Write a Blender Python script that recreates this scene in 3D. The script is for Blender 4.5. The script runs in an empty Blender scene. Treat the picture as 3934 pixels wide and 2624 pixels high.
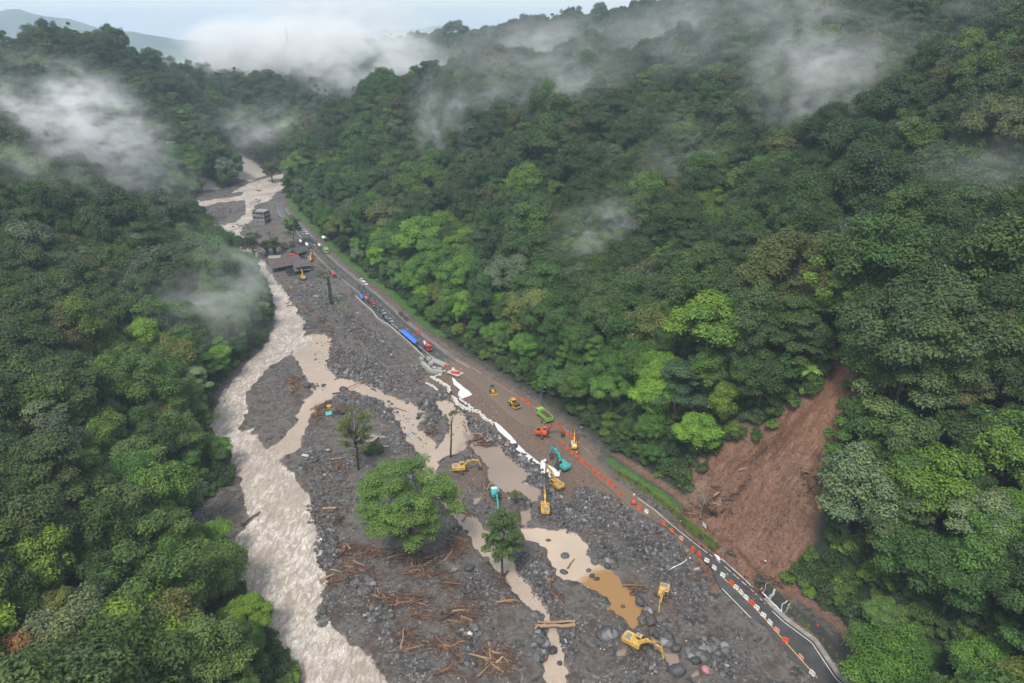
import bpy, bmesh, math, random
import numpy as np
from mathutils import Vector, Matrix, Euler
random.seed(7); RNG = np.random.default_rng(7)
sc = bpy.context.scene
col = sc.collection
R = math.radians

# ------------------------------------------------------------------ camera
H = 140.0; PITCH = R(24.8); FV = 1567.0; CXV, CYV = 1175.5, 784.0
SP, CP = math.sin(PITCH), math.cos(PITCH)
cam = bpy.data.cameras.new('camera'); camo = bpy.data.objects.new('camera', cam); col.objects.link(camo)
camo.location = (0, 0, H); camo.rotation_euler = (math.pi/2 - PITCH, 0, 0)
cam.sensor_fit = 'HORIZONTAL'; cam.angle = 2*math.atan(CXV/FV); cam.clip_start = 1; cam.clip_end = 60000
sc.camera = camo

# ------------------------------------------------------------------ sky, sun, exposure
SUN_EL, SUN_AZ = R(58), R(200)
w = bpy.data.worlds.new('World'); sc.world = w; w.use_nodes = True
nt = w.node_tree; nt.nodes.clear()
def N(t, typ, **kw):
    n = t.nodes.new(typ)
    for k, v in kw.items(): setattr(n, k, v)
    return n
wo = N(nt, 'ShaderNodeOutputWorld'); bg = N(nt, 'ShaderNodeBackground'); bg.inputs[1].default_value = 0.105
sky = N(nt, 'ShaderNodeTexSky', sky_type='NISHITA'); sky.sun_disc = False
sky.sun_elevation = SUN_EL; sky.sun_rotation = SUN_AZ; sky.altitude = 300; sky.air_density = 1.0; sky.dust_density = 2.0
tc = N(nt, 'ShaderNodeTexCoord')
mp = N(nt, 'ShaderNodeMapping'); mp.inputs['Scale'].default_value = (1.6, 1.6, 9.0)
ns = N(nt, 'ShaderNodeTexNoise'); ns.inputs['Scale'].default_value = 1.7; ns.inputs['Detail'].default_value = 7; ns.inputs['Roughness'].default_value = .55
rp = N(nt, 'ShaderNodeValToRGB'); rp.color_ramp.elements[0].position = .36; rp.color_ramp.elements[0].color = (.42,.42,.42,1)
rp.color_ramp.elements[1].position = .62; rp.color_ramp.elements[1].color = (1,1,1,1)
mx = N(nt, 'ShaderNodeMix', data_type='RGBA'); mx.inputs['B'].default_value = (3.85, 4.0, 4.08, 1)
nt.links.new(tc.outputs['Generated'], mp.inputs[0]); nt.links.new(mp.outputs[0], ns.inputs['Vector'])
nt.links.new(ns.outputs[0], rp.inputs[0]); nt.links.new(rp.outputs[0], mx.inputs['Factor'])
nt.links.new(sky.outputs[0], mx.inputs['A']); nt.links.new(mx.outputs['Result'], bg.inputs[0]); nt.links.new(bg.outputs[0], wo.inputs[0])
sl = bpy.data.lights.new('sun', 'SUN'); sl.energy = 1.5; sl.angle = R(14); sl.color = (1, .955, .87)
so = bpy.data.objects.new('sun', sl); col.objects.link(so)
# direction towards the sun for sky.sun_rotation (clockwise from +Y)
sd_ = Vector((math.sin(SUN_AZ)*math.cos(SUN_EL), math.cos(SUN_AZ)*math.cos(SUN_EL), math.sin(SUN_EL)))
so.rotation_euler = sd_.to_track_quat('Z', 'Y').to_euler()
sc.view_settings.view_transform = 'Standard'; sc.view_settings.look = 'None'; sc.view_settings.gamma = 1
sc.view_settings.use_curve_mapping = False; sc.view_settings.exposure = 1.27
cy = sc.cycles
cy.max_bounces = 5; cy.diffuse_bounces = 2; cy.glossy_bounces = 2; cy.transmission_bounces = 2; cy.transparent_max_bounces = 6
cy.volume_bounces = 3; cy.use_denoising = True; cy.caustics_reflective = False; cy.caustics_refractive = False
cy.volume_step_rate = 0.45; cy.volume_max_steps = 256

# ------------------------------------------------------------------ from the plan of the place
# source-photograph windows used to measure the plan: name -> (x0, y0, scale)
WIN = {'A':(600,600,.34028),'B':(900,900,.25521),'C':(1200,1100,.25521),'D':(1700,1350,.25521),'E':(1700,1650,.25521),
       'F':(2200,1750,.25521),'G':(2600,2050,.35072),'H':(1900,2050,.35072),'I':(1100,2000,.38271),'J':(1150,1450,.38259),
       'L':(700,1050,.38259),'M':(2500,1200,.57405),'N':(0,1600,.63776),'O':(0,0,.59549),'P':(1300,0,.59549),'Q':(2500,0,.60995)}
VS = 2351/3934
def V(k, x, y):
    x0, y0, s = WIN[k]; return ((x0+x*s)*VS, (y0+y*s)*VS)
def G(vx, vy, z=0.0):
    """survey point: where the sight line through (vx,vy) meets the level z"""
    a = (vx-CXV)/FV; b = (CYV-vy)/FV
    t = (z-H)/(-SP+b*CP); return np.array((a*t, (CP+b*SP)*t))
def GW(k, x, y, z=0.0): return G(*V(k, x, y), z)
def PD(vx, vy, d):
    a = (vx-CXV)/FV; b = (CYV-vy)/FV
    return (a*d, d*(CP+b*SP), H+d*(-SP+b*CP))

# ------------------------------------------------------------------ numeric helpers
def _hash(ix, iy, seed):
    h = (ix.astype(np.int64)*374761393 + iy.astype(np.int64)*668265263 + seed*144665) & 0xffffffff
    h = ((h ^ (h >> 13))*1274126177) & 0xffffffff
    return ((h ^ (h >> 16)) & 0xffff)/65535.0
def vnoise(x, y, seed=0):
    ix = np.floor(x); iy = np.floor(y); fx = x-ix; fy = y-iy
    fx = fx*fx*(3-2*fx); fy = fy*fy*(3-2*fy)
    a = _hash(ix, iy, seed); b = _hash(ix+1, iy, seed); c = _hash(ix, iy+1, seed); d = _hash(ix+1, iy+1, seed)
    return (a*(1-fx)+b*fx)*(1-fy)+(c*(1-fx)+d*fx)*fy
def fbm(x, y, oct=4, seed=0, gain=.5):
    s = 0; a = 1; t = 0
    for o in range(oct):
        s = s+a*(vnoise(x*2**o+17.3*o, y*2**o-9.1*o, seed+o)-.5); t += a; a *= gain
    return 2*s/t
def sstep(t): t = np.clip(t, 0, 1); return t*t*(3-2*t)
def dline(x, y, pts, wid=None, closed=False):
    """distance to a polyline (minus an interpolated half width)"""
    pts = np.asarray(pts, float); n = len(pts); best = np.full(np.shape(x), 1e9)
    for i in range(n if closed else n-1):
        a = pts[i]; b = pts[(i+1) % n]; d = b-a; L = d@d+1e-9
        t = np.clip(((x-a[0])*d[0]+(y-a[1])*d[1])/L, 0, 1)
        q = np.hypot(x-a[0]-t*d[0], y-a[1]-t*d[1])
        if wid is not None: q = q-(wid[i]*(1-t)+wid[(i+1) % n]*t)
        best = np.minimum(best, q)
    return best
def inside(x, y, poly):
    poly = np.asarray(poly, float); r = np.zeros(np.shape(x), bool); j = len(poly)-1
    for i in range(len(poly)):
        xi, yi = poly[i]; xj, yj = poly[j]
        c = ((yi > y) != (yj > y)) & (x < (xj-xi)*(y-yi)/(yj-yi+1e-12)+xi)
        r ^= c; j = i
    return r
def sdpoly(x, y, poly):
    d = dline(x, y, poly, closed=True); return np.where(inside(x, y, poly), -d, d)

# ------------------------------------------------------------------ mesh helpers
def raw_mesh(name, verts, faces, smooth=False):
    verts = np.asarray(verts, np.float32); faces = np.asarray(faces, np.int32); k = faces.shape[1]; n = len(faces)
    me = bpy.data.meshes.new(name); me.vertices.add(len(verts)); me.vertices.foreach_set('co', verts.ravel())
    me.loops.add(n*k); me.loops.foreach_set('vertex_index', faces.ravel())
    me.polygons.add(n); me.polygons.foreach_set('loop_start', np.arange(0, n*k, k, dtype=np.int32))
    me.polygons.foreach_set('use_smooth', np.full(n, smooth))
    me.update(calc_edges=True); return me
def add_color(me, name, rgba):
    a = me.color_attributes.new(name, 'FLOAT_COLOR', 'POINT'); a.data.foreach_set('color', np.asarray(rgba, np.float32).ravel())
def obj(name, data, m=None, parent=None, loc=None, rz=0.0):
    o = bpy.data.objects.new(name, data); col.objects.link(o)
    if m is not None and data is not None and len(data.materials) == 0: data.materials.append(m)
    if parent is not None: o.parent = parent
    if loc is not None: o.location = loc
    if rz: o.rotation_euler = (0, 0, rz)
    return o
def tag(o, label=None, cat=None, group=None, kind=None):
    if label: o['label'] = label
    if cat: o['category'] = cat
    if group: o['group'] = group
    if kind: o['kind'] = kind
    return o
def thing(name, label, cat, loc=(0,0,0), rz=0.0, group=None):
    o = bpy.data.objects.new(name, None); col.objects.link(o); o.location = loc; o.rotation_euler = (0,0,rz)
    o.empty_display_size = .5
    return tag(o, label, cat, group)

# ------------------------------------------------------------------ material helper
def material(name):
    m = bpy.data.materials.new(name); m.use_nodes = True; t = m.node_tree
    return m, t, t.nodes['Principled BSDF']
def noise(t, scale, detail=4, rough=.55, vec=None, dist=0):
    n = N(t, 'ShaderNodeTexNoise'); n.inputs['Scale'].default_value = scale; n.inputs['Detail'].default_value = detail
    n.inputs['Roughness'].default_value = rough; n.inputs['Distortion'].default_value = dist
    if vec is not None: t.links.new(vec, n.inputs['Vector'])
    return n
def ramp(t, fac, stops):
    r = N(t, 'ShaderNodeValToRGB'); cr = r.color_ramp
    while len(cr.elements) < len(stops): cr.elements.new(.5)
    for e, (p, c) in zip(cr.elements, stops):
        e.position = p; e.color = (*c, 1) if len(c) == 3 else c
    t.links.new(fac, r.inputs[0]); return r.outputs[0]
def mixc(t, fac, a, b, mode='MIX'):
    m = N(t, 'ShaderNodeMix', data_type='RGBA', blend_type=mode)
    for s, v in (('Factor', fac), ('A', a), ('B', b)):
        if isinstance(v, (int, float)): m.inputs[s].default_value = v
        elif isinstance(v, tuple): m.inputs[s].default_value = (*v, 1)
        else: t.links.new(v, m.inputs[s])
    return m.outputs['Result']
def bump(t, h, strength, dist, bs):
    b = N(t, 'ShaderNodeBump'); b.inputs['Strength'].default_value = strength; b.inputs['Distance'].default_value = dist
    t.links.new(h, b.inputs['Height']); t.links.new(b.outputs[0], bs.inputs['Normal'])
def wcoord(t):
    g = N(t, 'ShaderNodeNewGeometry'); return g.outputs['Position']
def simple(name, c, rough=.6, metal=0, var=.12, scale=2.0, coat=0):
    m, t, b = material(name); tcn = N(t, 'ShaderNodeTexCoord')
    n = noise(t, scale, 5, .6, tcn.outputs['Object'])
    lo = tuple(max(0, v*(1-var)) for v in c); hi = tuple(min(1, v*(1+var)) for v in c)
    t.links.new(ramp(t, n.outputs[0], [(.3, lo), (.7, hi)]), b.inputs['Base Color'])
    b.inputs['Roughness'].default_value = rough; b.inputs['Metallic'].default_value = metal
    if coat: b.inputs['Coat Weight'].default_value = coat
    return m
# ================================================================== TERRAIN
ROAD_Z = 3.0; WATER_Z = -0.5
def pairs(lst, z=0.0):
    c = []; wd = []
    for l, r in lst:
        a = G(*l, z); b = G(*r, z); c.append((a+b)/2); wd.append(np.linalg.norm(a-b)/2)
    return np.array(c), np.array(wd)
RIVER = pairs([((680,1640),(905,1640)),((690,1568),(875,1568)),((688,1540),(840,1540)),((612,1420),(735,1430)),((562,1330),(752,1332)),((535,1245),(735,1265)),((572,1180),(722,1190)),
  ((560,1110),(682,1115)),((530,1050),(622,1040)),((500,1005),(583,1000)),((487,952),(568,960)),((510,902),(575,890)),((555,845),(625,832)),
  ((612,790),(700,780)),((630,740),(697,745)),((632,700),(678,703)),((612,650),(642,650)),((570,600),(606,600)),((500,545),(558,545)),
  ((432,500),(482,507)),((424,475),(462,470)),((480,453),(520,468)),((560,436),(592,455)),((598,415),(630,434)),((640,400),(666,411)),((700,388),(715,398))])
RIVER_B = pairs([((583,440),(612,450)),((556,478),(590,487)),((520,520),(552,526)),((500,545),(540,552))])
CHAN_1 = pairs([((690,770),(742,800)),((690,835),(752,838)),((705,880),(775,872)),((715,900),(790,892)),((692,922),(728,935)),((674,970),(708,970)),((625,1030),(690,1020)),((585,1040),(650,1050))])
CHAN_2 = pairs([((770,895),(790,866)),((830,902),(848,881)),((861,919),(888,903)),((907,944),(939,919)),((905,965),(975,940)),((918,985),(960,975)),((930,1008),(985,1000)),((965,1030),(1010,1040))])
CHAN_3 = pairs([((1000,925),(1040,925)),((1020,955),(1068,952)),((1035,980),(1080,985)),((1010,1030),(1070,1010)),((985,1040),(1010,1055)),((970,1070),(1000,1080)),((985,1130),(1020,1120)),((1035,1170),(1062,1155)),
   ((1060,1210),(1105,1200)),((1095,1250),(1150,1250)),((1130,1290),(1180,1300)),((1197,1370),(1240,1370)),((1235,1412),(1264,1408)),((1252,1447),(1286,1447)),((1250,1477),(1300,1477)),((1247,1520),(1304,1520)),((1244,1568),(1312,1568)),((1240,1640),(1325,1640))])
def polyw(k, pts, z=0.0): return np.array([GW(k, x, y, z) for x, y in pts])
POOL_MAIN = polyw('H', [(330,70),(300,-60),(480,-90),(620,-60),(780,-75),(900,-20),(960,30),(1050,130),(1045,230),(1090,290),(1260,370),(1400,500),(1460,600),(1540,700),(1530,780),(1640,850),(1660,930),(1500,1000),(1380,940),(1250,820),(1230,730),(1000,570),(850,510),(740,520),(690,470),(640,400),(585,300),(565,180),(480,110)])
POOL_UP = polyw('E', [(330,-120),(420,230),(480,330),(610,500),(660,640),(720,800),(760,850),(880,880),(960,990),(1100,900),(1200,1000),(1330,1080),(1440,1060),(1480,960),(1450,830),(1330,800),(1180,790),(1330,690),(1340,640),(1230,520),(1120,470),(1060,400),(940,330),(900,230),(830,200),(640,250),(560,200),(500,100)])
POOL_SMALL = [polyw('E', [(430,1010),(560,1010),(560,1080),(480,1110)]), polyw('E', [(1170,1220),(1330,1180),(1360,1330),(1260,1420),(1180,1420)]),
   polyw('H', [(1330,1270),(1420,1250),(1430,1320),(1340,1350)]), polyw('H', [(1700,1040),(1760,1100),(1880,1250),(2000,1330),(2040,1420),(1920,1450),(1830,1330),(1740,1200)]),
   polyw('H', [(1730,920),(1830,900),(1870,990),(1770,970)]), polyw('H', [(1080,900),(1180,890),(1200,1000),(1120,980)]),
   polyw('H', [(1640,1480),(1720,1350),(1790,1420),(1760,1500)]), polyw('H', [(2100,1500),(2230,1510),(2200,1600),(2080,1600)]),
   polyw('I', [(1620,480),(1740,450),(1740,490),(1640,505)]), polyw('I', [(1560,350),(1640,300),(1640,340)])]
ISLANDS = [polyw('L', [(900,910),(1150,960),(1200,1050),(1330,1130),(1200,1200),(1190,1270),(1110,1380),(1100,1500),(960,1540),(900,1600),(700,1560),(560,1560),(640,1420),(730,1350),(640,1260),(640,1190),(760,1100),(860,1040)]),
   polyw('A', [(470,610),(700,520),(980,500),(1010,650),(880,740),(720,770),(560,720),(480,660)]),
   polyw('A', [(480,470),(700,430),(980,400),(960,440),(720,470),(520,500)])]
RR = [(1975,1600),(1923,1554),(1868,1472),(1805,1426),(1774,1397),(1734,1355),(1700,1326),(1654,1286),(1608,1252),(1551,1207),(1506,1168),(1460,1136),(1425,1111),(1403,1096),(1373,1063),(1351,1039),(1298,987),(1222,933),(1153,889),(1085,846),(1031,814),(967,764),(934,738),(911,715),(870,679),(820,641),(782,611),(757,588),(736,564),(704,529),(672,501),(658,480),(648,462)]
RL = [(1905,1600),(1864,1554),(1814,1510),(1780,1466),(1753,1435),(1727,1422),(1688,1388),(1657,1351),(1645,1325),(1627,1292),(1606,1277),(1574,1252),(1540,1217),(1506,1198),(1490,1188),(1452,1168),(1428,1148),(1408,1128),(1383,1107),(1361,1087),(1336,1065),(1298,1022),(1232,981),(1200,975),(1168,953),(1146,933),(1107,898),(1066,863),(1053,859),(1022,845),(976,824),(938,787),(893,749),(868,734),(855,716),(836,700),(817,682),(800,653),(773,629),(748,599),(714,566),(684,538),(655,513),(643,499),(636,479),(630,462)]
RRW = np.array([G(*p, ROAD_Z) for p in RR]); RLW = np.array([G(*p, ROAD_Z) for p in RL])
ROADPOLY = np.vstack([RRW, RLW[::-1]])
LBANK = [(560,2100),(640,1700),(690,1568),(600,1420),(548,1330),(500,1240),(470,1180),(540,1110),(520,1050),(488,1005),(478,952),(498,902),(545,845),(605,790),(622,740),(626,700),(600,650),(560,600),(490,545),(425,500),(415,475),(470,447),(550,430),(590,408),(635,394),(700,382),(760,370)]
RBANK2 = [(760,385),(690,402),(668,420),(660,450)]
FLOOR = np.vstack([[G(*p) for p in LBANK], [G(*p) for p in RBANK2], RRW[::-1], [G(2200,2100)]])
SCAR = np.array([PD(x, y, d)[:2] for x, y, d in [(1590,1215,193),(1560,1150,203),(1600,1060,215),(1640,1010,218),(1720,960,212),(1800,925,206),(1880,890,203),(1920,800,206),(1985,865,190),(1960,900,192),(1945,950,188),(1925,1060,180),(1900,1130,176),(1860,1200,172),(1830,1300,168),(1790,1330,168),(1720,1290,174),(1650,1250,182)]])
# canopy control points: (view x, view y, depth); the forest floor lies below them
CAN = [(0,1568,128),(300,1568,142),(150,1400,145),(0,1200,165),(300,1200,184),(420,1300,182),(0,1050,187),(0,900,212),(300,900,236),(150,800,240),(0,700,258),(300,700,292),(450,750,292),(560,650,335),(400,620,325),(200,500,345),(430,575,395),(330,500,420),(0,450,335),(0,250,430),(200,330,440),(350,400,490),
 (125,82,690),(199,86,700),(249,108,715),(285,124,720),(320,138,725),(356,154,735),(374,166,740),(89,98,680),(36,106,675),(18,132,660),(0,148,650),(125,125,860),(200,130,860),(285,150,860),(36,150,860),(430,250,690),(250,250,640),(500,175,900),(600,195,900),(700,205,920),(800,190,960),(600,270,815),(700,300,790),
 (670,380,622),(760,280,622),(850,205,640),(950,178,665),(1050,178,690),(830,100,1050),(1000,85,1050),(1250,60,980),(1500,32,860),(1700,8,760),(2000,-40,600),(2351,-60,420),
 (1000,400,480),(1000,250,575),(1300,200,565),(1300,400,425),(1300,600,330),(1150,550,375),(900,420,505),(1500,300,435),(1500,100,650),(1700,500,292),(1700,800,212),(1500,900,222),(1500,700,262),(2000,600,232),(2000,300,325),(2000,100,455),(2351,100,335),(2351,400,242),(2351,784,172),(2351,1100,147),(2351,1568,128),(2100,1300,153),(2100,1450,143),(2050,1000,174),(1750,250,420),(2200,800,182),(2200,200,300),(1750,950,205),(1650,900,214)]
cp_ = [(*PD(*c)[:2], PD(*c)[2]-(15.5 if c[2] < 450 else 20.5)) for c in CAN]
# bare slope points
for v in [(1600,1080,212),(1700,1100,199),(1760,1010,203),(1860,950,198),(1935,830,199),(1800,1150,186),(1720,1220,184),(1850,1080,189),(1960,900,192)]:
    cp_.append(PD(*v))
for p in [(-60,60),(-75,85),(-52,115)]: cp_.append((*p, 1.0))
lbw = np.array([G(*p) for p in LBANK])
for p in lbw[1:]: cp_.append((p[0]-4, p[1]+1, 1.0))
tdir = np.array((.86,.51))
for p in RRW[::2]: cp_.append((*(p+tdir*5), 4.0))
cp_ += [(-640,760,60),(-640,620,75),(-900,300,110),(-900,800,40),(-700,100,110),(-300,0,90),(-150,20,40),(300,50,150),(500,300,230),(600,700,230),(450,1100,190),(900,400,260),(120,30,40),
        (-600,1500,-70),(-200,1600,-60),(-350,1250,-10),(-700,1150,-20),(200,1600,20),(700,1500,120),(-1200,1400,-70),(-350,850,20),(-150,820,15),(-60,860,40),(-150,950,60)]
CPT = np.array(cp_)
def _rbf():
    P = CPT[:, :2]; d = np.hypot(P[:,None,0]-P[None,:,0], P[:,None,1]-P[None,:,1])
    n = len(P); A = np.zeros((n+3, n+3)); A[:n,:n] = d - 3*np.eye(n); A[:n,n] = 1; A[:n,n+1:] = P/1000; A[n,:n] = 1; A[n+1:,:n] = P.T/1000
    return np.linalg.solve(A, np.concatenate([CPT[:,2], np.zeros(3)]))
_W = _rbf()
def hill_z(x, y):
    z = _W[len(CPT)] + _W[len(CPT)+1]*x/1000 + _W[len(CPT)+2]*y/1000
    for (px, py, _), wt in zip(CPT, _W): z = z + wt*np.hypot(x-px, y-py)
    return z
def masks(x, y):
    """distances that describe the place at (x,y)"""
    m = {}
    m['floor'] = sdpoly(x, y, FLOOR); m['road'] = sdpoly(x, y, ROADPOLY)
    m['rl'] = dline(x, y, RLW); m['rr'] = dline(x, y, RRW); m['scar'] = sdpoly(x, y, SCAR)
    wv = [dline(x, y, *RIVER), dline(x, y, *RIVER_B), dline(x, y, *CHAN_1), dline(x, y, *CHAN_2), dline(x, y, *CHAN_3), sdpoly(x, y, POOL_MAIN), sdpoly(x, y, POOL_UP)]
    wv += [sdpoly(x, y, p) for p in POOL_SMALL]
    m['wat_each'] = wv; wd = wv[0]
    for q in wv[1:]: wd = np.minimum(wd, q)
    isl = np.minimum(np.minimum(sdpoly(x, y, ISLANDS[0]), sdpoly(x, y, ISLANDS[1])), sdpoly(x, y, ISLANDS[2]))
    m['wat'] = np.maximum(wd, -isl); m['isl'] = isl
    return m
def ground_z(x, y, m=None):
    x = np.asarray(x, float); y = np.asarray(y, float)
    if m is None: m = masks(x, y)
    n1 = fbm(x/5.0, y/5.0, 4, 3); n2 = fbm(x/22, y/22, 3, 11); n3 = fbm(x/1.7, y/1.7, 2, 23)
    bed = .32 + .46*n1 + .45*n2 + .12*n3
    wd = m['wat'] + 2.0*fbm(x/3.2, y/3.2, 4, 31, .6)
    bed = bed - 1.35*sstep((1.2-wd)/3.0)*(1+.15*n1)
    # ---- embankment on the river side
    left = m['rl'] < m['rr']
    W = np.interp(y, [100,150,190,205,255,266,272,368,380,430,560], [3.0,3.5,5,12,11,7,1.2,1.2,16,24,16])
    dl = np.where(m['road'] > 0, m['rl'], 0)
    emb = ROAD_Z - .25*sstep(dl/.6) - (ROAD_Z-.45)*np.clip(dl/W, 0, 1)**.85 + .12*n1*np.clip(dl, 0, 1)
    bedl = np.where(dl < W, np.maximum(bed, emb), bed)
    z = np.where(left, bedl, bed)
    # ---- hill
    hz = hill_z(x, y) + 5.0*fbm(x/40, y/40, 3, 41)*sstep(m['floor']/40)
    # left / far side rise
    df = m['floor']
    zl = z + np.maximum(hz-z, 0)*sstep((df-1)/16) + np.clip(df, 0, 3)*.35
    # right side profile beyond the road
    dr = m['rr']
    wall_h = np.interp(y, [100,128,140,152,190,200,215,260,500], [3.2,3.0,3.0,3.3,3.3,1.6,1.0,.9,.8])
    wall_w = np.interp(y, [100,140,150,195,205,260], [2.2,1.6,.5,.5,2.5,3.0])
    off = np.interp(y, [100,150,195,205], [1.2,1.4,1.6,1.2])
    prof = ROAD_Z-.05 + wall_h*sstep((dr-off)/wall_w) + np.maximum(dr-off-wall_w-4.5, 0)*.30 + .12*n1*sstep((dr-1)/2)
    zr = prof + np.maximum(hz-prof, 0)*sstep((dr-6)/15)
    right_out = (m['road'] > 0) & (~left) & (df > -1)
    near_r = (dr < 60) & right_out & (y < 640)
    z = np.where(df > 0, np.where(near_r, zr, zl), z)
    # slip scar: ridged debris
    scar = sstep((1.5-m['scar'])/4)
    uu = x*.51-y*.86 + 3*fbm(x/14, y/14, 2, 57); ww = x*.86+y*.51      # across and up the fall line
    z = z + scar*(1.5*fbm(uu/4.5, ww/15, 4, 51, .6) + 2.0*fbm(x/7, y/7, 3, 53) + .8*fbm(x/1.8, y/1.8, 3, 54) - 1.6)
    z = np.where(m['road'] <= 0, ROAD_Z-.06, z)
    return z
# polar sheet around the foot of the camera
NA, NR = 500, 680
ang = np.linspace(R(-56), R(56), NA); rad = 62*np.exp(np.linspace(0, math.log(1900/62), NR))
AA, RD = np.meshgrid(ang, rad); GX = (RD*np.sin(AA)).ravel(); GY = (RD*np.cos(AA)).ravel()
GM = masks(GX, GY); GZ = ground_z(GX, GY, GM)
idx = np.arange(NA*NR).reshape(NR, NA)
GF = np.stack([idx[:-1,:-1].ravel(), idx[:-1,1:].ravel(), idx[1:,1:].ravel(), idx[1:,:-1].ravel()], 1)
# soil classes: R brown fill, G forest floor, B slip scar, A grass
left = GM['rl'] < GM['rr']
fillm = sstep((14-GM['rl'])/2.5)*((GY > 176) & (GY < 268)) * left * (GM['floor'] < 0)
fillm = np.maximum(fillm, ((GM['road'] <= .5) & (GY > 190) & (GY < 262))*1.0)
# dug brown earth on the bed
for (k, px, py, rr_) in [('H',1900,700,7),('H',1500,1200,4),('E',450,650,8),('E',300,850,5),('A',1800,1200,7),('E',1900,750,7),('E',2000,900,6),('H',1250,880,4),('E',800,1000,6),('H',1150,1100,3.5)]:
    c = GW(k, px, py, .5); fillm = np.maximum(fillm, .8*sstep((rr_+2.5*fbm(GX/3, GY/3, 3, 77)-np.hypot(GX-c[0], GY-c[1]))/3))
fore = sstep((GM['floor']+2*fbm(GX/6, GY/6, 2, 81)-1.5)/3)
scarm = sstep((2+3*fbm(GX/5, GY/5, 3, 83)-GM['scar'])/3)
# bare cliffs by the far bend and mud by the bank
for (vx, vy, d, rr_) in [(575,370,690,26),(550,345,700,22),(600,400,690,18),(470,425,640,14),(500,1185,216,9),(530,1150,222,7),(515,1215,208,7)]:
    p = PD(vx, vy, d); scarm = np.maximum(scarm, 0) ; fore = fore*(1-sstep((rr_+.25*rr_*fbm(GX/8, GY/8, 3, 85)-np.hypot(GX-p[0], GY-p[1]))/3))
dr_ = GM['rr']
grass = ((~left) & (GM['floor'] > -1))*sstep((dr_-1.9)/.6)*sstep((5.2-dr_)/1.0)*((GY > 148) & (GY < 196))
grass = np.maximum(grass, ((~left) & (GM['floor'] > 0))*sstep((dr_-3.5)/1.5)*sstep((10-dr_)/2)*(GY > 300)*.9)
path = ((~left) & (GM['floor'] > 0))*sstep((dr_-5.4)/.5)*sstep((8.4-dr_)/.5)*(GY < 200)
verge = ((~left) & (GM['floor'] > -1))*sstep((3.5-dr_)/1)*(GY > 200)
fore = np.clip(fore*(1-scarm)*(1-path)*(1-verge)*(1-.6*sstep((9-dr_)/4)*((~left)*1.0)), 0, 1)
scarm = np.maximum(scarm, np.maximum(path*.85, verge*.45))
pale = np.zeros_like(GX)
for (vx, vy, d, rr_) in [(575,370,690,26),(550,345,700,22),(600,400,690,18),(470,425,640,14)]:
    p = PD(vx, vy, d); pale = np.maximum(pale, sstep((rr_+.25*rr_*fbm(GX/8, GY/8, 3, 85)-np.hypot(GX-p[0], GY-p[1]))/3)*(GM['floor'] > -2))
scarm = np.maximum(scarm, pale); fillm = np.maximum(fillm, pale)
GCOL = np.stack([np.clip(fillm*(1-fore), 0, 1), fore, np.clip(scarm, 0, 1), np.clip(grass*(1-scarm), 0, 1)], 1)

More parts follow.
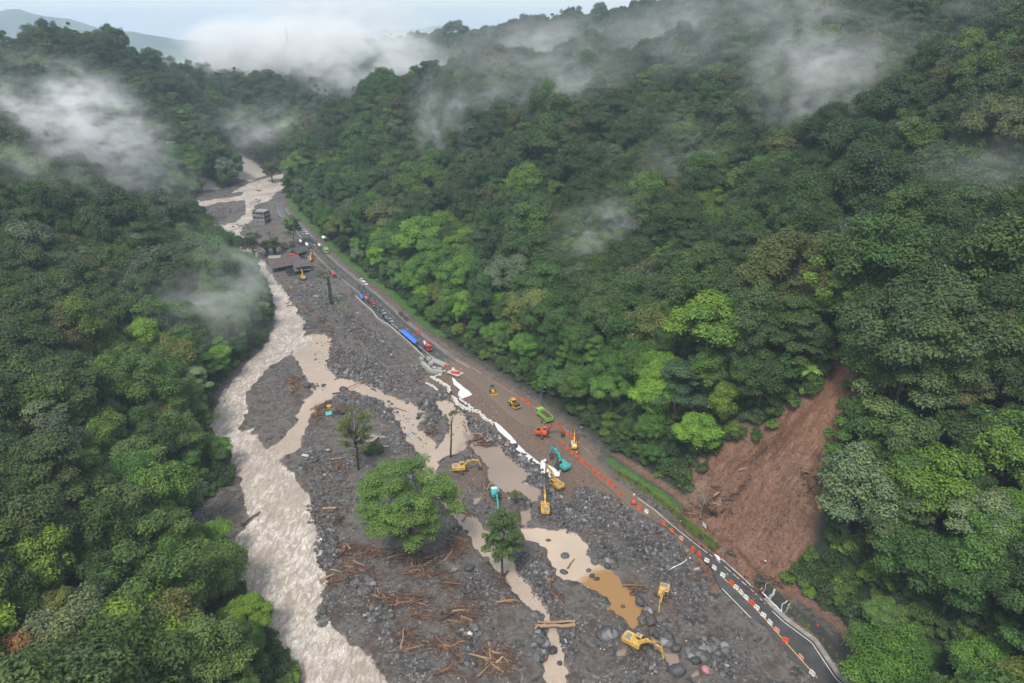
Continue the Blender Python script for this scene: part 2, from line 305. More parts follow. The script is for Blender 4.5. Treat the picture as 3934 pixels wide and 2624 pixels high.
def ground_material():
    m, t, b = material('ground_soil'); pos = wcoord(t)
    at = N(t, 'ShaderNodeAttribute', attribute_name='soil'); sp = N(t, 'ShaderNodeSeparateColor'); t.links.new(at.outputs['Color'], sp.inputs[0])
    nb = noise(t, .06, 5, .6, pos); nf = noise(t, 1.2, 6, .7, pos); nm = noise(t, .22, 6, .65, pos, .6)
    vs = N(t, 'ShaderNodeTexVoronoi'); vs.inputs['Scale'].default_value = 1.9; vs.inputs['Randomness'].default_value = 1; t.links.new(pos, vs.inputs['Vector'])
    vc = N(t, 'ShaderNodeSeparateColor'); t.links.new(vs.outputs['Color'], vc.inputs[0])
    peb = ramp(t, vc.outputs[0], [(0,(.026,.025,.025)),(.45,(.074,.070,.069)),(.8,(.150,.142,.136)),(.97,(.36,.345,.33))])
    grav = ramp(t, nf.outputs[0], [(.25,(.034,.032,.031)),(.45,(.084,.078,.074)),(.62,(.145,.134,.125)),(.8,(.25,.235,.22))])
    grav = mixc(t, .55, grav, peb)
    sil = ramp(t, nf.outputs[0], [(.3,(.090,.081,.075)),(.7,(.165,.149,.137))])
    sf = ramp(t, nb.outputs[0], [(.44,(0,0,0)),(.53,(.9,.9,.9))]); g1 = mixc(t, sf, grav, sil)
    rd = ramp(t, nm.outputs[0], [(.47,(0,0,0)),(.62,(.85,.85,.85))]); wd = ramp(t, nf.outputs[0], [(.3,(.038,.026,.021)),(.6,(.085,.056,.042)),(.8,(.17,.105,.07))])
    g1 = mixc(t, rd, g1, wd)
    dk = ramp(t, nm.outputs[0], [(.34,(1,1,1)),(.44,(0,0,0))]); g1 = mixc(t, dk, g1, (.036,.034,.034))
    br = ramp(t, nf.outputs[0], [(.3,(.085,.058,.042)),(.55,(.15,.105,.078)),(.8,(.24,.175,.13))])
    mpf = N(t, 'ShaderNodeMapping', vector_type='TEXTURE'); mpf.inputs['Rotation'].default_value = (0, 0, R(30.7)); mpf.inputs['Scale'].default_value = (7.0, 1.0, 6.0); t.links.new(pos, mpf.inputs[0])
    nst = noise(t, .9, 6, .68, mpf.outputs[0], .8); ns0 = noise(t, .8, 6, .7, pos, 1.5); nsn_ = N(t, 'ShaderNodeMix', data_type='FLOAT'); nsn_.inputs[0].default_value = .68; t.links.new(nst.outputs[0], nsn_.inputs[2]); t.links.new(ns0.outputs[0], nsn_.inputs[3])
    class _o: pass
    nsn = _o(); nsn.outputs = [nsn_.outputs[0]]
    scb = ramp(t, nsn.outputs[0], [(.34,(.040,.022,.015)),(.44,(.130,.068,.044)),(.56,(.215,.120,.078)),(.72,(.34,.21,.145))])
    tp = PD(1935, 830, 199); dv = N(t, 'ShaderNodeVectorMath', operation='DISTANCE'); dv.inputs[1].default_value = tp; t.links.new(pos, dv.inputs[0])
    mo = N(t, 'ShaderNodeMapRange'); t.links.new(dv.outputs['Value'], mo.inputs[0]); mo.inputs[1].default_value = 34; mo.inputs[2].default_value = 8; mo.inputs[3].default_value = 0; mo.inputs[4].default_value = .75
    scb = mixc(t, mo.outputs[0], scb, ramp(t, nsn.outputs[0], [(.35,(.10,.045,.024)),(.65,(.34,.165,.088))]))
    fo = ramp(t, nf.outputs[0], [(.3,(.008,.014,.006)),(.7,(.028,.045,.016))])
    gr = ramp(t, nf.outputs[0], [(.3,(.03,.09,.012)),(.7,(.085,.19,.03))])
    c = mixc(t, sp.outputs[0], g1, br); c = mixc(t, sp.outputs[1], c, fo); c = mixc(t, sp.outputs[2], c, scb); c = mixc(t, at.outputs['Alpha'], c, gr)
    sz = N(t, 'ShaderNodeSeparateXYZ'); t.links.new(pos, sz.inputs[0]); mw = N(t, 'ShaderNodeMapRange', interpolation_type='SMOOTHSTEP'); t.links.new(sz.outputs['Z'], mw.inputs[0]); mw.inputs[1].default_value = -.12; mw.inputs[2].default_value = -.48; mw.inputs[3].default_value = 0; mw.inputs[4].default_value = .8
    c = mixc(t, mw.outputs[0], c, (.185,.148,.120))      # silt left along the waterline
    pl = N(t, 'ShaderNodeMath', operation='MULTIPLY'); t.links.new(sp.outputs[0], pl.inputs[0]); t.links.new(sp.outputs[2], pl.inputs[1])
    c = mixc(t, pl.outputs[0], c, ramp(t, nsn.outputs[0], [(.3,(.22,.195,.165)),(.7,(.46,.42,.37))]))
    t.links.new(c, b.inputs['Base Color'])
    rr_ = ramp(t, nb.outputs[0], [(.4,(.45,.45,.45)),(.6,(.85,.85,.85))]); t.links.new(rr_, b.inputs['Roughness'])
    b.inputs['Specular IOR Level'].default_value = .4
    bump(t, nf.outputs[0], .9, .6, b); return m
ZG = GZ.reshape(NR, NA)
def gz(x, y):
    """height of the finished ground sheet"""
    r_ = min(max(math.log(max(math.hypot(x, y), 63)/62)/math.log(1900/62)*(NR-1), 0), NR-1.001); a_ = min(max((math.atan2(x, y)-ang[0])/(ang[-1]-ang[0])*(NA-1), 0), NA-1.001)
    i, j = int(r_), int(a_); u, v = r_-i, a_-j
    return float((ZG[i,j]*(1-v)+ZG[i,j+1]*v)*(1-u)+(ZG[i+1,j]*(1-v)+ZG[i+1,j+1]*v)*u)
gme = raw_mesh('ground', np.stack([GX, GY, GZ], 1), GF, True); add_color(gme, 'soil', GCOL)
ground = tag(obj('ground', gme, ground_material()), kind='structure')

# ------------------------------------------------------------------ water
def water_material(name, base, foam, foam_amt, rough, flow=(1,1,1), bumps=.5, tea=None):
    m, t, b = material(name); pos = wcoord(t)
    mpn = N(t, 'ShaderNodeMapping'); mpn.inputs['Scale'].default_value = flow; mpn.inputs['Rotation'].default_value = (0,0,R(-28)); t.links.new(pos, mpn.inputs[0])
    n1 = noise(t, .55, 8, .70, mpn.outputs[0], 1.2); n2 = noise(t, .05, 4, .5, pos); n3 = noise(t, 2.6, 5, .7, mpn.outputs[0], .6)
    c0 = mixc(t, .5, ramp(t, n2.outputs[0], [(.35, tuple(v*.80 for v in base)), (.65, tuple(v*1.1 for v in base))]), ramp(t, n3.outputs[0], [(.3, tuple(v*(.7 if bumps > .3 else .95) for v in base)), (.7, tuple(v*(1.25 if bumps > .3 else 1.03) for v in base))]))
    if tea is not None:
        c = GW('H', 1400, 720); gd = N(t, 'ShaderNodeVectorMath', operation='DISTANCE'); gd.inputs[1].default_value = (c[0], c[1], WATER_Z); t.links.new(pos, gd.inputs[0])
        ad = N(t, 'ShaderNodeMath', operation='MULTIPLY_ADD'); t.links.new(n1.outputs[0], ad.inputs[0]); ad.inputs[1].default_value = 7.0; t.links.new(gd.outputs['Value'], ad.inputs[2])
        mr = N(t, 'ShaderNodeMapRange'); t.links.new(ad.outputs[0], mr.inputs[0]); mr.inputs[1].default_value = 17.5; mr.inputs[2].default_value = 14.5; mr.inputs[3].default_value = 0; mr.inputs[4].default_value = 1
        c0 = mixc(t, mr.outputs[0], c0, tea)
    f = ramp(t, n1.outputs[0], [(.62-foam_amt,(0,0,0)),(.72-foam_amt*.6,(1,1,1))])
    f2 = ramp(t, n3.outputs[0], [(.4,(.2,.2,.2)),(.7,(1,1,1))])
    fm = mixc(t, 1.0, f, f2, 'MULTIPLY'); fm = mixc(t, 1.0, fm, ramp(t, n2.outputs[0], [(.36,(.4,.4,.4)),(.54,(1,1,1))]), 'MULTIPLY')
    cc = mixc(t, fm, c0, foam)
    t.links.new(cc, b.inputs['Base Color']); b.inputs['Roughness'].default_value = rough; b.inputs['IOR'].default_value = 1.33
    bump(t, n1.outputs[0], bumps, .6, b); return m
def water_sheet(name, dist, z, m, buf=3.5, waves=0.0, kind='structure', flowdir=None):
    keepv = dist < buf
    fk = keepv[GF].all(1)
    f = GF[fk]; u, inv = np.unique(f.ravel(), return_inverse=True)
    zz = np.full(len(u), z)
    if waves: zz = z + waves*(fbm(GX[u]/2.6, GY[u]/3.8, 4, 91, .6)) * sstep((2-dist[u])/4)
    me = raw_mesh(name, np.stack([GX[u], GY[u], zz], 1), inv.reshape(-1, 4), True)
    return tag(obj(name, me, m), kind=kind)
we = GM['wat_each']; fl_ok = GM['floor'] < 4
BIG = 1e3
m_river = water_material('river_water', (.36,.295,.24), (.90,.86,.82), .19, .34, (1.0,.42,1), 1.0)
m_chan = water_material('stream_water', (.39,.31,.245), (.70,.64,.57), .03, .22, (1.2,.5,1), .5)
m_pool = water_material('pool_water', (.46,.365,.285), (.5,.4,.32), -.1, .12, (1,1,1), .05, tea=(.29,.165,.065))
m_mud = water_material('mud_pool_water', (.265,.205,.165), (.33,.26,.21), -.02, .14, (1,1,1), .06)
rd_ = np.where(fl_ok, np.minimum(we[0], we[1]), BIG)
water_sheet('river', rd_, WATER_Z, m_river, 4.0, .55)
cd = np.where(fl_ok & (rd_ > 1.0), np.minimum(np.minimum(we[2], we[3]), we[4]), BIG)
water_sheet('stream', cd, WATER_Z+.02, m_chan, 3.0, .22)
water_sheet('pool', np.where(fl_ok, we[5], BIG), WATER_Z+.045, m_pool, 2.0)
pd_ = we[6]
for q in we[7:]: pd_ = np.minimum(pd_, q)
water_sheet('puddles', np.where(fl_ok, pd_, BIG), WATER_Z+.06, m_mud, 2.0)

# ------------------------------------------------------------------ road
def asphalt_material():
    m, t, b = material('wet_asphalt'); pos = wcoord(t)
    n1 = noise(t, .25, 5, .6, pos); n2 = noise(t, 6, 4, .7, pos)
    c = mixc(t, .35, ramp(t, n1.outputs[0], [(.35,(.050,.050,.052)),(.7,(.105,.103,.102))]), ramp(t, n2.outputs[0], [(.3,(.03,.03,.031)),(.7,(.10,.10,.10))]))
    # mud washed over it between the fill and the first lanes
    sx = N(t, 'ShaderNodeSeparateXYZ'); t.links.new(pos, sx.inputs[0])
    mr = N(t, 'ShaderNodeMapRange'); t.links.new(sx.outputs['Y'], mr.inputs[0]); mr.inputs[1].default_value = 152; mr.inputs[2].default_value = 186
    mr2 = N(t, 'ShaderNodeMapRange'); t.links.new(sx.outputs['Y'], mr2.inputs[0]); mr2.inputs[1].default_value = 285; mr2.inputs[2].default_value = 258
    mm = N(t, 'ShaderNodeMath', operation='MULTIPLY'); t.links.new(mr.outputs[0], mm.inputs[0]); t.links.new(mr2.outputs[0], mm.inputs[1])
    ad = N(t, 'ShaderNodeMath', operation='MULTIPLY_ADD'); t.links.new(n1.outputs[0], ad.inputs[0]); ad.inputs[1].default_value = 1.1; t.links.new(mm.outputs[0], ad.inputs[2])
    f = ramp(t, ad.outputs[0], [(.75,(0,0,0)),(1.25,(1,1,1))])
    mud = ramp(t, n2.outputs[0], [(.3,(.13,.094,.070)),(.7,(.20,.15,.115))])
    t.links.new(mixc(t, f, c, mud), b.inputs['Base Color']); b.inputs['Roughness'].default_value = .33
    bump(t, n2.outputs[0], .15, .05, b); return m
def resample(pts, step):
    pts = np.asarray(pts, float); s = np.r_[0, np.cumsum(np.hypot(*np.diff(pts, axis=0).T))]
    q = np.linspace(0, s[-1], max(2, int(s[-1]/step)+1)); return np.stack([np.interp(q, s, pts[:,i]) for i in range(pts.shape[1])], 1)
nseg = 420
def along(pts, n):
    pts = np.asarray(pts, float); s = np.r_[0, np.cumsum(np.hypot(*np.diff(pts, axis=0).T))]; q = np.linspace(0, s[-1], n)
    return np.stack([np.interp(q, s, pts[:,i]) for i in range(2)], 1)
# match the two edges by their distance along the mean axis
AX = np.array((-.51,.86)); AX = AX/np.linalg.norm(AX)
def by_axis(pts, q):
    s = pts@AX; o = np.argsort(s); return np.stack([np.interp(q, s[o], pts[o,i]) for i in range(2)], 1)
s0 = max((RRW@AX).min(), (RLW@AX).min()); s1 = min((RRW@AX).max(), (RLW@AX).max())
qs = np.linspace(s0, s1, nseg); ER = by_axis(RRW, qs); EL = by_axis(RLW, qs)
jag = np.where((ER[:,1] < 190), .35, 0)*fbm(qs/2.2, qs*0, 3, 7)+np.where((ER[:,1] < 190), .5, 0)*fbm(qs/7, qs*0, 2, 9)
nrm = (ER-EL)/np.linalg.norm(ER-EL, axis=1)[:,None]; EL = EL+nrm*jag[:,None]
ROW = 6; rv = []
for i in range(ROW+1): rv.append(EL*(1-i/ROW)+ER*(i/ROW))
rv = np.stack(rv, 1)     # nseg, ROW+1, 2
top = np.concatenate([rv, np.full((nseg, ROW+1, 1), ROAD_Z)], 2).reshape(-1, 3)
fi = np.arange(nseg*(ROW+1)).reshape(nseg, ROW+1)
ff = np.stack([fi[:-1,:-1].ravel(), fi[:-1,1:].ravel(), fi[1:,1:].ravel(), fi[1:,:-1].ravel()], 1)
skirt = np.concatenate([EL-nrm*.05, np.full((nseg,1), ROAD_Z-.55)], 1); k0 = len(top)
fs = np.stack([fi[:-1,0], fi[1:,0], k0+np.arange(1,nseg), k0+np.arange(nseg-1)], 1)
m_asph = asphalt_material()
road = tag(obj('road', raw_mesh('road', np.vstack([top, skirt]), np.vstack([ff, fs])), m_asph), kind='structure')
m_white = simple('road_paint_white', (.72,.72,.70), .6, var=.2, scale=1.5); m_yel = simple('road_paint_yellow', (.72,.42,.05), .6, var=.15)
def stripe(pts, wdt, z, m, name, dash=None, parent=road):
    pts = resample(pts, .8); d = np.gradient(pts, axis=0); d /= np.linalg.norm(d, axis=1)[:,None]; nr = np.stack([d[:,1], -d[:,0]], 1)
    a = pts-nr*wdt/2; b = pts+nr*wdt/2; n = len(pts)
    vs = np.vstack([np.c_[a, np.full(n, z)], np.c_[b, np.full(n, z)]])
    s = np.arange(n-1)
    if dash: s = s[((s*.8) % dash[0]) < dash[1]]
    return tag(obj(name, raw_mesh(name, vs, np.stack([s, s+1, n+s+1, n+s], 1)), m, parent))
def sub(pts, y0, y1): return pts[(pts[:,1] >= y0) & (pts[:,1] <= y1)]
Erin = ER-nrm*.75
stripe(sub(Erin, 96, 131), .17, ROAD_Z+.008, m_white, 'edge_line')
stripe(sub(Erin, 133, 150), .15, ROAD_Z+.008, m_white, 'edge_line', (3.2, 2.2))
stripe(sub(Erin, 150, 178), .15, ROAD_Z+.008, m_white, 'edge_line')
stripe(sub(Erin, 268, 560), .15, ROAD_Z+.008, m_white, 'edge_line')
cen = ER-nrm*3.9
stripe([GW('G',x,y,3) for x, y in ((500,480),(600,562),(707,667),(822,777),(950,912),(1097,1082),(1190,1187),(1360,1377),(1540,1580))], .22, ROAD_Z+.008, m_yel, 'centre_line')
stripe(sub(ER-nrm*4.1, 266, 560), .16, ROAD_Z+.008, m_yel, 'centre_line', (6.4, 2.4))
stripe([GW('G',495,600,3), GW('G',815,925,3)], .17, ROAD_Z+.008, m_white, 'edge_line')
stripe(sub(ER-nrm*7.6, 270, 560), .15, ROAD_Z+.008, m_white, 'edge_line')
# ================================================================== TREES
def leaf_material(name='leaves'):
    m, t, b = material(name)
    oi = N(t, 'ShaderNodeObjectInfo'); ai = N(t, 'ShaderNodeAttribute', attribute_type='INSTANCER', attribute_name='tint')
    tint = mixc(t, 1.0, oi.outputs['Color'], ai.outputs['Color'], 'ADD')
    al = N(t, 'ShaderNodeAttribute', attribute_name='leaf'); sp = N(t, 'ShaderNodeSeparateColor'); t.links.new(al.outputs['Color'], sp.inputs[0])
    k = ramp(t, sp.outputs[0], [(0,(.55,.54,.52)),(.5,(1.0,1.0,.93)),(1,(1.75,1.65,1.25))])
    c = mixc(t, 1.0, tint, k, 'MULTIPLY')
    k2 = ramp(t, sp.outputs[1], [(0,(.92,.97,.95)),(.5,(1,1,1)),(1,(1.30,1.12,.75))])
    c = mixc(t, 1.0, c, k2, 'MULTIPLY')
    t.links.new(c, b.inputs['Base Color']); b.inputs['Roughness'].default_value = .55; b.inputs['Specular IOR Level'].default_value = .35
    tr = N(t, 'ShaderNodeBsdfTranslucent'); t.links.new(c, tr.inputs[0]); ms = N(t, 'ShaderNodeMixShader'); ms.inputs[0].default_value = .12
    out = t.nodes['Material Output']; t.links.new(b.outputs[0], ms.inputs[1]); t.links.new(tr.outputs[0], ms.inputs[2]); t.links.new(ms.outputs[0], out.inputs[0])
    return m
M_LEAF = leaf_material()
M_BARK = simple('bark', (.075,.062,.050), .85, var=.35, scale=3)
M_BARK_PALE = simple('pale_bark', (.24,.215,.185), .85, var=.25, scale=3)
M_BARK_WET = simple('wet_bark', (.035,.030,.026), .7, var=.3, scale=3)

def tube(path, radii, sides=5):
    path = np.asarray(path, float); n = len(path); d = np.gradient(path, axis=0); d /= np.linalg.norm(d, axis=1)[:,None]+1e-9
    ref = np.where(np.abs(d[:,2:3]) > .9, np.array([[1.,0,0]]), np.array([[0,0,1.]]))
    u = np.cross(d, ref); u /= np.linalg.norm(u, axis=1)[:,None]+1e-9; v = np.cross(d, u)
    a = np.linspace(0, 2*np.pi, sides, endpoint=False); r = np.asarray(radii)[:,None,None]
    P = path[:,None,:] + r*(np.cos(a)[None,:,None]*u[:,None,:] + np.sin(a)[None,:,None]*v[:,None,:])
    ii = np.arange(n*sides).reshape(n, sides); j = np.roll(ii, -1, 1)
    F = np.stack([ii[:-1].ravel(), j[:-1].ravel(), j[1:].ravel(), ii[1:].ravel()], 1)
    return P.reshape(-1, 3), F
def merge(parts):
    vs, fs, k = [], [], 0
    for v, f in parts:
        vs.append(v); fs.append(f+k); k += len(v)
    return np.vstack(vs), np.vstack(fs)
def limb(a, b, r0, r1, rng, n=5, sag=.12, sides=5):
    a = np.asarray(a, float); b = np.asarray(b, float); t = np.linspace(0, 1, n)[:,None]; L = np.linalg.norm(b-a)
    p = a*(1-t)+b*t; p += rng.normal(0, .05*L, (1,3))*np.sin(np.pi*t); p[:,2] += (-sag*L*np.sin(np.pi*t)[:,0])
    return tube(p, r0+(r1-r0)*t[:,0], sides)
def leaf_cards(lobes, n, size, rng, flat=.5, inner=.12):
    """lobes: (x,y,z,rx,rz). cards cover the upper shells of the lobes"""
    lobes = np.asarray(lobes, float); area = lobes[:,3]**2; li = rng.choice(len(lobes), n, p=area/area.sum()); L = lobes[li]
    d = rng.normal(size=(n,3)); d /= np.linalg.norm(d, axis=1)[:,None]
    d[:,2] = np.where((d[:,2] < -.15) & (rng.random(n) < .85), -d[:,2], d[:,2])
    rr = np.where(rng.random(n) < inner, rng.uniform(.3,.8,n), rng.normal(.93,.15,n))
    c = L[:,:3] + d*np.stack([L[:,3], L[:,3], L[:,4]], 1)*rr[:,None]
    nrm = d*.9 + np.array([0,0,flat]) + rng.normal(0,.30,(n,3)); nrm /= np.linalg.norm(nrm, axis=1)[:,None]
    tg = np.cross(nrm, rng.normal(size=(n,3))); tg /= np.linalg.norm(tg, axis=1)[:,None]+1e-9; bt = np.cross(nrm, tg)
    s = size*rng.uniform(.6,1.35,n)[:,None]
    P = np.stack([c-tg*s, c-bt*s*.55+nrm*s*.10, c+tg*s-nrm*s*.22, c+bt*s*.55+nrm*s*.10], 1).reshape(-1,3)
    F = np.arange(4*n).reshape(n,4)
    lobr = rng.random(len(lobes)); v0 = np.clip(.28+.34*lobr[li]+rng.normal(0,.17,n), 0, 1); v1 = np.clip(lobr[::-1][li]*.6+rng.normal(.2,.14,n), 0, 1)
    C = np.repeat(np.stack([v0, v1, np.zeros(n), np.ones(n)], 1), 4, axis=0)
    return P, F, C
def crown_lobes(kind, rng):
    out = []
    if kind == 'dome':
        R_, h, zc = 6.0, 5.6, 10.4
        for i in range(34):
            d = rng.normal(size=3); d[2] = d[2]*.75+.12; d /= np.linalg.norm(d); q = rng.uniform(.60,.98)
            out.append((d[0]*R_*q, d[1]*R_*q, zc+d[2]*h*q, rng.uniform(1.1,2.5), rng.uniform(1.1,2.4)))
        out.append((0,0,zc,4.0,4.2))
    elif kind == 'tall':
        R_, h, zc = 4.5, 8.0, 11.2
        for i in range(36):
            d = rng.normal(size=3); d[2] = d[2]*.9+.1; d /= np.linalg.norm(d); q = rng.uniform(.6,1.0)
            out.append((d[0]*R_*q, d[1]*R_*q, zc+d[2]*h*q, rng.uniform(1.0,2.2), rng.uniform(1.1,2.3)))
        out.append((0,0,zc,2.8,5.8))
    elif kind == 'layer':
        for i in range(34):
            lev = rng.integers(0,5); z = 7.5+lev*2.1+rng.normal(0,.3); rmax = (6.4,6.6,5.6,4.2,2.2)[lev]; a = rng.uniform(0,6.28); q = math.sqrt(rng.random())*rmax
            out.append((math.cos(a)*q, math.sin(a)*q, z, rng.uniform(1.4,2.3), rng.uniform(.8,1.3)))
    elif kind == 'wide':
        R_, zc = 8.6, 13.0
        for i in range(38):
            a = rng.uniform(0,6.28); q = math.sqrt(rng.random())*R_
            out.append((math.cos(a)*q, math.sin(a)*q, zc-1.5+5.8*(1-(q/R_)**2)+rng.normal(0,.7), rng.uniform(1.4,2.7), rng.uniform(1.3,2.3)))
    elif kind == 'open':
        for i in range(19):
            a = rng.uniform(0,6.28); q = math.sqrt(rng.random())*5.2; z = rng.uniform(8,17)
            out.append((math.cos(a)*q, math.sin(a)*q, z, rng.uniform(1.0,1.8), rng.uniform(.7,1.3)))
    elif kind == 'bush':
        for i in range(14):
            a = rng.uniform(0,6.28); q = math.sqrt(rng.random())*2.3
            out.append((math.cos(a)*q, math.sin(a)*q, rng.uniform(.6,2.6)*(1-.1*q), rng.uniform(.8,1.4), rng.uniform(.7,1.2)))
    return out
def trunk_for(lobes, rng, r=.42, top=None, every=1, base=-2.0, nl=99):
    L = np.asarray(lobes); zt = L[:,2].max()*.85 if top is None else top
    n = 8; t = np.linspace(0,1,n); wob = np.cumsum(rng.normal(0,.18,(n,2)), 0)*t[:,None]
    path = np.c_[wob, base+(zt-base)*t]; parts = [tube(path, r*(1-.72*t)+.03, 7)]
    for l in L[:nl:every]:
        f = np.clip((l[2]-rng.uniform(2.0,4.5)-base)/(zt-base), .25, .95); s = np.array([np.interp(f, t, path[:,i]) for i in range(3)])
        parts.append(limb(s, l[:3], r*.42*(1-.5*f), .04, rng, 4, .06, 4))
    return merge(parts)
def quad_mesh(name, P, F, C=None, mats=(), mi=None, smooth=False):
    me = raw_mesh(name, P, F, smooth)
    if C is not None: add_color(me, 'leaf', C)
    for q in mats: me.materials.append(q)
    if mi is not None: me.polygons.foreach_set('material_index', np.asarray(mi, np.int32)); me.update()
    return me
PROTO = []
spec = [('dome',15000,.28),('dome',17000,.24),('tall',15000,.27),('tall',17000,.235),('layer',13000,.27),('wide',17000,.28),('wide',19000,.25),('open',8000,.27),('dome',12500,.32),('tall',12000,.30),('layer',15000,.235),('dome',18000,.22)]
for i, (kd, n, sz) in enumerate(spec):
    rng = np.random.default_rng(100+i); lb = crown_lobes(kd, rng); tP, tF = trunk_for(lb, rng, .42 if kd != 'wide' else .55, every=2)
    cP, cF, cC = leaf_cards(lb, n, sz, rng, .5 if kd != 'layer' else .8)
    tm = quad_mesh('tree_trunk', tP, tF, None, (M_BARK,), smooth=True); cm = quad_mesh('tree_crown', cP, cF, cC, (M_LEAF,))
    P, F = merge([(tP, tF), (cP, cF)])
    jm = quad_mesh('forest_tree', P, F, np.vstack([np.tile([.5,.5,0,1], (len(tP),1)), cC]), (M_BARK, M_LEAF), np.r_[np.zeros(len(tF)), np.ones(len(cF))])
    PROTO.append(dict(kind=kd, trunk=tm, crown=cm, join=jm))
BUSH = []
for i in range(3):
    rng = np.random.default_rng(200+i); lb = crown_lobes('bush', rng); cP, cF, cC = leaf_cards(lb, 1500, (.30,.38,.24)[i], rng)
    BUSH.append(quad_mesh('bush', cP, cF, cC, (M_LEAF,)))
def palm_meshes(seed, h=11, fr=3.4, nf=16, droop=1.0, lw=.42):
    rng = np.random.default_rng(seed); t = np.linspace(0,1,7); bend = rng.normal(0,.5,2)
    path = np.c_[np.outer(t**2, bend), -1+(h+1)*t]; trunk = tube(path, .20-.08*t, 6); vs, fs, cs, k = [], [], [], 0
    for i in range(nf):
        a = 6.283*i/nf+rng.normal(0,.15); up = rng.uniform(.15,1.1); L = fr*rng.uniform(.85,1.15); s = np.linspace(0,1,8)
        px = L*s*math.cos(up*.6); pz = L*(math.sin(up)*s*.9-droop*.75*s**2); ctr = path[-1]+np.c_[px*math.cos(a), px*math.sin(a), pz]
        sd = np.array([-math.sin(a), math.cos(a), 0])
        for q in range(1,8):
            for sg in (-1,1):
                wl = lw*math.sin(math.pi*min(1,.25+.7*s[q]))*fr/2.4
                b0 = ctr[q-1]; b1 = ctr[q]; tip = sd*sg*wl+np.array([0,0,-.35*wl])
                vs += [b0, b1, b1+tip+(b1-b0)*.45, b0+tip*.95+(b1-b0)*.25]; fs.append([k,k+1,k+2,k+3]); k += 4
                cs += [[np.clip(rng.normal(.6,.15),0,1), .4, 0, 1]]*4
    return trunk, (np.array(vs), np.array(fs)), np.array(cs)
def palm_data(seed, **kw):
    (tp, tf), (cp, cf), cc = palm_meshes(seed, **kw)
    return quad_mesh('palm_trunk', tp, tf, None, (M_BARK_PALE,), smooth=True), quad_mesh('palm_crown', cp, cf, cc, (M_LEAF,))
PALM = [palm_data(1, h=13), palm_data(2, h=10, fr=3.0)]
FERN = [palm_data(3, h=2.5, fr=3.6, nf=13, droop=.75, lw=.55), palm_data(4, h=3.5, fr=4.2, nf=11, droop=.7, lw=.6)]

# ---- where they grow
def proj(x, y, z):
    d = (y*CP + (H-z)*SP); u = (z-H)*CP + y*SP
    return CXV+FV*x/d, CYV-FV*u/d, d
def jitter(x0, x1, y0, y1, s, rng):
    xs, ys = np.meshgrid(np.arange(x0, x1, s), np.arange(y0, y1, s*.87)); xs[1::2] += s/2
    return (xs+rng.uniform(-.42,.42,xs.shape)*s).ravel(), (ys+rng.uniform(-.42,.42,ys.shape)*s).ravel()
TREES = []   # x,y,z,scale,rot,proto,tint(3)
rngT = np.random.default_rng(5)
PAL = np.array([(.036,.074,.019),(.031,.062,.020),(.050,.098,.022),(.050,.084,.034),(.076,.138,.022),(.105,.180,.028),(.080,.112,.078),(.080,.094,.032),(.066,.074,.034),(.13,.085,.035)])
PALP = np.array([.24,.20,.18,.13,.075,.02,.06,.065,.02,.0])
def place(x, y, smin, smax, clear=2.0, keep=1.0, hmax=1600):
    vx, vy, d = proj(x, y, np.full_like(x, 40)); ok = (d > 40) & (vx > -260) & (vx < 2351+260) & (vy < 1568+420) & (vy > -500)
    x, y = x[ok], y[ok]; m = masks(x, y); left_ = m['rl'] < m['rr']
    fo = m['floor']; nearroad = (~left_) & (m['rr'] < 70) & (y < 640)
    gap = np.where(nearroad, m['rr']-np.interp(y, [90,140,200,215,300,500], [10,9,9.5,8,9,7]), fo-clear)
    ok = (gap > 0) & (m['scar'] > 1.5) & (fo > 0)
    x, y, gap = x[ok], y[ok], gap[ok]; m = {k: (v[ok] if k != 'wat_each' else [q[ok] for q in v]) for k, v in m.items()}
    # bare cliffs
    for (bx, by, d0, rr_) in [(575,370,690,24),(550,345,700,20),(600,400,690,16),(470,425,640,10),(500,1185,216,9),(530,1150,222,8),(515,1215,208,8)]:
        p = PD(bx, by, d0); k = np.hypot(x-p[0], y-p[1]) > rr_; x, y, gap = x[k], y[k], gap[k]; m = {q: (v[k] if q != 'wat_each' else [e[k] for e in v]) for q, v in m.items()}
    z = ground_z(x, y, m); n = len(x)
    s = rngT.uniform(smin, smax, n)*np.where(rngT.random(n) < .12, 1.25, 1.0); s *= np.clip(.52+.03*gap, .52, 1.0)
    sp_ = fbm(x/45, y/45, 2, 61); ci = rngT.choice(len(PAL), n, p=PALP/PALP.sum())
    tint = PAL[ci]*rngT.uniform(.78,1.32,(n,1))*np.array([[1.0,1.08,.98]])*np.clip(1.08-.0018*gap, .84, 1.08)[:,None]
    # younger, brighter growth along the foot of the slopes
    edge = (np.clip(1-gap/30, 0, 1)*np.where(y < 430, 1, .35))[:,None]; tint = tint*(1+.55*edge)+edge*np.array([[.004,.024,.0]])
    warm = np.clip((330-y)/200, 0, 1)*np.where(x < 0, 1.0, .35); tint = tint*(1+warm[:,None]*np.array([[.34,.12,-.12]]))
    pi = rngT.choice(len(PROTO), n, p=np.array([.13,.13,.11,.11,.05,.05,.06,.05,.10,.08,.04,.09])); sm = s < .75; pi = np.where(sm & (pi == 5), 1, pi)
    for i in range(n): TREES.append((x[i], y[i], z[i], s[i], rngT.uniform(0,6.28), int(pi[i]), *tint[i]))
place(*jitter(-330, 330, 60, 400, 9.0, rngT), .8, 1.6)
place(*jitter(-560, 480, 400, 780, 10.5, rngT), .95, 1.75)
place(*jitter(-900, 800, 780, 1400, 13.0, rngT), 1.0, 1.8)
T = np.array(TREES)
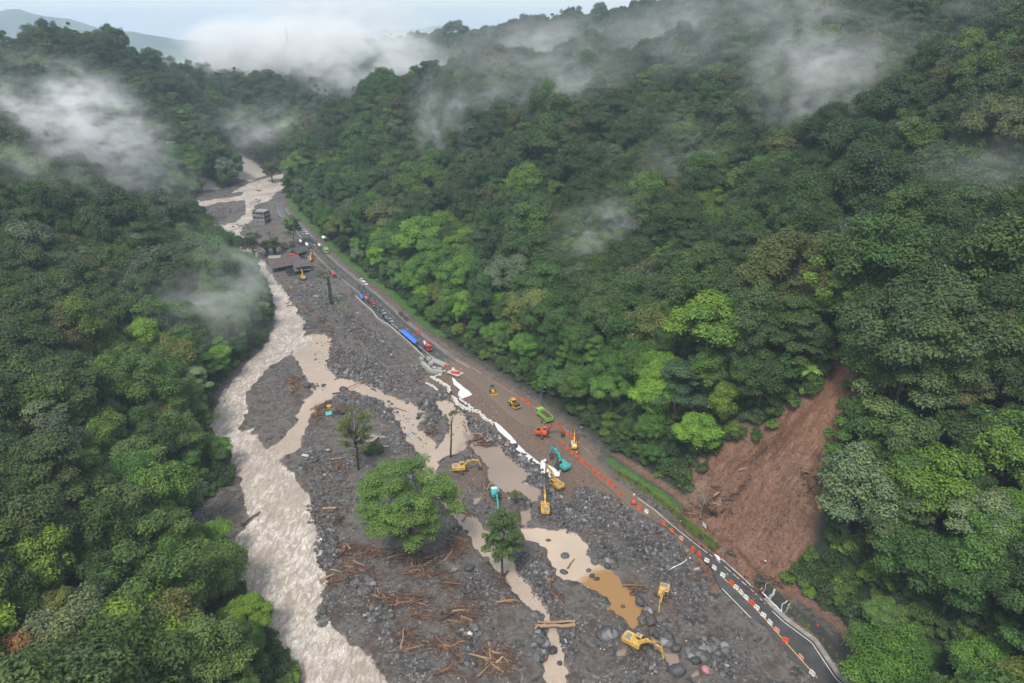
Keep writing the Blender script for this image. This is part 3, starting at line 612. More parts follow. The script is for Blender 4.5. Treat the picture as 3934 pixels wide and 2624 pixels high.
# keep the open river bed open: nothing from the left slope leans across it
FLOORV = [p for p in LBANK[1:]]+[(690,402),(668,420),(660,450)]+[(p[0]+4, p[1]) for p in RR[::-1]]
tv = [proj(T[:,0], T[:,1], T[:,2]+h*T[:,3]) for h in (9.0, 14.0)]
bad = np.zeros(len(T), bool)
for v_ in tv: bad |= (sdpoly(v_[0], v_[1], FLOORV) < -12) & (v_[2] < 560)
T = T[~bad]

def slope_hit(vx_, vy_, h):
    """walk the sight line down until it meets the ground plus h"""
    d = np.linspace(60, 1200, 1600); a = (vx_-CXV)/FV; b = (CYV-vy_)/FV; X = a*d; Y = d*(CP+b*SP); Z = H+d*(-SP+b*CP); g = ground_z(X, Y); k = np.argmax(Z < g+h); return X[k], Y[k], g[k]
FEAT = [(180,760,1.35,5,(.085,.108,.034),'broad flat-topped olive tree on the left slope'),(85,870,1.35,6,(.036,.088,.036),'wide dark green tree with fine leaves at the left frame edge'),(140,1050,1.3,3,(.085,.118,.074),'pale grey green willow-like tree on the left slope'),(2085,870,1.8,10,(.085,.132,.050),'tall pale green layered tree right of the scar top'),
 (2060,1200,1.35,4,(.062,.104,.036),'layered tree with pale leaves right of the scar foot'),(2030,1490,1.35,11,(.075,.165,.022),'fresh lime green tree at the lower right above the road'),(2285,310,1.5,6,(.100,.128,.048),'pale spreading tree high at the right frame edge'),(1660,930,.95,2,(.125,.200,.028),'narrow yellow green tree left of the scar'),(1560,880,1.35,10,(.052,.104,.052),'bluish green layered tree above the grass verge'),
 (1340,880,1.0,0,(.07,.150,.030),'rounded bright green tree by the brown fill road'),(1700,425,1.5,8,(.090,.155,.030),'yellow green round tree in the middle of the right slope'),(395,345,1.4,4,(.125,.190,.065),'pale yellow green layered tree by the left mist'),(2215,150,1.5,5,(.080,.145,.030),'bright spreading tree below the upper right corner'),(2095,310,1.5,7,(.100,.120,.088),'thin grey tree standing in the right slope mist'),
 (1005,715,.85,11,(.075,.165,.034),'small round bright tree beside the parked black cars'),(965,690,.8,1,(.070,.150,.034),'small bright tree above the parked black cars'),(310,1105,1.2,0,(.072,.165,.028),'lime green rounded tree low on the left slope'),(60,1535,.95,5,(.20,.115,.05),'rust orange tree in the lower left corner'),(1500,720,1.4,9,(.055,.115,.030),'tall dense green tree mid slope above the bulldozer'),(1610,640,1.3,5,(.050,.100,.030),'broad green tree high above the scar')]
fx = []
for f in FEAT:
    x, y, z = slope_hit(f[0], f[1], 11*f[2]); T = T[np.hypot(T[:,0]-x, T[:,1]-y) > 4.6*f[2]]; fx.append((x, y, z, f[2], random.uniform(0,6.28), f[3], *f[4]))
T = np.vstack([T, np.array(fx)]); NF = len(fx)
vx, vy, dd = proj(T[:,0], T[:,1], T[:,2]+11*T[:,3])
inview = (vx > -10) & (vx < 2361) & (vy > -10) & (vy < 1590)
appar = np.where(inview, T[:,3]/dd, 0); appar[-NF:] = 9; order = np.argsort(-appar); NEAR = order[:300]; near = np.zeros(len(T), bool); near[NEAR] = True
def where_words(x, y, vx_, vy_):
    return 'left' if x < 0 and vx_ < 900 else 'right'
def hue(t):
    r, g, b = t
    if r > g: return 'rust brown'
    if g > .19: return 'bright lime green'
    if g > .125: return 'light green'
    if b > .55*g: return 'grey green'
    if r > .8*g: return 'olive green'
    if g > .085: return 'mid green'
    return 'dark green'
KW = {'dome':'round-crowned','tall':'tall','layer':'layered-crowned','wide':'spreading','open':'open-crowned'}
for i in NEAR:
    x, y, z, s, r, p, *t = T[i]; p = int(p); pr = PROTO[p]; pvx, pvy = vx[i], vy[i]
    if pvx < 1000:
        zone = ('left slope in the bottom corner' if pvy > 1250 and pvx < 350 else 'left slope beside the rapids' if pvy > 1250 else 'left slope at middle height' if pvy > 850 else 'left slope, high up')
    else:
        zone = ('slope right of scar foot' if pvy > 1250 else 'slope right of scar top' if pvx > 1950 and pvy > 700 else 'slope above the excavators' if pvy > 800 else 'upper right slope')
    row = 'at frame edge' if (pvx < 120 or pvx > 2230) else 'among others'
    fl_ = FEAT[i-(len(T)-NF)][5] if i >= len(T)-NF else None
    o = thing('forest_tree', fl_ or f"{hue(t)} {KW[pr['kind']]} tree {row} on the {zone}"[:150], 'tree', (x, y, z), r, 'single trees on the near forest slopes')
    o.scale = (s, s, s*(.92+.2*((i*37) % 10)/10))
    a = obj('trunk', pr['trunk'], None, o); c = obj('crown', pr['crown'], None, o); c.color = (*t, 1)
# labels: keep within 16 words
for o in list(col.objects):
    if o.name.startswith('forest_tree') and 'label' in o: o['label'] = ' '.join(o['label'].replace(' among others','').split()[:16])

def gn_scatter(name, pts, scl, rot, idx_, tint, protos, kind='stuff', label=None, cat=None):
    """one object whose points carry copies of the given meshes"""
    c = bpy.data.collections.new(name+'_kinds')
    for i, me in enumerate(protos):
        po = bpy.data.objects.new('%s_kind_%02d' % (name, i), me); po.color = (0,0,0,1); c.objects.link(po)
    me = bpy.data.meshes.new(name); n = len(pts); me.vertices.add(n); me.vertices.foreach_set('co', np.asarray(pts, np.float32).ravel())
    for an, typ, arr in (('scl','FLOAT_VECTOR',scl),('rot','FLOAT_VECTOR',rot),('tintv','FLOAT_VECTOR',tint)):
        a = me.attributes.new(an, typ, 'POINT'); a.data.foreach_set('vector', np.asarray(arr, np.float32).ravel())
    a = me.attributes.new('pick', 'INT', 'POINT'); a.data.foreach_set('value', np.asarray(idx_, np.int32))
    o = obj(name, me); o.color = (0,0,0,1); ng = bpy.data.node_groups.new(name, 'GeometryNodeTree')
    ng.interface.new_socket('Geometry', in_out='INPUT', socket_type='NodeSocketGeometry'); ng.interface.new_socket('Geometry', in_out='OUTPUT', socket_type='NodeSocketGeometry')
    gi = ng.nodes.new('NodeGroupInput'); go = ng.nodes.new('NodeGroupOutput'); ip = ng.nodes.new('GeometryNodeInstanceOnPoints')
    ci = ng.nodes.new('GeometryNodeCollectionInfo'); ci.inputs['Collection'].default_value = c; ci.inputs['Separate Children'].default_value = True; ci.inputs['Reset Children'].default_value = True
    def na(nm, dt):
        q = ng.nodes.new('GeometryNodeInputNamedAttribute'); q.data_type = dt; q.inputs['Name'].default_value = nm; return q.outputs['Attribute']
    er = ng.nodes.new('FunctionNodeEulerToRotation'); L = ng.links.new
    L(na('rot','FLOAT_VECTOR'), er.inputs[0]); L(er.outputs[0], ip.inputs['Rotation']); L(na('scl','FLOAT_VECTOR'), ip.inputs['Scale']); L(na('pick','INT'), ip.inputs['Instance Index'])
    ip.inputs['Pick Instance'].default_value = True; L(gi.outputs[0], ip.inputs['Points']); L(ci.outputs[0], ip.inputs['Instance'])
    st = ng.nodes.new('GeometryNodeStoreNamedAttribute'); st.data_type = 'FLOAT_COLOR'; st.domain = 'INSTANCE'; st.inputs['Name'].default_value = 'tint'
    L(ip.outputs[0], st.inputs['Geometry']); L(na('tintv','FLOAT_VECTOR'), st.inputs['Value']); L(st.outputs[0], go.inputs[0])
    md = o.modifiers.new('scatter', 'NODES'); md.node_group = ng
    return tag(o, label, cat, None, kind)
F_ = T[~near]; n = len(F_); print('trees', len(T), 'forest', n)
gn_scatter('forest', F_[:,:3], np.stack([F_[:,3]]*3, 1)*np.c_[np.ones(n), np.ones(n), rngT.uniform(.88,1.15,n)], np.c_[np.zeros((n,2)), F_[:,4]], F_[:,5].astype(int), F_[:,6:9], [p['join'] for p in PROTO], label='misty rainforest covering the far and upper slopes', cat='forest')
# undergrowth: ferns and bushes that close the gaps
def scatter_bush(x, y, clear, rlim, scar_d, rng):
    vx_, vy_, d = proj(x, y, np.full_like(x, 20)); ok = (d > 40) & (vx_ > -150) & (vx_ < 2500) & (vy_ < 1750) & (vy_ > -100); x, y = x[ok], y[ok]
    m = masks(x, y); left_ = m['rl'] < m['rr']; nearroad = (~left_) & (m['rr'] < 60) & (y < 640)
    gap = np.where(nearroad, m['rr']-rlim, m['floor']-clear); ok = (gap > 0) & (m['scar'] > scar_d-1.2+4.0*fbm(x/5, y/5, 2, 87)) & (m['floor'] > 0)
    for (bx, by, d0, rr_) in [(575,370,690,24),(550,345,700,20),(600,400,690,16),(500,1185,216,8),(530,1150,222,7),(515,1215,208,7)]:
        p = PD(bx, by, d0); ok &= np.hypot(x-p[0], y-p[1]) > rr_
    x, y = x[ok], y[ok]; m = {q: (v[ok] if q != 'wat_each' else [e[ok] for e in v]) for q, v in m.items()}
    return x, y, ground_z(x, y, m)
rb = np.random.default_rng(9); bx, by, bz = scatter_bush(*jitter(-230, 240, 60, 420, 3.0, rb), 0.3, 8.6, .6, rb); n = len(bx)
bt = PAL[rb.choice(6, n, p=[.2,.15,.3,.15,.13,.07])]*rb.uniform(.8,1.2,(n,1))
gn_scatter('undergrowth', np.c_[bx, by, bz], np.stack([rb.uniform(.55,1.25,n)]*3, 1), np.c_[np.zeros((n,2)), rb.uniform(0,6.28,n)], rb.integers(0,3,n), bt, BUSH, label='dense green undergrowth between the trees', cat='undergrowth')
print('bush', n)
# ================================================================== STONES, LOGS, SANDBAGS
def stone_material():
    m, t, b = material('river_stone'); oi = N(t, 'ShaderNodeObjectInfo'); ai = N(t, 'ShaderNodeAttribute', attribute_type='INSTANCER', attribute_name='tint')
    tint = mixc(t, 1.0, oi.outputs['Color'], ai.outputs['Color'], 'ADD'); tcn = N(t, 'ShaderNodeTexCoord'); n = noise(t, 3.0, 6, .65, tcn.outputs['Object'])
    k = ramp(t, n.outputs[0], [(.25,(.55,.55,.55)),(.55,(1,1,1)),(.75,(1.5,1.45,1.4))]); t.links.new(mixc(t, 1.0, tint, k, 'MULTIPLY'), b.inputs['Base Color'])
    b.inputs['Roughness'].default_value = .55; bump(t, n.outputs[0], .9, .3, b); return m
M_STONE = stone_material()
def rock_mesh(seed, sub_, name='boulder'):
    rng = np.random.default_rng(seed); bm = bmesh.new(); bmesh.ops.create_icosphere(bm, subdivisions=sub_, radius=1)
    planes = [(Vector(rng.normal(size=3)).normalized(), rng.uniform(.62,.95)) for _ in range(9)]; sc_ = Vector((rng.uniform(.85,1.25), rng.uniform(.7,1.0), rng.uniform(.6,.85)))
    for v in bm.verts:
        for nrm_, d in planes:
            q = v.co.dot(nrm_)-d
            if q > 0: v.co -= nrm_*q*.85
        v.co += v.co.normalized()*float(rng.normal(0,.025)); v.co = Vector((v.co.x*sc_.x, v.co.y*sc_.y, v.co.z*sc_.z))
    me = bpy.data.meshes.new(name); bm.to_mesh(me); bm.free(); me.materials.append(M_STONE); me.polygons.foreach_set('use_smooth', [sub_ > 1]*len(me.polygons)); return me
ROCK_HI = [rock_mesh(i, 2) for i in range(6)]; ROCK_LO = [rock_mesh(20+i, 1, 'stone') for i in range(5)]
rs = np.random.default_rng(77)
sx, sy, sr = [], [], []
def stones(k, x, y, wpx, hpx, n, rmin, rmax, z=0.2, rot=0.0, pw=2.2):
    """n stones spread over an ellipse measured in a plan window"""
    for _ in range(n):
        a = rs.uniform(0,6.283); q = math.sqrt(rs.random()); dx, dy = math.cos(a)*q*wpx, math.sin(a)*q*hpx
        p = GW(k, x+dx*math.cos(rot)-dy*math.sin(rot), y+dx*math.sin(rot)+dy*math.cos(rot), z)
        sx.append(p[0]); sy.append(p[1]); sr.append(rmin+(rmax-rmin)*rs.random()**pw)
# riprap below the white sheet
stones('E',900,230,560,95,420,.25,1.15,rot=R(38),pw=1.6); stones('E',1280,560,260,110,170,.25,1.2,rot=R(48),pw=1.5); stones('E',640,20,330,60,150,.25,1.0,rot=R(38))
stones('E',1480,760,230,150,170,.25,1.1,pw=1.6); stones('E',1640,960,200,130,150,.2,.9); stones('E',1750,1250,260,150,260,.2,.8)
stones('E',2150,1150,170,330,420,.2,.75,rot=R(-30)); stones('E',1230,1120,110,70,60,.2,.8); stones('E',1950,1420,200,150,200,.2,.9)
stones('F',500,850,560,190,620,.2,.75,rot=R(30)); stones('F',1150,1280,560,170,560,.2,.85,rot=R(28)); stones('F',350,650,260,90,260,.2,.6,rot=R(35)); stones('F',1500,1500,420,120,260,.2,.8,rot=R(25))
stones('H',1750,380,420,120,380,.2,.7,rot=R(40)); stones('H',2020,640,230,110,260,.15,.6,rot=R(35)); stones('H',1250,250,180,90,90,.25,1.0,rot=R(45)); stones('H',1650,880,60,90,22,.5,1.4,pw=1.0); stones('H',1850,1120,70,110,26,.5,1.4,rot=R(-30),pw=1.0)
stones('G',330,1300,220,150,150,.35,1.25,pw=1.2); stones('G',520,1440,230,130,130,.2,.8); stones('G',130,780,170,170,300,.15,.55); stones('G',420,420,200,150,160,.2,.6); stones('G',650,1200,350,280,380,.1,.35)
stones('H',420,420,140,260,420,.2,.75,rot=R(-40)); stones('H',620,720,90,220,260,.2,.7,rot=R(-25)); stones('H',480,700,40,150,90,.2,.6,rot=R(-30)); stones('H',830,1150,110,220,260,.15,.6); stones('H',500,1250,70,150,110,.25,1.1,pw=1.4); stones('H',480,900,50,60,34,.4,1.0)
stones('H',1240,1100,90,60,16,.5,1.5,pw=1.0); stones('H',1700,1450,250,90,120,.2,.8)
stones('J',1300,380,120,150,210,.25,1.2,pw=1.5); stones('J',1080,480,90,140,110,.2,.8); stones('J',850,330,170,110,190,.2,1.1,rot=R(35)); stones('J',520,240,300,70,200,.2,.8); stones('J',1550,260,260,70,230,.2,.9,rot=R(38)); stones('J',1000,90,420,70,280,.2,.8,rot=R(20))
stones('J',620,260,280,130,200,.15,.6); stones('J',250,880,250,150,330,.2,.8); stones('J',330,1110,240,90,260,.2,.6); stones('J',220,1350,150,180,260,.2,.9); stones('J',1150,640,140,90,200,.2,.6); stones('J',1650,500,110,60,80,.3,1.0)
stones('L',1380,620,330,90,420,.2,.8,rot=R(48)); stones('L',1500,850,300,120,330,.2,.85,rot=R(35)); stones('L',1900,820,260,160,260,.15,.5); stones('L',1780,1050,330,60,210,.3,1.1,rot=R(22),pw=1.5); stones('L',1150,180,200,80,220,.2,.8,rot=R(35)); stones('L',1600,450,330,140,330,.15,.5,rot=R(40)); stones('L',850,1250,230,190,260,.12,.4); stones('L',1040,1010,170,70,130,.15,.5,rot=R(25)); stones('L',1330,1130,110,40,50,.3,1.0)
stones('L',1350,770,60,90,26,.3,1.0)
stones('I',400,260,120,230,360,.3,.95,pw=1.4); stones('I',720,650,170,90,110,.4,1.2,pw=1.4); stones('I',360,1060,60,200,150,.3,1.0,pw=1.4); stones('I',920,950,150,80,110,.25,1.0); stones('I',620,1350,200,60,90,.2,.8,rot=R(25)); stones('I',850,1480,120,80,120,.2,.7); stones('I',600,900,260,200,260,.1,.4); stones('I',1900,650,170,130,160,.2,.7); stones('I',1850,1120,120,60,50,.3,1.0); stones('I',1050,1150,160,110,90,.2,.7); stones('I',1850,1350,80,160,90,.2,.8); stones('I',1300,1450,420,110,260,.1,.35)
stones('A',720,640,250,60,420,.3,.9,rot=R(-5)); stones('A',720,430,260,30,190,.3,.8,rot=R(-6)); stones('A',1120,560,60,130,160,.4,1.4); stones('A',950,810,120,60,110,.4,1.2); stones('B',350,240,260,140,170,.3,.9); stones('A',1150,340,70,60,60,.4,1.2)
stones('B',1250,900,420,160,420,.3,.9,rot=R(35)); stones('C',450,500,420,200,420,.3,.85,rot=R(40)); stones('C',1000,900,420,160,420,.25,.8,rot=R(38)); stones('C',700,1150,500,160,420,.25,.9,rot=R(25)); stones('C',1500,1350,300,160,260,.25,.8)
# named single rocks
BIGR = [('J',450,110,2.1,(.06,.055,.055)),('H',775,235,1.5,(.10,.11,.125)),('H',760,415,1.25,(.075,.072,.07)),('H',1100,305,1.35,(.11,.105,.10)),('H',1590,755,1.7,(.065,.063,.065)),('H',1710,985,1.9,(.085,.07,.06)),('H',1670,890,1.7,(.08,.07,.062)),('H',1740,1070,1.6,(.085,.07,.06)),('H',1880,1140,2.1,(.07,.068,.068)),('H',1990,1275,1.5,(.08,.073,.068)),('H',1995,1530,2.2,(.075,.075,.08)),('H',1245,1105,1.9,(.075,.07,.068)),('G',325,1500,1.25,(.42,.20,.22)),('G',160,1320,1.3,(.08,.078,.078)),('G',420,1340,1.3,(.085,.083,.082)),('G',265,960,1.2,(.10,.08,.07)),('H',1115,485,1.0,(.05,.042,.038)),('H',1070,455,1.0,(.06,.05,.045)),('H',1030,400,.9,(.09,.085,.082)),('H',1410,785,.8,(.09,.075,.068)),('H',590,65,.85,(.075,.06,.052)),('H',715,1405,.8,(.07,.058,.05)),('H',1715,755,1.0,(.12,.12,.12)),('I',1410,815,1.1,(.085,.085,.09)),('I',1835,485,1.5,(.06,.065,.068)),('I',1110,1370,.85,(.15,.145,.135)),('E',1070,275,1.9,(.055,.06,.07)),('E',1420,580,1.6,(.06,.062,.066)),('J',160,835,1.6,(.055,.053,.052)),('J',1210,265,1.6,(.075,.06,.055)),('J',700,230,1.2,(.07,.07,.072)),('J',690,270,1.3,(.06,.06,.062)),('J',1080,240,1.1,(.085,.088,.1)),('J',905,135,1.1,(.075,.072,.072)),('L',1420,1110,1.2,(.06,.058,.06)),('L',1250,1140,1.9,(.075,.07,.068)),('E',350,1510,.9,(.07,.062,.058)),('E',195,1480,1.1,(.045,.045,.047)),('H',645,1270,1.5,(.045,.045,.047))]
# background scatter over the whole bed
bx_ = rs.uniform(-250, 90, 26000); by_ = 85+(620-85)*rs.random(26000)**1.7
sx = np.r_[sx, bx_]; sy = np.r_[sy, by_]; sr = np.r_[sr, .12+.55*rs.random(26000)**2.6]; bgm = np.r_[np.zeros(len(sx)-26000, bool), np.ones(26000, bool)]
ms_ = masks(sx, sy); zz = ground_z(sx, sy, ms_); dens_n = fbm(sx/9, sy/9, 3, 99)
keep = (ms_['floor'] < 3) & (ms_['road'] > .4) & (zz > WATER_Z-.55) & ((~bgm) | ((dens_n > .10) & (zz > WATER_Z-.05)))
keep &= ~((ms_['rl'] < 9) & (sy > 196) & (sy < 262) & (ms_['rl'] < ms_['rr'])); keep &= (~bgm) | (ms_['rl'] < ms_['rr'])
sx, sy, sr, zz = sx[keep], sy[keep], np.minimum(sr[keep]*1.15, 1.7), zz[keep]; n = len(sx)
dd = proj(sx, sy, zz)[2]; vxx, vyy, _ = proj(sx, sy, zz); vis = (vxx > 0) & (vxx < 2351) & (vyy < 1568); big = np.argsort(-np.where(vis, sr/dd, 0))
nb_ = 300-len(BIGR); top_ = big[:nb_]; rest = np.setdiff1d(np.arange(n), top_)
stint = np.array((.094,.091,.091))*np.exp(rs.normal(.08,.5,(n,1)))*(1+rs.normal(0,.018,(n,3))); brn = rs.random(n) < .10; stint[brn] *= np.array((1.25,.95,.8))
AREA = [('by the rapids', lambda v: v[0] < 800), ('by the lone trees', lambda v: v[0] < 1180 and v[1] > 1000), ('on the riprap below the white sheet', lambda v: v[1] < 1120 and v[0] > 1080),
        ('beside the brown pool', lambda v: 1180 <= v[0] < 1480 and v[1] >= 1120), ('in the heap below the broken road edge', lambda v: v[0] >= 1480 and v[1] >= 1120), ('on the upper debris bank', lambda v: True)]
def boulder(x, y, z, r, c, i, label=None):
    ve = proj(x, y, z)[:2]; ar = next(a for a, f in AREA if f(ve)); shade = 'pale grey' if c[1] > .10 else 'brownish' if c[0] > 1.15*c[2] else 'black' if c[1] < .05 else 'dark grey'
    sz_ = 'huge' if r > 1.45 else 'large' if r > 1.05 else 'rounded'
    o = obj('boulder', ROCK_HI[i % 6], None, None, (x, y, z+r*.18)); o.scale = (r, r, r); o.rotation_euler = (rs.uniform(-.4,.4), rs.uniform(-.4,.4), rs.uniform(0,6.28)); o.color = (*c, 1)
    tag(o, label or f'{sz_} {shade} boulder lying {ar}', 'boulder', 'boulders on the river bed')
for q, i in enumerate(top_): boulder(sx[i], sy[i], zz[i], sr[i], tuple(stint[i]), q)
for q, (k, x, y, r, c) in enumerate(BIGR):
    p = GW(k, x, y, -.1 if k == 'H' else .3); z = gz(*p); z = max(z, WATER_Z-.25)
    boulder(p[0], p[1], z, r, c, q+3, 'pink painted boulder by the lower frame edge' if c[0] > .3 else None)
nr_ = len(rest); print('stones', nr_)
rsc = sr[rest][:,None]*rs.uniform(.8,1.2,(nr_,3))
gn_scatter('gravel', np.c_[sx[rest], sy[rest], zz[rest]+.12*sr[rest]], rsc, rs.uniform(0,6.28,(nr_,3)), rs.integers(0,5,nr_), stint[rest], ROCK_LO, label='grey river stones and gravel strewn over the bed', cat='gravel')

# ------------------------------------------------------------------ logs
def wood_material():
    m, t, b = material('driftwood'); oi = N(t, 'ShaderNodeObjectInfo'); ai = N(t, 'ShaderNodeAttribute', attribute_type='INSTANCER', attribute_name='tint')
    tint = mixc(t, 1.0, oi.outputs['Color'], ai.outputs['Color'], 'ADD'); tcn = N(t, 'ShaderNodeTexCoord'); mpn = N(t, 'ShaderNodeMapping'); mpn.inputs['Scale'].default_value = (6,60,60); t.links.new(tcn.outputs['Generated'], mpn.inputs[0])
    n = noise(t, 1.0, 5, .65, mpn.outputs[0]); k = ramp(t, n.outputs[0], [(.3,(.5,.45,.42)),(.55,(1,1,1)),(.75,(1.55,1.5,1.4))]); t.links.new(mixc(t, 1.0, tint, k, 'MULTIPLY'), b.inputs['Base Color']); b.inputs['Roughness'].default_value = .75; return m
M_WOOD = wood_material()
def log_mesh(seed, r=.05, fork=False, root=False):
    rng = np.random.default_rng(seed); t = np.linspace(-.5,.5,6); p = np.c_[t, np.cumsum(rng.normal(0,.032,6)), np.cumsum(rng.normal(0,.012,6))]
    parts = [tube(p, r*(1-.45*(t+.5))*rng.uniform(.9,1.1,6), 7)]
    P0, F0 = parts[0]
    # cut faces: rings closed towards their centres
    for ring, c in ((range(0,7), p[0]), (range(35,42), p[-1])):
        ring = list(ring); v = np.vstack([P0[ring], c[None]+(0,0,0)]); parts.append((v, np.array([[i, (i+1) % 7, 7, 7] for i in range(7)])))
    if fork: parts.append(limb(p[3], p[3]+np.array([.32, rng.choice([-1,1])*.2, .05]), r*.6, r*.25, rng, 4, .02, 6))
    if root:
        for _ in range(9):
            d = rng.normal(size=3); d[0] = -abs(d[0])*.6; d /= np.linalg.norm(d); parts.append(limb(p[0], p[0]+d*rng.uniform(.10,.2), r*.5, r*.08, rng, 4, .0, 4))
    P, F = merge(parts); me = bpy.data.meshes.new('log')
    me.from_pydata(P.tolist(), [], [list(dict.fromkeys(f)) for f in F.tolist()]); me.materials.append(M_WOOD); me.polygons.foreach_set('use_smooth', [True]*len(me.polygons)); return me
LOGM = [log_mesh(i, .045+.012*(i % 3), fork=(i % 4 == 3), root=(i % 5 == 4)) for i in range(10)]
COLW = {'red-brown':(.130,.066,.046),'tan':(.32,.215,.130),'dark brown':(.062,.042,.033),'orange-brown':(.215,.112,.060)}
rl_ = np.random.default_rng(31); twx = []
def logs(k, x, y, n, w_, h_, ang, place_, lmin=1.6, lmax=6.0, cols=('red-brown','tan','dark brown','orange-brown'), z=.3, pile=.25, grp=None):
    for i in range(int(n*.95+.5) if n > 3 else n):
        dx, dy = rl_.normal(0,.5,2); p = GW(k, x+dx*w_, y+dy*h_, z); g = gz(*p); g = max(g, WATER_Z)
        L = lmin+(lmax-lmin)*rl_.random()**1.15; c = cols[rl_.integers(len(cols))]; cv = np.array(COLW[c])*rl_.uniform(.75,1.25)
        mi = int(rl_.integers(len(LOGM))); th = L*(1.0 if L > 4 else 1.5); n_ = 0
        o = obj('log', LOGM[mi], None, None, (p[0], p[1], g+.10*L*.5+pile*rl_.random()*(1-min(1, abs(dx)+abs(dy))))); o.scale = (L, th, th); o.color = (*cv, 1)
        o.rotation_euler = (rl_.uniform(0,6.28), rl_.normal(0,.10), R(ang)+rl_.normal(0,.5)+(1.2 if rl_.random() < .18 else 0))
        tag(o, f"{'long' if L > 3.2 else 'short'} {c} {'forked ' if mi % 4 == 3 else 'root-ended ' if mi % 5 == 4 else ''}log {place_}", 'log', grp or 'driftwood logs')
    for _ in range(n*40):
        dx, dy = rl_.normal(0,.62,2); p = GW(k, x+dx*w_, y+dy*h_, z); twx.append((p[0], p[1], R(ang)+rl_.normal(0,.6), rl_.uniform(.5,2.4)))
for a in [('I',700,530,13,190,150,-40,'in the tangle beside the rapids'),('I',620,290,7,90,70,60,'at the rapids end of the wood strip'),('I',900,320,9,220,60,10,'strewn behind the big tree shadow strip'),('I',1240,390,5,110,50,35,'among thick logs below the big tree'),('I',1450,370,11,220,60,15,'in the strip below the big tree'),('I',1720,250,10,120,90,-30,'heaped by the narrow stream under the tree',),
  ('I',1400,520,9,180,50,-10,'scattered on grey mud below the big tree'),('I',1670,630,8,90,60,-20,'in the small heap near the dark tree'),('I',1280,800,12,170,90,-15,'in the middle tangle on grey mud'),('I',1750,960,18,210,120,-35,'in the pale heap near the narrow stream'),('I',1330,960,3,80,40,20,'lying apart on the grey mud'),('I',1200,1180,11,140,90,30,'in the dark root tangle'),('I',1560,1240,8,230,80,-30,'in the long row near the frame bottom'),('I',1700,1390,3,80,80,-50,'leaning near the frame bottom'),
  ('I',900,740,3,60,60,-70,'lying alone by boulders'),('I',1010,800,7,140,50,-15,'in the thin row on grey gravel'),('I',450,600,5,60,60,30,'at the edge of the rapids'),('I',2070,1400,17,160,120,-25,'in the heap at the frame bottom'),('I',1630,1520,3,100,40,-20,'half out of the frame bottom'),('I',1880,760,2,90,60,-20,'lying alone by the narrow stream'),
  ('J',210,300,6,60,60,80,'by the wrecked teal shed'),('J',180,400,6,60,60,70,'below the wrecked teal shed'),('J',110,900,1,5,5,-60,'alone on the left gravel bank'),('J',400,890,5,110,50,25,'on the left gravel bank'),('J',310,1330,5,130,60,20,'on the rubble left of the big tree'),('J',380,1440,4,80,60,40,'low left of the big tree'),
  ('J',1850,640,13,110,60,-15,'in the red pile beside the muddy pool',2.5,6.0,('red-brown','red-brown','tan'),.3,.9),('J',1340,540,3,50,30,-10,'rootstock on the stone bar'),('J',1020,310,1,5,5,-10,'alone in the braided channel'),('J',1910,1090,4,60,40,30,'near the second muddy pool'),('J',1680,1370,2,30,20,-30,'by the narrow stream bend'),
  ('L',1120,1060,6,90,30,10,'on the mid-river gravel island'),('L',1130,1140,6,60,60,-60,'lower on the mid-river island'),('L',1150,1235,2,60,20,-20,'at the island tip'),
  ('L',1410,480,6,50,60,70,'beneath the lone palm',1.5,4),('L',1480,580,6,50,50,-50,'near the palm debris bank',1.5,4),('L',1480,665,4,40,40,20,'by the upper rapids bank',1.5,4),('L',1550,830,11,80,60,50,'in the red heap on the upper bank',1.5,4.5,('red-brown','red-brown','orange-brown')),('L',1810,580,10,70,90,60,'in the pale heap below the parapet',1.5,4.5),('L',1830,940,2,40,40,40,'alone on the upper debris bank'),('L',1250,350,4,80,40,-35,'by the upper rapids edge'),('L',1110,150,4,70,40,-25,'below the wrecked house',2,5),
  ('H',160,740,3,60,40,-50,'left of the narrow stream'),('H',90,1400,10,160,110,-30,'in the near heap beside the narrow stream'),('H',700,700,3,60,50,60,'on the bar by the pool'),('H',1560,600,5,90,50,-20,'by the pool below the facing excavator'),('H',80,450,4,60,60,60,'at the foot of the dark tree'),('H',1620,990,1,10,10,-40,'between boulders by the pool'),
  ('B',1640,710,4,50,20,-25,'stacked beside the far road'),('A',760,620,1,10,10,20,'alone on the far river island',4,6),('M',560,1465,3,50,10,-10,'on the landslide foot'),('M',430,1405,1,5,5,60,'standing out of the landslide foot'),('M',660,1350,4,120,60,40,'half buried in the landslide')]:
    logs(*a)
def one_log(k, a, b, r, c, label, z=.4, mesh=0, dz=.3):
    p, q = GW(k, *a, z), GW(k, *b, z); g = max(max(gz(*p), gz(*q)), WATER_Z); L = np.linalg.norm(q-p)
    o = obj('log', LOGM[mesh], None, None, ((p[0]+q[0])/2, (p[1]+q[1])/2, g+dz)); o.scale = (L, r/.05, r/.05); o.rotation_euler = (0, 0, math.atan2(q[1]-p[1], q[0]-p[0])); o.color = (*COLW[c], 1); tag(o, label, 'log', 'driftwood logs')
one_log('H',(880,985),(470,985),.42,'tan','upper of two thick logs bridging the narrow stream',.2,0,.5); one_log('H',(880,1010),(500,1025),.5,'tan','lower forked log of two bridging the narrow stream',.2,1,.45); one_log('H',(560,1020),(440,1070),.4,'tan','stub fork of the log bridge over the stream',.2,2,.3)
one_log('H',(560,525),(650,485),.5,'orange-brown','short fat cut log on the bar by the pool',.2,2); one_log('H',(800,385),(880,275),.3,'orange-brown','split log floating in the pale pool',-.4,0,.1)
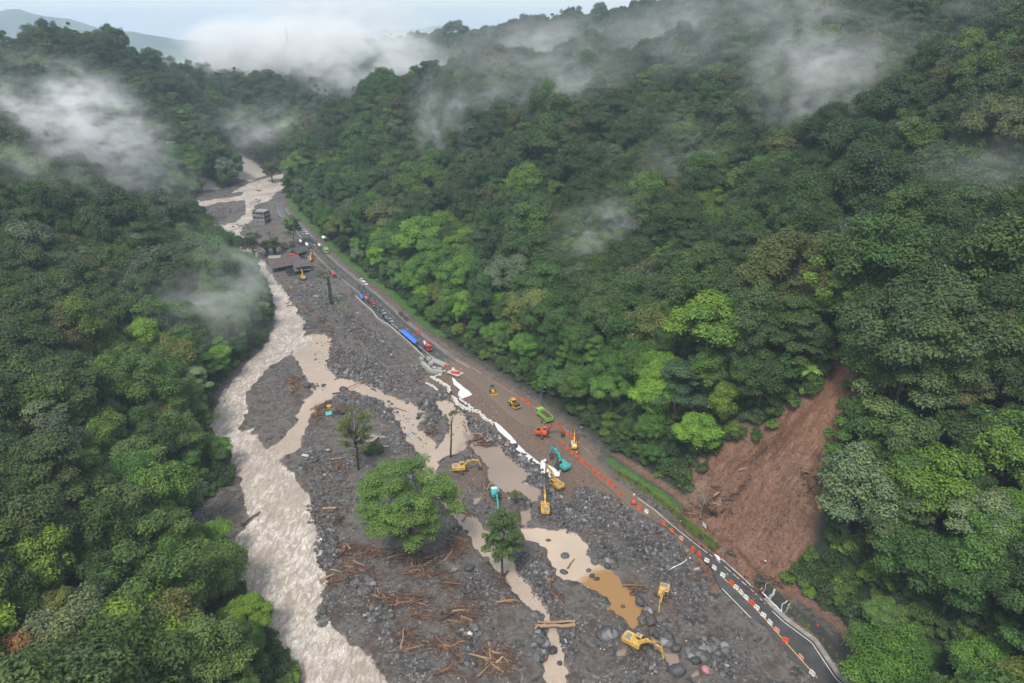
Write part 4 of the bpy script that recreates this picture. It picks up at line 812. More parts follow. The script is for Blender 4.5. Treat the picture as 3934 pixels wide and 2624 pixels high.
one_log('J',(480,125),(710,18),.33,'tan','very long pale trunk across the channel by a boulder',.3,0,.6); one_log('J',(330,160),(560,135),.25,'dark brown','dark trunk below the long pale trunk',.2,1,.3); one_log('N',(1460,660),(1568,580),.35,'dark brown','dark snag in the rapids by the mud bank',-.2,4,.3)
logs('M',300,1420,8,160,30,-20,'at the landslide toe behind the wall'); logs('G',1000,480,10,150,60,-25,'on the muddy toe above the waterfalls',1.5,4.0,z=7); logs('M',980,1450,5,90,60,30,'at the right foot of the landslide',z=9)
tw = np.array(twx); rt = np.random.default_rng(3); tw = tw[rt.permutation(len(tw))]; mt_ = masks(tw[:,0], tw[:,1]); tz = ground_z(tw[:,0], tw[:,1], mt_); kk = (tz > WATER_Z) & ((mt_['floor'] < 2) | (mt_['scar'] < 3) | (mt_['rr'] < 14)); tw, tz = tw[kk], tz[kk]; n = len(tw)
tc_ = np.array([COLW['red-brown'], COLW['tan'], COLW['dark brown'], COLW['orange-brown']])[rt.choice(4, n, p=[.42,.16,.32,.10])]*rt.uniform(.6,1.2,(n,1))
gn_scatter('driftwood_debris', np.c_[tw[:,:2], tz+.08], np.c_[tw[:,3], tw[:,3]*.55, tw[:,3]*.55], np.c_[rt.uniform(0,6.28,n), rt.normal(0,.25,n), tw[:,2]], rt.integers(0,6,n), tc_, LOGM[:6], label='splintered twigs and bark strewn around the logs', cat='debris')
# white and coloured scraps
n = 420; lx = rt.uniform(-70, 60, n); ly = 95+190*rt.random(n)**1.5; ml = masks(lx, ly); lz = ground_z(lx, ly, ml); kk = (lz > WATER_Z+.1) & (ml['floor'] < 0) & (ml['road'] > 2) & (ml['rl'] < ml['rr']); lx, ly, lz = lx[kk], ly[kk], lz[kk]; n = len(lx)
lc = np.array([(.75,.75,.74),(.6,.62,.62),(.55,.12,.10),(.15,.3,.55)])[rt.choice(4, n, p=[.62,.28,.06,.04])]
gn_scatter('litter', np.c_[lx, ly, lz+.08], rt.uniform(.10,.28,(n,3)), rt.uniform(0,6.28,(n,3)), rt.integers(0,5,n), lc, ROCK_LO, label='small pale scraps of plastic and stone', cat='litter')

# ------------------------------------------------------------------ white sheet, sandbags, blocks
M_SHEET = simple('white_geotextile', (.62,.63,.63), .8, var=.05, scale=1.0); M_BAG = simple('sandbag_cloth', (.52,.51,.48), .85, var=.12, scale=3); M_CONC = simple('pale_concrete', (.33,.32,.30), .8, var=.2, scale=1.5)
def sheet(name, k, A_, B_, zA, zB, label, nu=60, nv=7):
    """cloth laid between two edge lines"""
    a = along(np.array([GW(k, *p, zA) for p in A_]), nu); b = along(np.array([GW(k, *p, zB) for p in B_]), nu); t = np.linspace(0,1,nv)[None,:,None]
    P = (a[:,None]*(1-t)+b[:,None]*t).reshape(-1,2); z = ground_z(P[:,0], P[:,1]); z = np.maximum(z, (np.repeat(np.full(nu, zA)[:,None]*(1-t[0,:,0])+np.full(nu, zB)[:,None]*t[0,:,0], 1, axis=0)).ravel()*.55) + .14+.22*np.abs(fbm(P[:,0]/1.3, P[:,1]/1.3, 3, 71))
    jj = fbm(P[:,0]/1.5+40, P[:,1]/1.5, 2, 73)*.35; P = P+np.c_[jj, -jj*.6]; i = np.arange(nu*nv).reshape(nu, nv); F = np.stack([i[:-1,:-1].ravel(), i[:-1,1:].ravel(), i[1:,1:].ravel(), i[1:,:-1].ravel()], 1)
    o = obj(name, raw_mesh(name, np.c_[P, z], F, True), M_SHEET); sm = o.modifiers.new('t', 'SOLIDIFY'); sm.thickness = .04; return tag(o, label, 'sheet')
sheet('geotextile_sheet','D',[(140,430),(170,520),(265,600),(225,650),(290,720)],[(185,440),(250,500),(320,560),(400,620),(450,680)],.7,1.1,'loose white sheet at the upper end of the fill',30,6)
sheet('geotextile_sheet','D',[(765,1090),(830,1200),(960,1310),(1060,1420),(1160,1540),(1330,1700),(1480,1850)],[(800,1075),(900,1150),(1040,1280),(1150,1400),(1280,1520),(1420,1620),(1560,1740)],.6,1.2,'long white sheet edging the brown fill',80,6)
sheet('geotextile_sheet','E',[(1480,520),(1500,600),(1550,715),(1650,710),(1755,700),(1760,640)],[(1500,430),(1560,500),(1620,520),(1690,560),(1720,610),(1790,600)],.7,1.6,'torn white sheet spread near the teal excavator',30,8)
sheet('geotextile_sheet','E',[(1690,610),(1800,590),(1930,580)],[(1740,600),(1820,540),(1875,515)],1.6,2.2,'white sheet strip under the teal excavator',14,4)
sheet('geotextile_sheet','E',[(1510,470),(1560,475)],[(1535,420),(1572,430)],1.4,1.6,'small white sheet scrap on the brown fill',6,4)
bm = bmesh.new(); bmesh.ops.create_cube(bm, size=1)
for v in bm.verts: v.co.x *= 1.0; v.co.y *= .62; v.co.z *= .34
bmesh.ops.subdivide_edges(bm, edges=bm.edges[:], cuts=2, use_grid_fill=True)
for v in bm.verts:
    q = max(abs(v.co.x)/.5, abs(v.co.y)/.31); v.co.z *= 1.25-.6*q*q if q < 1.01 else 1; v.co.x *= .96+.04*(abs(v.co.y) < .1)
BAGM = bpy.data.meshes.new('sandbag'); bm.to_mesh(BAGM); bm.free(); BAGM.materials.append(M_BAG); BAGM.polygons.foreach_set('use_smooth', [True]*len(BAGM.polygons))
rg = np.random.default_rng(13)
def bag_row(k, pts, z0, rows, step, s, place_):
    p = resample(np.array([GW(k, *q, z0) for q in pts]), step)
    d = np.gradient(p, axis=0); a = np.arctan2(d[:,1], d[:,0])
    for r_ in range(rows):
        for i in range(len(p)):
            o = obj('sandbag', BAGM, None, None, (p[i,0]+rg.normal(0,.18)+r_*.25, p[i,1]+rg.normal(0,.18)+r_*.15, gz(*p[i])+.25*s+r_*.40*s+rg.normal(0,.05))); o.scale = (s*rg.uniform(.9,1.15),)*3
            o.rotation_euler = (rg.normal(0,.15), rg.normal(0,.15), a[i]+rg.normal(0,.5)); tag(o, f"white sandbag in the {'top' if r_ == rows-1 and rows > 1 else 'bottom' if rows > 1 else 'single'} course {place_}", 'sandbag', 'white sandbags below the road fill')
bag_row('D',[(150,690),(230,790),(330,860),(430,905),(540,935),(600,1010),(740,1110)],.6,2,1.0,1.35,'of the long wall')
bag_row('D',[(250,700),(330,770),(420,830),(470,890)],1.0,1,1.0,1.35,'on the fill slope')
bag_row('C',[(1720,1460),(1800,1500),(1870,1560)],.4,1,1.1,1.4,'of the outer ring'); bag_row('C',[(1790,1390),(1870,1430),(1950,1480),(2040,1540),(2060,1600)],.4,2,1.1,1.4,'of the inner ring'); bag_row('C',[(1840,1380),(1920,1370),(1980,1340)],.4,1,1.1,1.4,'of the short arm')
bm = bmesh.new(); bmesh.ops.create_cube(bm, size=1); bmesh.ops.bevel(bm, geom=bm.edges[:], offset=.05, segments=2, affect='EDGES'); BLK = bpy.data.meshes.new('concrete_block'); bm.to_mesh(BLK); bm.free(); BLK.materials.append(M_CONC)
for i, (x, y) in enumerate([(1650,1120),(1668,1165),(1690,1185),(1700,1205),(1745,1235),(1725,1215),(1760,1165),(1790,1200),(1760,1260),(1795,1280),(1840,1250),(1880,1300),(1920,1290),(1935,1325),(1860,1310)]):
    p = GW('C', x, y, 1.2); o = obj('concrete_block', BLK, None, None, (*p, gz(*p)+.75), R(-20)+rg.normal(0,.15)); o.scale = (2.2,1.4,1.5); tag(o, f"pale concrete block number-free in the {'outer' if i < 6 else 'inner'} row at the wall foot".replace(' number-free',''), 'block', 'concrete blocks at the foot of the parapet wall')
for i in range(13):
    f = i/12; p = GW('C', 1770+f*250, 1085+f*110, 3.3); o = obj('concrete_block', BLK, None, None, (*p, 3.2), R(-62)); o.scale = (.9,3.0,.55+.25*(i % 2)); tag(o, f"grey concrete slab laid across the parapet, {'upper half' if i < 7 else 'lower half'} of the row", 'block', 'concrete slabs on the parapet')

# clods and rock fragments on the slip scar
n = 1500; cx0, cx1, cy0, cy1 = SCAR[:,0].min(), SCAR[:,0].max(), SCAR[:,1].min(), SCAR[:,1].max(); qx = rt.uniform(cx0, cx1, n); qy = rt.uniform(cy0, cy1, n); k_ = sdpoly(qx, qy, SCAR) < -.5; qx, qy = qx[k_], qy[k_]; n = len(qx); qz = ground_z(qx, qy)
low = np.clip((30-qz)/30, 0, 1); qs_ = (.08+.35*rt.random(n)**2.5)*(.6+.9*low); qc = np.where((rt.random(n) < .1)[:,None], np.array([[.22,.21,.20]]), np.array([[.11,.065,.047]]))*rt.uniform(.6,1.4,(n,1))
gn_scatter('soil_clods', np.c_[qx, qy, qz+.05], qs_[:,None]*rt.uniform(.8,1.3,(n,3)), rt.uniform(0,6.28,(n,3)), rt.integers(0,5,n), qc, ROCK_LO, label='brown clods and stones on the landslide scar', cat='soil')
# ================================================================== MACHINES AND VEHICLES
def paint(name, c, rough=.48, dirt=.75):
    m, t, b = material(name); pos = wcoord(t); n = noise(t, .9, 6, .65, pos); n2 = noise(t, 5, 4, .6, pos)
    d = ramp(t, n.outputs[0], [(.38,(0,0,0)),(.66,(dirt,dirt,dirt))]); v = ramp(t, n2.outputs[0], [(.3, tuple(q*.82 for q in c)), (.7, c)])
    t.links.new(mixc(t, d, v, (.10,.075,.055)), b.inputs['Base Color']); b.inputs['Roughness'].default_value = rough; return m
M_YEL = paint('yellow_paint', (.78,.42,.035)); M_YEL2 = paint('pale_yellow_paint', (.80,.50,.10)); M_TEAL = paint('teal_paint', (.03,.46,.44), dirt=.35); M_ORG = paint('orange_red_paint', (.75,.10,.02)); M_GREEN = paint('lime_green_paint', (.27,.55,.10), dirt=.35)
M_RED = paint('red_paint', (.55,.03,.035), dirt=.2); M_WHT = paint('white_paint', (.78,.78,.77), dirt=.25); M_SIL = paint('silver_grey_paint', (.27,.31,.34), .3, .2); M_BLK = paint('black_paint', (.03,.03,.034), .3, .2); M_BLU = paint('blue_paint', (.03,.14,.5), dirt=.15)
M_DARK = simple('dark_steel', (.035,.034,.033), .55, .3, .3, 3); M_TRK = simple('muddy_track', (.075,.062,.052), .8, 0, .4, 3); M_RUB = simple('tyre_rubber', (.025,.024,.023), .8); M_GLS = simple('dark_glass', (.035,.045,.05), .08, 0, .1); M_GREY = simple('grey_panel', (.20,.21,.22), .5, 0, .2, 2)
def bm_obj(name, bm, m, parent, smooth=False, bevel=0.0):
    if bevel: bmesh.ops.bevel(bm, geom=bm.edges[:], offset=bevel, segments=1, affect='EDGES', clamp_overlap=True)
    bmesh.ops.recalc_face_normals(bm, faces=bm.faces[:]); me = bpy.data.meshes.new(name); bm.to_mesh(me); bm.free()
    if smooth: me.polygons.foreach_set('use_smooth', [True]*len(me.polygons))
    return obj(name, me, m, parent)
def bx(bm, x0, x1, y0, y1, z0, z1):
    v = [bm.verts.new(p) for p in ((x0,y0,z0),(x1,y0,z0),(x1,y1,z0),(x0,y1,z0),(x0,y0,z1),(x1,y0,z1),(x1,y1,z1),(x0,y1,z1))]
    for f in ((0,3,2,1),(4,5,6,7),(0,1,5,4),(1,2,6,5),(2,3,7,6),(3,0,4,7)): bm.faces.new([v[i] for i in f])
def prism(bm, pts, y0, y1):
    """outline in the x-z plane, given a width in y"""
    a = [bm.verts.new((x, y0, z)) for x, z in pts]; b = [bm.verts.new((x, y1, z)) for x, z in pts]; n = len(pts)
    bm.faces.new(a[::-1]); bm.faces.new(b)
    for i in range(n): bm.faces.new((a[i], a[(i+1) % n], b[(i+1) % n], b[i]))
def cyl_y(bm, x, z, r, y0, y1, n=14):
    prism(bm, [(x+r*math.cos(6.2832*i/n), z+r*math.sin(6.2832*i/n)) for i in range(n)], y0, y1)
def box_part(name, dims, m, parent, bevel=.04):
    bm = bmesh.new(); bx(bm, *dims); return bm_obj(name, bm, m, parent, bevel=bevel)
def bar(bm, a, b, w_):
    a = Vector(a); b = Vector(b); d = (b-a); q = d.to_track_quat('X', 'Z').to_matrix().to_4x4(); L = d.length
    r = bmesh.ops.create_cube(bm, size=1, matrix=Matrix.Translation((a+b)/2) @ q @ Matrix.Diagonal((L, w_, w_, 1))); return r
def track_part(y, L, h, w_, parent):
    bm = bmesh.new(); pts = []; r = h/2
    for i in range(9): a = math.pi/2+math.pi*i/8; pts.append((-L/2+r+r*math.cos(a), r+r*math.sin(a)))
    for i in range(9): a = -math.pi/2+math.pi*i/8; pts.append((L/2-r+r*math.cos(a), r+r*math.sin(a)))
    prism(bm, pts, y-w_/2, y+w_/2)
    n = 11
    for i in range(n):
        x = -L/2+r+(L-2*r)*i/(n-1); bx(bm, x-.06, x+.06, y-w_/2-.02, y+w_/2+.02, h-.01, h+.05)
    return bm_obj('track', bm, M_TRK, parent)
def rot_y(pts, a, ox, oz): return [(ox+x*math.cos(a)-z*math.sin(a), oz+x*math.sin(a)+z*math.cos(a)) for x, z in pts]
def face(k, a, b, z): 
    p = GW(k, *a, z); q = GW(k, *b, z); return p, math.atan2(q[1]-p[1], q[0]-p[0])
def excavator(k, a, b, z, m, label, boom=R(38), stick=R(-65), buck=R(-100), track_rel=0.3, s=1.0, hood=None, cabm=None, sticklen=2.9):
    p, rz = face(k, a, b, z); g = gz(*p); t = thing('excavator', label, 'excavator', (p[0], p[1], g), rz, 'excavators at work on the river bed and road'); t.scale = (s, s, s)
    for sd in (-1, 1):
        o = track_part(sd*1.15, 4.2, .9, .62, t); o.rotation_euler = (0,0,track_rel)
    o = box_part('undercarriage', (-1.1,1.1,-.9,.9,.35,.85), M_DARK, t); o.rotation_euler = (0,0,track_rel)
    bm = bmesh.new(); cyl_y(bm, 0, 0, .75, -.1, .1, 18); o = bm_obj('turntable', bm, M_DARK, t); o.rotation_euler = (math.pi/2, 0, 0); o.location = (0,0,.95)
    bm = bmesh.new(); prism(bm, [(-2.75,1.15),(-2.75,1.95),(-2.55,2.3),(-1.0,2.3),(-.6,2.1),(1.35,2.05),(1.35,1.05),(-2.2,1.05)], -1.32, 1.32); body = bm_obj('body', bm, m, t, bevel=.07)
    box_part('engine_cover', (-2.3,-1.2,-1.05,.75,2.28,2.42), hood or M_GREY, body, .05); box_part('counterweight', (-3.0,-2.7,-1.2,1.2,1.1,2.1), m, body, .12)
    box_part('toolbox', (-.5,1.25,-1.25,-.5,2.04,2.2), m, body, .03); bm = bmesh.new(); bar(bm, (-1.0,-1.2,2.3), (-1.0,-1.2,2.95), .09); bm_obj('exhaust', bm, M_DARK, body)
    bm = bmesh.new(); prism(bm, [(-.35,1.1),(-.35,2.95),(.95,2.98),(1.35,2.3),(1.45,1.1)], .38, 1.36); cab = bm_obj('cab', bm, cabm or m, t, bevel=.05)
    bm = bmesh.new(); prism(bm, [(-.15,1.9),(-.15,2.75),(.85,2.75),(1.15,2.25),(1.2,1.9)], .36, 1.38); bm_obj('side_window', bm, M_GLS, cab)
    bm = bmesh.new(); v = [bm.verts.new(q) for q in ((1.47,.48,1.35),(1.47,1.27,1.35),(1.38,1.27,2.3),(1.38,.48,2.3))]; bm.faces.new(v); v = [bm.verts.new(q) for q in ((1.38,.48,2.34),(1.38,1.27,2.34),(1.02,1.27,2.92),(1.02,.48,2.92))]; bm.faces.new(v); bm_obj('windscreen', bm, M_GLS, cab)
    box_part('roof_hatch', (-.1,.6,.55,1.2,2.97,3.02), M_GREY, cab, .01)
    px_, pz_ = .55, 1.75
    bp = [(-.15,-.28),(1.2,.15),(2.7,.85),(4.2,.75),(5.6,-.12),(5.68,.15),(4.3,1.25),(2.55,1.55),(.9,.75),(-.2,.3)]
    bm = bmesh.new(); prism(bm, rot_y(bp, boom-R(12), px_, pz_), -.28, .28); bo = bm_obj('boom', bm, m, t, bevel=.04)
    tip = rot_y([(5.55,0)], boom-R(12), px_, pz_)[0]
    sp_ = [(-.75,.18),(-.6,.42),(.1,.34),(sticklen,.14),(sticklen,-.12),(.1,-.28)]
    bm = bmesh.new(); prism(bm, rot_y(sp_, stick, *tip), -.2, .2); st = bm_obj('stick', bm, m, t, bevel=.03)
    en = rot_y([(sticklen-.05,0)], stick, *tip)[0]
    bkp = [(-.1,.12),(.55,.4),(1.15,.25),(1.3,-.35),(1.0,-.85),(.92,-.8),(1.08,-.3),(.9,.05),(.45,.1),(0,-.1)]
    bm = bmesh.new(); prism(bm, rot_y(bkp, buck, *en), -.6, .6)
    bk = bm_obj('bucket', bm, M_TRK if m is not M_ORG else M_DARK, t, bevel=.02)
    bm = bmesh.new(); side = [(0,-.1),(.45,.1),(.9,.05),(1.08,-.3),(.92,-.8)]
    for yy in (-.58,.55): prism(bm, rot_y(side, buck, *en), yy, yy+.03)
    bm_obj('bucket_side', bm, M_TRK, bk)
    mid = rot_y([(2.6,.75)], boom-R(12), px_, pz_)[0]; bm = bmesh.new()
    for yy in (-.42,.42): bar(bm, (1.25,yy,1.5), (mid[0],yy,mid[1]), .14)
    bm_obj('boom_cylinder', bm, M_DARK, t)
    c0 = rot_y([(2.9,1.6)], boom-R(12), px_, pz_)[0]; c1 = rot_y([(-.65,.35)], stick, *tip)[0]; bm = bmesh.new(); bar(bm, (c0[0],0,c0[1]), (c1[0],0,c1[1]), .15); bm_obj('stick_cylinder', bm, M_DARK, t)
    return t
excavator('H',(1540,1240),(1830,1390),.3,M_YEL2,'yellow excavator nearest the frame bottom beside the pool end',R(30),R(-72),R(-110),R(-30),1.12)
excavator('H',(1845,680),(1808,830),.3,M_YEL2,'yellow excavator facing the camera on brown rubble',R(28),R(-80),R(-110),R(60),1.0)
excavator('E',(280,620),(570,600),.4,M_YEL2,'yellow excavator on the dark mound by the thin bare tree',R(34),R(-70),R(-110),R(-45),1.05)
excavator('E',(1710,850),(1500,680),.4,M_YEL,'bright yellow excavator just below the torn white sheet',R(45),R(-82),R(-110),R(15),1.05)
excavator('E',(1545,1225),(1528,1000),.4,M_YEL,'bright yellow excavator reaching away above the pale pool',R(34),R(-22),R(-60),R(90),1.05)
excavator('E',(1800,540),(1610,400),1.8,M_TEAL,'teal excavator on the white sheet strip',R(48),R(-78),R(-120),R(10),1.12,M_GREY,M_DARK)
excavator('E',(795,1010),(840,1230),.2,M_TEAL,'teal excavator half hidden behind the dark tree',R(26),R(-55),R(-100),R(20),1.0,M_WHT,M_GREY)
excavator('D',(1520,1290),(1760,1320),1.8,M_ORG,'orange red excavator digging on the brown fill',R(42),R(-62),R(-100),R(-60),1.12,M_DARK,M_ORG)
excavator('D',(1980,1440),(1985,1250),3.0,M_YEL,'small yellow excavator with grey deck on the road verge',R(42),R(-10),R(-60),R(20),.8,M_WHT,M_WHT)
excavator('B',(1150,400),(1215,330),2.0,M_YEL,'yellow excavator beside the wrecked house near the crowd',R(48),R(-75),R(-110),R(20),1.0)
excavator('B',(1040,670),(1008,600),1.0,M_YEL,'yellow excavator clearing rubble under the wrecked house',R(48),R(-25),R(-60),R(70),1.0)
# bulldozer
p, rz = face('D', (755,620), (800,690), 2.9); t = thing('bulldozer', 'small yellow bulldozer pushing brown soil on the fill road', 'bulldozer', (*p, gz(*p)), rz)
for sd in (-1,1): track_part(sd*.85, 2.9, .85, .5, t)
bm = bmesh.new(); prism(bm, [(-1.2,.5),(-1.2,1.4),(.1,1.4),(1.5,1.3),(1.65,.6)], -.55, .55); bm_obj('hood', bm, M_YEL, t, bevel=.06)
cab = box_part('cab', (-1.25,.05,-.7,.7,1.35,2.75), M_GREY, t, .06); box_part('window', (-1.0,-.2,-.73,.73,1.75,2.5), M_GLS, cab, .02); box_part('cab_roof', (-1.35,.15,-.8,.8,2.76,2.86), M_DARK, cab, .02)
bm = bmesh.new(); prism(bm, [(2.25,.05),(2.1,.45),(2.12,.85),(2.3,1.15),(2.38,1.12),(2.22,.82),(2.2,.45),(2.34,.05)], -1.6, 1.6); bm_obj('blade', bm, M_YEL, t)
bm = bmesh.new(); [bar(bm, (0,s_*1.25,.5), (2.2,s_*1.25,.5), .16) for s_ in (-1,1)]; bm_obj('push_arm', bm, M_DARK, t)
# roller
p, rz = face('D', (1075,830), (1150,885), 2.9); t = thing('road_roller', 'yellow single-drum road roller on the brown fill road', 'roller', (*p, gz(*p)), rz); t.scale = (1.15,)*3
for sd in (-1,1):
    bm = bmesh.new(); cyl_y(bm, -1.2, .75, .75, sd*.95-.28, sd*.95+.28, 18); wh = bm_obj('wheel', bm, M_RUB, t, bevel=.05); bm = bmesh.new(); cyl_y(bm, -1.2, .75, .38, sd*.95-.30, sd*.95+.30, 14); bm_obj('rim', bm, M_YEL, wh)
bm = bmesh.new(); prism(bm, [(-2.6,.7),(-2.6,1.5),(-2.2,1.75),(-.9,1.8),(-.1,1.3),(-.1,.6)], -.75, .75); bm_obj('body', bm, M_YEL, t, bevel=.06)
bm = bmesh.new(); cyl_y(bm, 1.7, .78, .78, -1.05, 1.05, 26); bm_obj('drum', bm, M_DARK, t, smooth=False)
bm = bmesh.new(); bx(bm, .55,.75,-1.2,1.2,.55,1.05); bx(bm, 2.55,2.75,-1.2,1.2,.55,1.05); bx(bm,.6,2.7,1.1,1.25,.55,1.05); bx(bm,.6,2.7,-1.25,-1.1,.55,1.05); bm_obj('drum_frame', bm, M_YEL, t, bevel=.02)
bm = bmesh.new(); [bar(bm, (x_, y_, 1.3), (x_, y_, 2.75), .07) for x_ in (-1.2,.25) for y_ in (-.65,.65)]; bm_obj('canopy_post', bm, M_DARK, t); box_part('canopy', (-1.5,.45,-.85,.85,2.74,2.86), M_YEL, t, .05); box_part('seat', (-.75,-.25,-.3,.3,1.5,2.1), M_DARK, t, .05)
def wheels(t, xs, yw, r, wdt=.28, m_rim=M_GREY):
    for x_ in xs:
        for sd in (-1,1):
            bm = bmesh.new(); cyl_y(bm, x_, r, r, sd*yw-wdt/2, sd*yw+wdt/2, 14); wh = bm_obj('wheel', bm, M_RUB, t); bm = bmesh.new(); cyl_y(bm, x_, r, r*.55, sd*yw-wdt/2-.015, sd*yw+wdt/2+.015, 10); bm_obj('rim', bm, m_rim, wh)
def truck(k, a, b, z, label, mc, kind, name='truck', s=1.0):
    p, rz = face(k, a, b, z); t = thing(name, label, 'truck', (*p, max(gz(*p), ROAD_Z)), rz, None); t.scale = (s,)*3
    wheels(t, (2.6,-1.5,-2.8), .95, .52)
    box_part('chassis', (-3.6,3.3,-.45,.45,.6,.95), M_DARK, t, .03)
    bm = bmesh.new(); prism(bm, [(1.9,.75),(1.9,2.85),(3.35,2.85),(3.65,1.9),(3.7,.75)], -1.2, 1.2); cab = bm_obj('cab', bm, mc, t, bevel=.07)
    bm = bmesh.new(); v = [bm.verts.new(q) for q in ((3.70,-1.05,1.85),(3.70,1.05,1.85),(3.43,1.05,2.65),(3.43,-1.05,2.65))]; bm.faces.new(v); bm_obj('windscreen', bm, M_GLS, cab); box_part('side_window', (2.3,3.25,-1.22,1.22,1.85,2.55), M_GLS, cab, .02)
    for sd in (-1,1): box_part('headlight', (3.68,3.74,sd*.85-.18,sd*.85+.18,1.0,1.25), M_WHT, cab, .01)
    if kind == 'dump':
        bm = bmesh.new()
        bx(bm,-3.9,1.7,-1.25,-1.17,1.05,2.55); bx(bm,-3.9,1.7,1.17,1.25,1.05,2.55); bx(bm,-3.9,1.7,-1.17,1.17,1.0,1.12); bx(bm,1.62,1.7,-1.17,1.17,1.12,2.75); bx(bm,-3.9,-3.82,-1.17,1.17,1.12,2.5); bed = bm_obj('dump_bed', bm, mc, t)
        for i in range(9):
            for sd in (-1,1): x_ = -3.7+i*.65; box_part('rib', (x_-.06,x_+.06,sd*1.27-.05,sd*1.27+.05,1.05,2.5), mc, bed, .01)
        bm = bmesh.new(); bmesh.ops.create_grid(bm, x_segments=14, y_segments=7, size=1)
        for v in bm.verts: v.co = Vector((-1.1+v.co.x*2.7, v.co.y*1.16, 2.05+.3*(1-v.co.y**2)*(1-v.co.x**2)+random.uniform(-.06,.06)))
        bm_obj('soil_load', bm, M_LOAD, t)
    elif kind == 'tank':
        bm = bmesh.new(); n_ = 20; bmesh.ops.create_cone(bm, cap_ends=True, segments=n_, radius1=1.1, radius2=1.1, depth=5.2, matrix=Matrix.Translation((-1.1,0,1.95)) @ Matrix.Rotation(math.pi/2, 4, 'Y')); tk = bm_obj('tank', bm, M_WHT, t)
        bm = bmesh.new(); bmesh.ops.create_cone(bm, cap_ends=True, segments=n_, radius1=1.13, radius2=1.13, depth=1.6, matrix=Matrix.Translation((.6,0,1.95)) @ Matrix.Rotation(math.pi/2, 4, 'Y')); bm_obj('red_band', bm, M_RED, tk); box_part('top_walkway', (-3.2,1.2,-.5,.5,3.0,3.16), M_RED, tk, .02)
    else:
        bm = bmesh.new(); bx(bm,-3.8,1.7,-1.2,1.2,1.0,2.4); bm_obj('cargo_box', bm, mc, t, bevel=.05)
    return t
M_LOAD = simple('dark_soil_load', (.075,.045,.035), .9, 0, .35, 2)
truck('D',(1530,1010),(1400,900),3.0,'lime green dump truck loaded with soil on the fill road',M_GREEN,'dump','dump_truck',1.12)
truck('C',(1735,940),(1775,990),3.0,'red and white tanker truck below the blue canopy',M_RED,'tank','tanker_truck')
truck('B',(1390,270),(1412,318),3.0,'lime green truck driving past the crowd',M_GREEN,'cargo','cargo_truck')
p = GW('D', 1455, 885, 5.2); bm = bmesh.new(); bmesh.ops.create_grid(bm, x_segments=8, y_segments=5, size=1)
for v in bm.verts: v.co = Vector((v.co.x*1.2, v.co.y*.8, random.uniform(-.12,.12)))
o = bm_obj('tarpaulin', bm, M_ORG, None); o.location = (*p, ROAD_Z+3.05); o.rotation_euler = (.1,.1,-.7); tag(o, 'crumpled orange tarpaulin over the dump truck cab', 'tarpaulin')
# cars
def car_meshes():
    bm = bmesh.new(); prism(bm, [(-2.1,.35),(-2.15,.75),(-2.0,1.0),(-.9,1.05),(.9,1.02),(1.95,.85),(2.15,.6),(2.1,.35)], -.85, .85); bmesh.ops.bevel(bm, geom=bm.edges[:], offset=.07, segments=2, affect='EDGES'); body = bpy.data.meshes.new('car_body'); bm.to_mesh(body); bm.free()
    bm = bmesh.new(); a = [(-1.75,-.78,1.0),(1.0,-.78,1.0),(1.0,.78,1.0),(-1.75,.78,1.0),(-1.35,-.62,1.55),(.25,-.62,1.55),(.25,.62,1.55),(-1.35,.62,1.55)]; v = [bm.verts.new(q) for q in a]
    for f in ((4,5,6,7),(0,1,5,4),(1,2,6,5),(2,3,7,6),(3,0,4,7)): bm.faces.new([v[i] for i in f])
    gl = bpy.data.meshes.new('car_glass'); bm.to_mesh(gl); bm.free(); gl.materials.append(M_GLS)
    bm = bmesh.new(); bx(bm,-1.38,.28,-.64,.64,1.54,1.6); bmesh.ops.bevel(bm, geom=bm.edges[:], offset=.03, segments=1, affect='EDGES'); rf = bpy.data.meshes.new('car_roof'); bm.to_mesh(rf); bm.free()
    return body, gl, rf
CB, CG, CR_ = car_meshes(); CWH = None
bm = bmesh.new(); cyl_y(bm, 0, 0, .33, -.11, .11, 14); CWH = bpy.data.meshes.new('car_wheel'); bm.to_mesh(CWH); bm.free(); CWH.materials.append(M_RUB)
bm = bmesh.new(); bx(bm, -.02,.02,-.16,.16,-.08,.08); CLT = bpy.data.meshes.new('car_light'); bm.to_mesh(CLT); bm.free(); CLT.materials.append(M_WHT)
CARV = {}
def car(k, x, y, m, label, flip=False, dr=0.0, z=3.0):
    p = GW(k, x, y, z); i = int(np.argmin(np.hypot(ER[:,0]-p[0], ER[:,1]-p[1]))); d = ER[max(i-2,0)]-ER[min(i+2,nseg-1)]; rz = math.atan2(d[1], d[0])+(math.pi if flip else 0)+dr
    t = thing('car', label, 'car', (p[0], p[1], max(ROAD_Z+.01, gz(*p)) if z >= 3 else gz(*p)), rz, 'cars parked along the road')
    if m.name not in CARV: b2 = CB.copy(); r2 = CR_.copy(); b2.materials.append(m); r2.materials.append(m); CARV[m.name] = (b2, r2)
    obj('body', CARV[m.name][0], None, t); obj('window_glass', CG, None, t); obj('roof', CARV[m.name][1], None, t)
    for wx in (-1.3,1.3):
        for wy in (-.8,.8): obj('wheel', CWH, None, t, (wx, wy, .33))
    for wy in (-.6,.6): obj('headlight', CLT, None, t, (2.13, wy, .7))
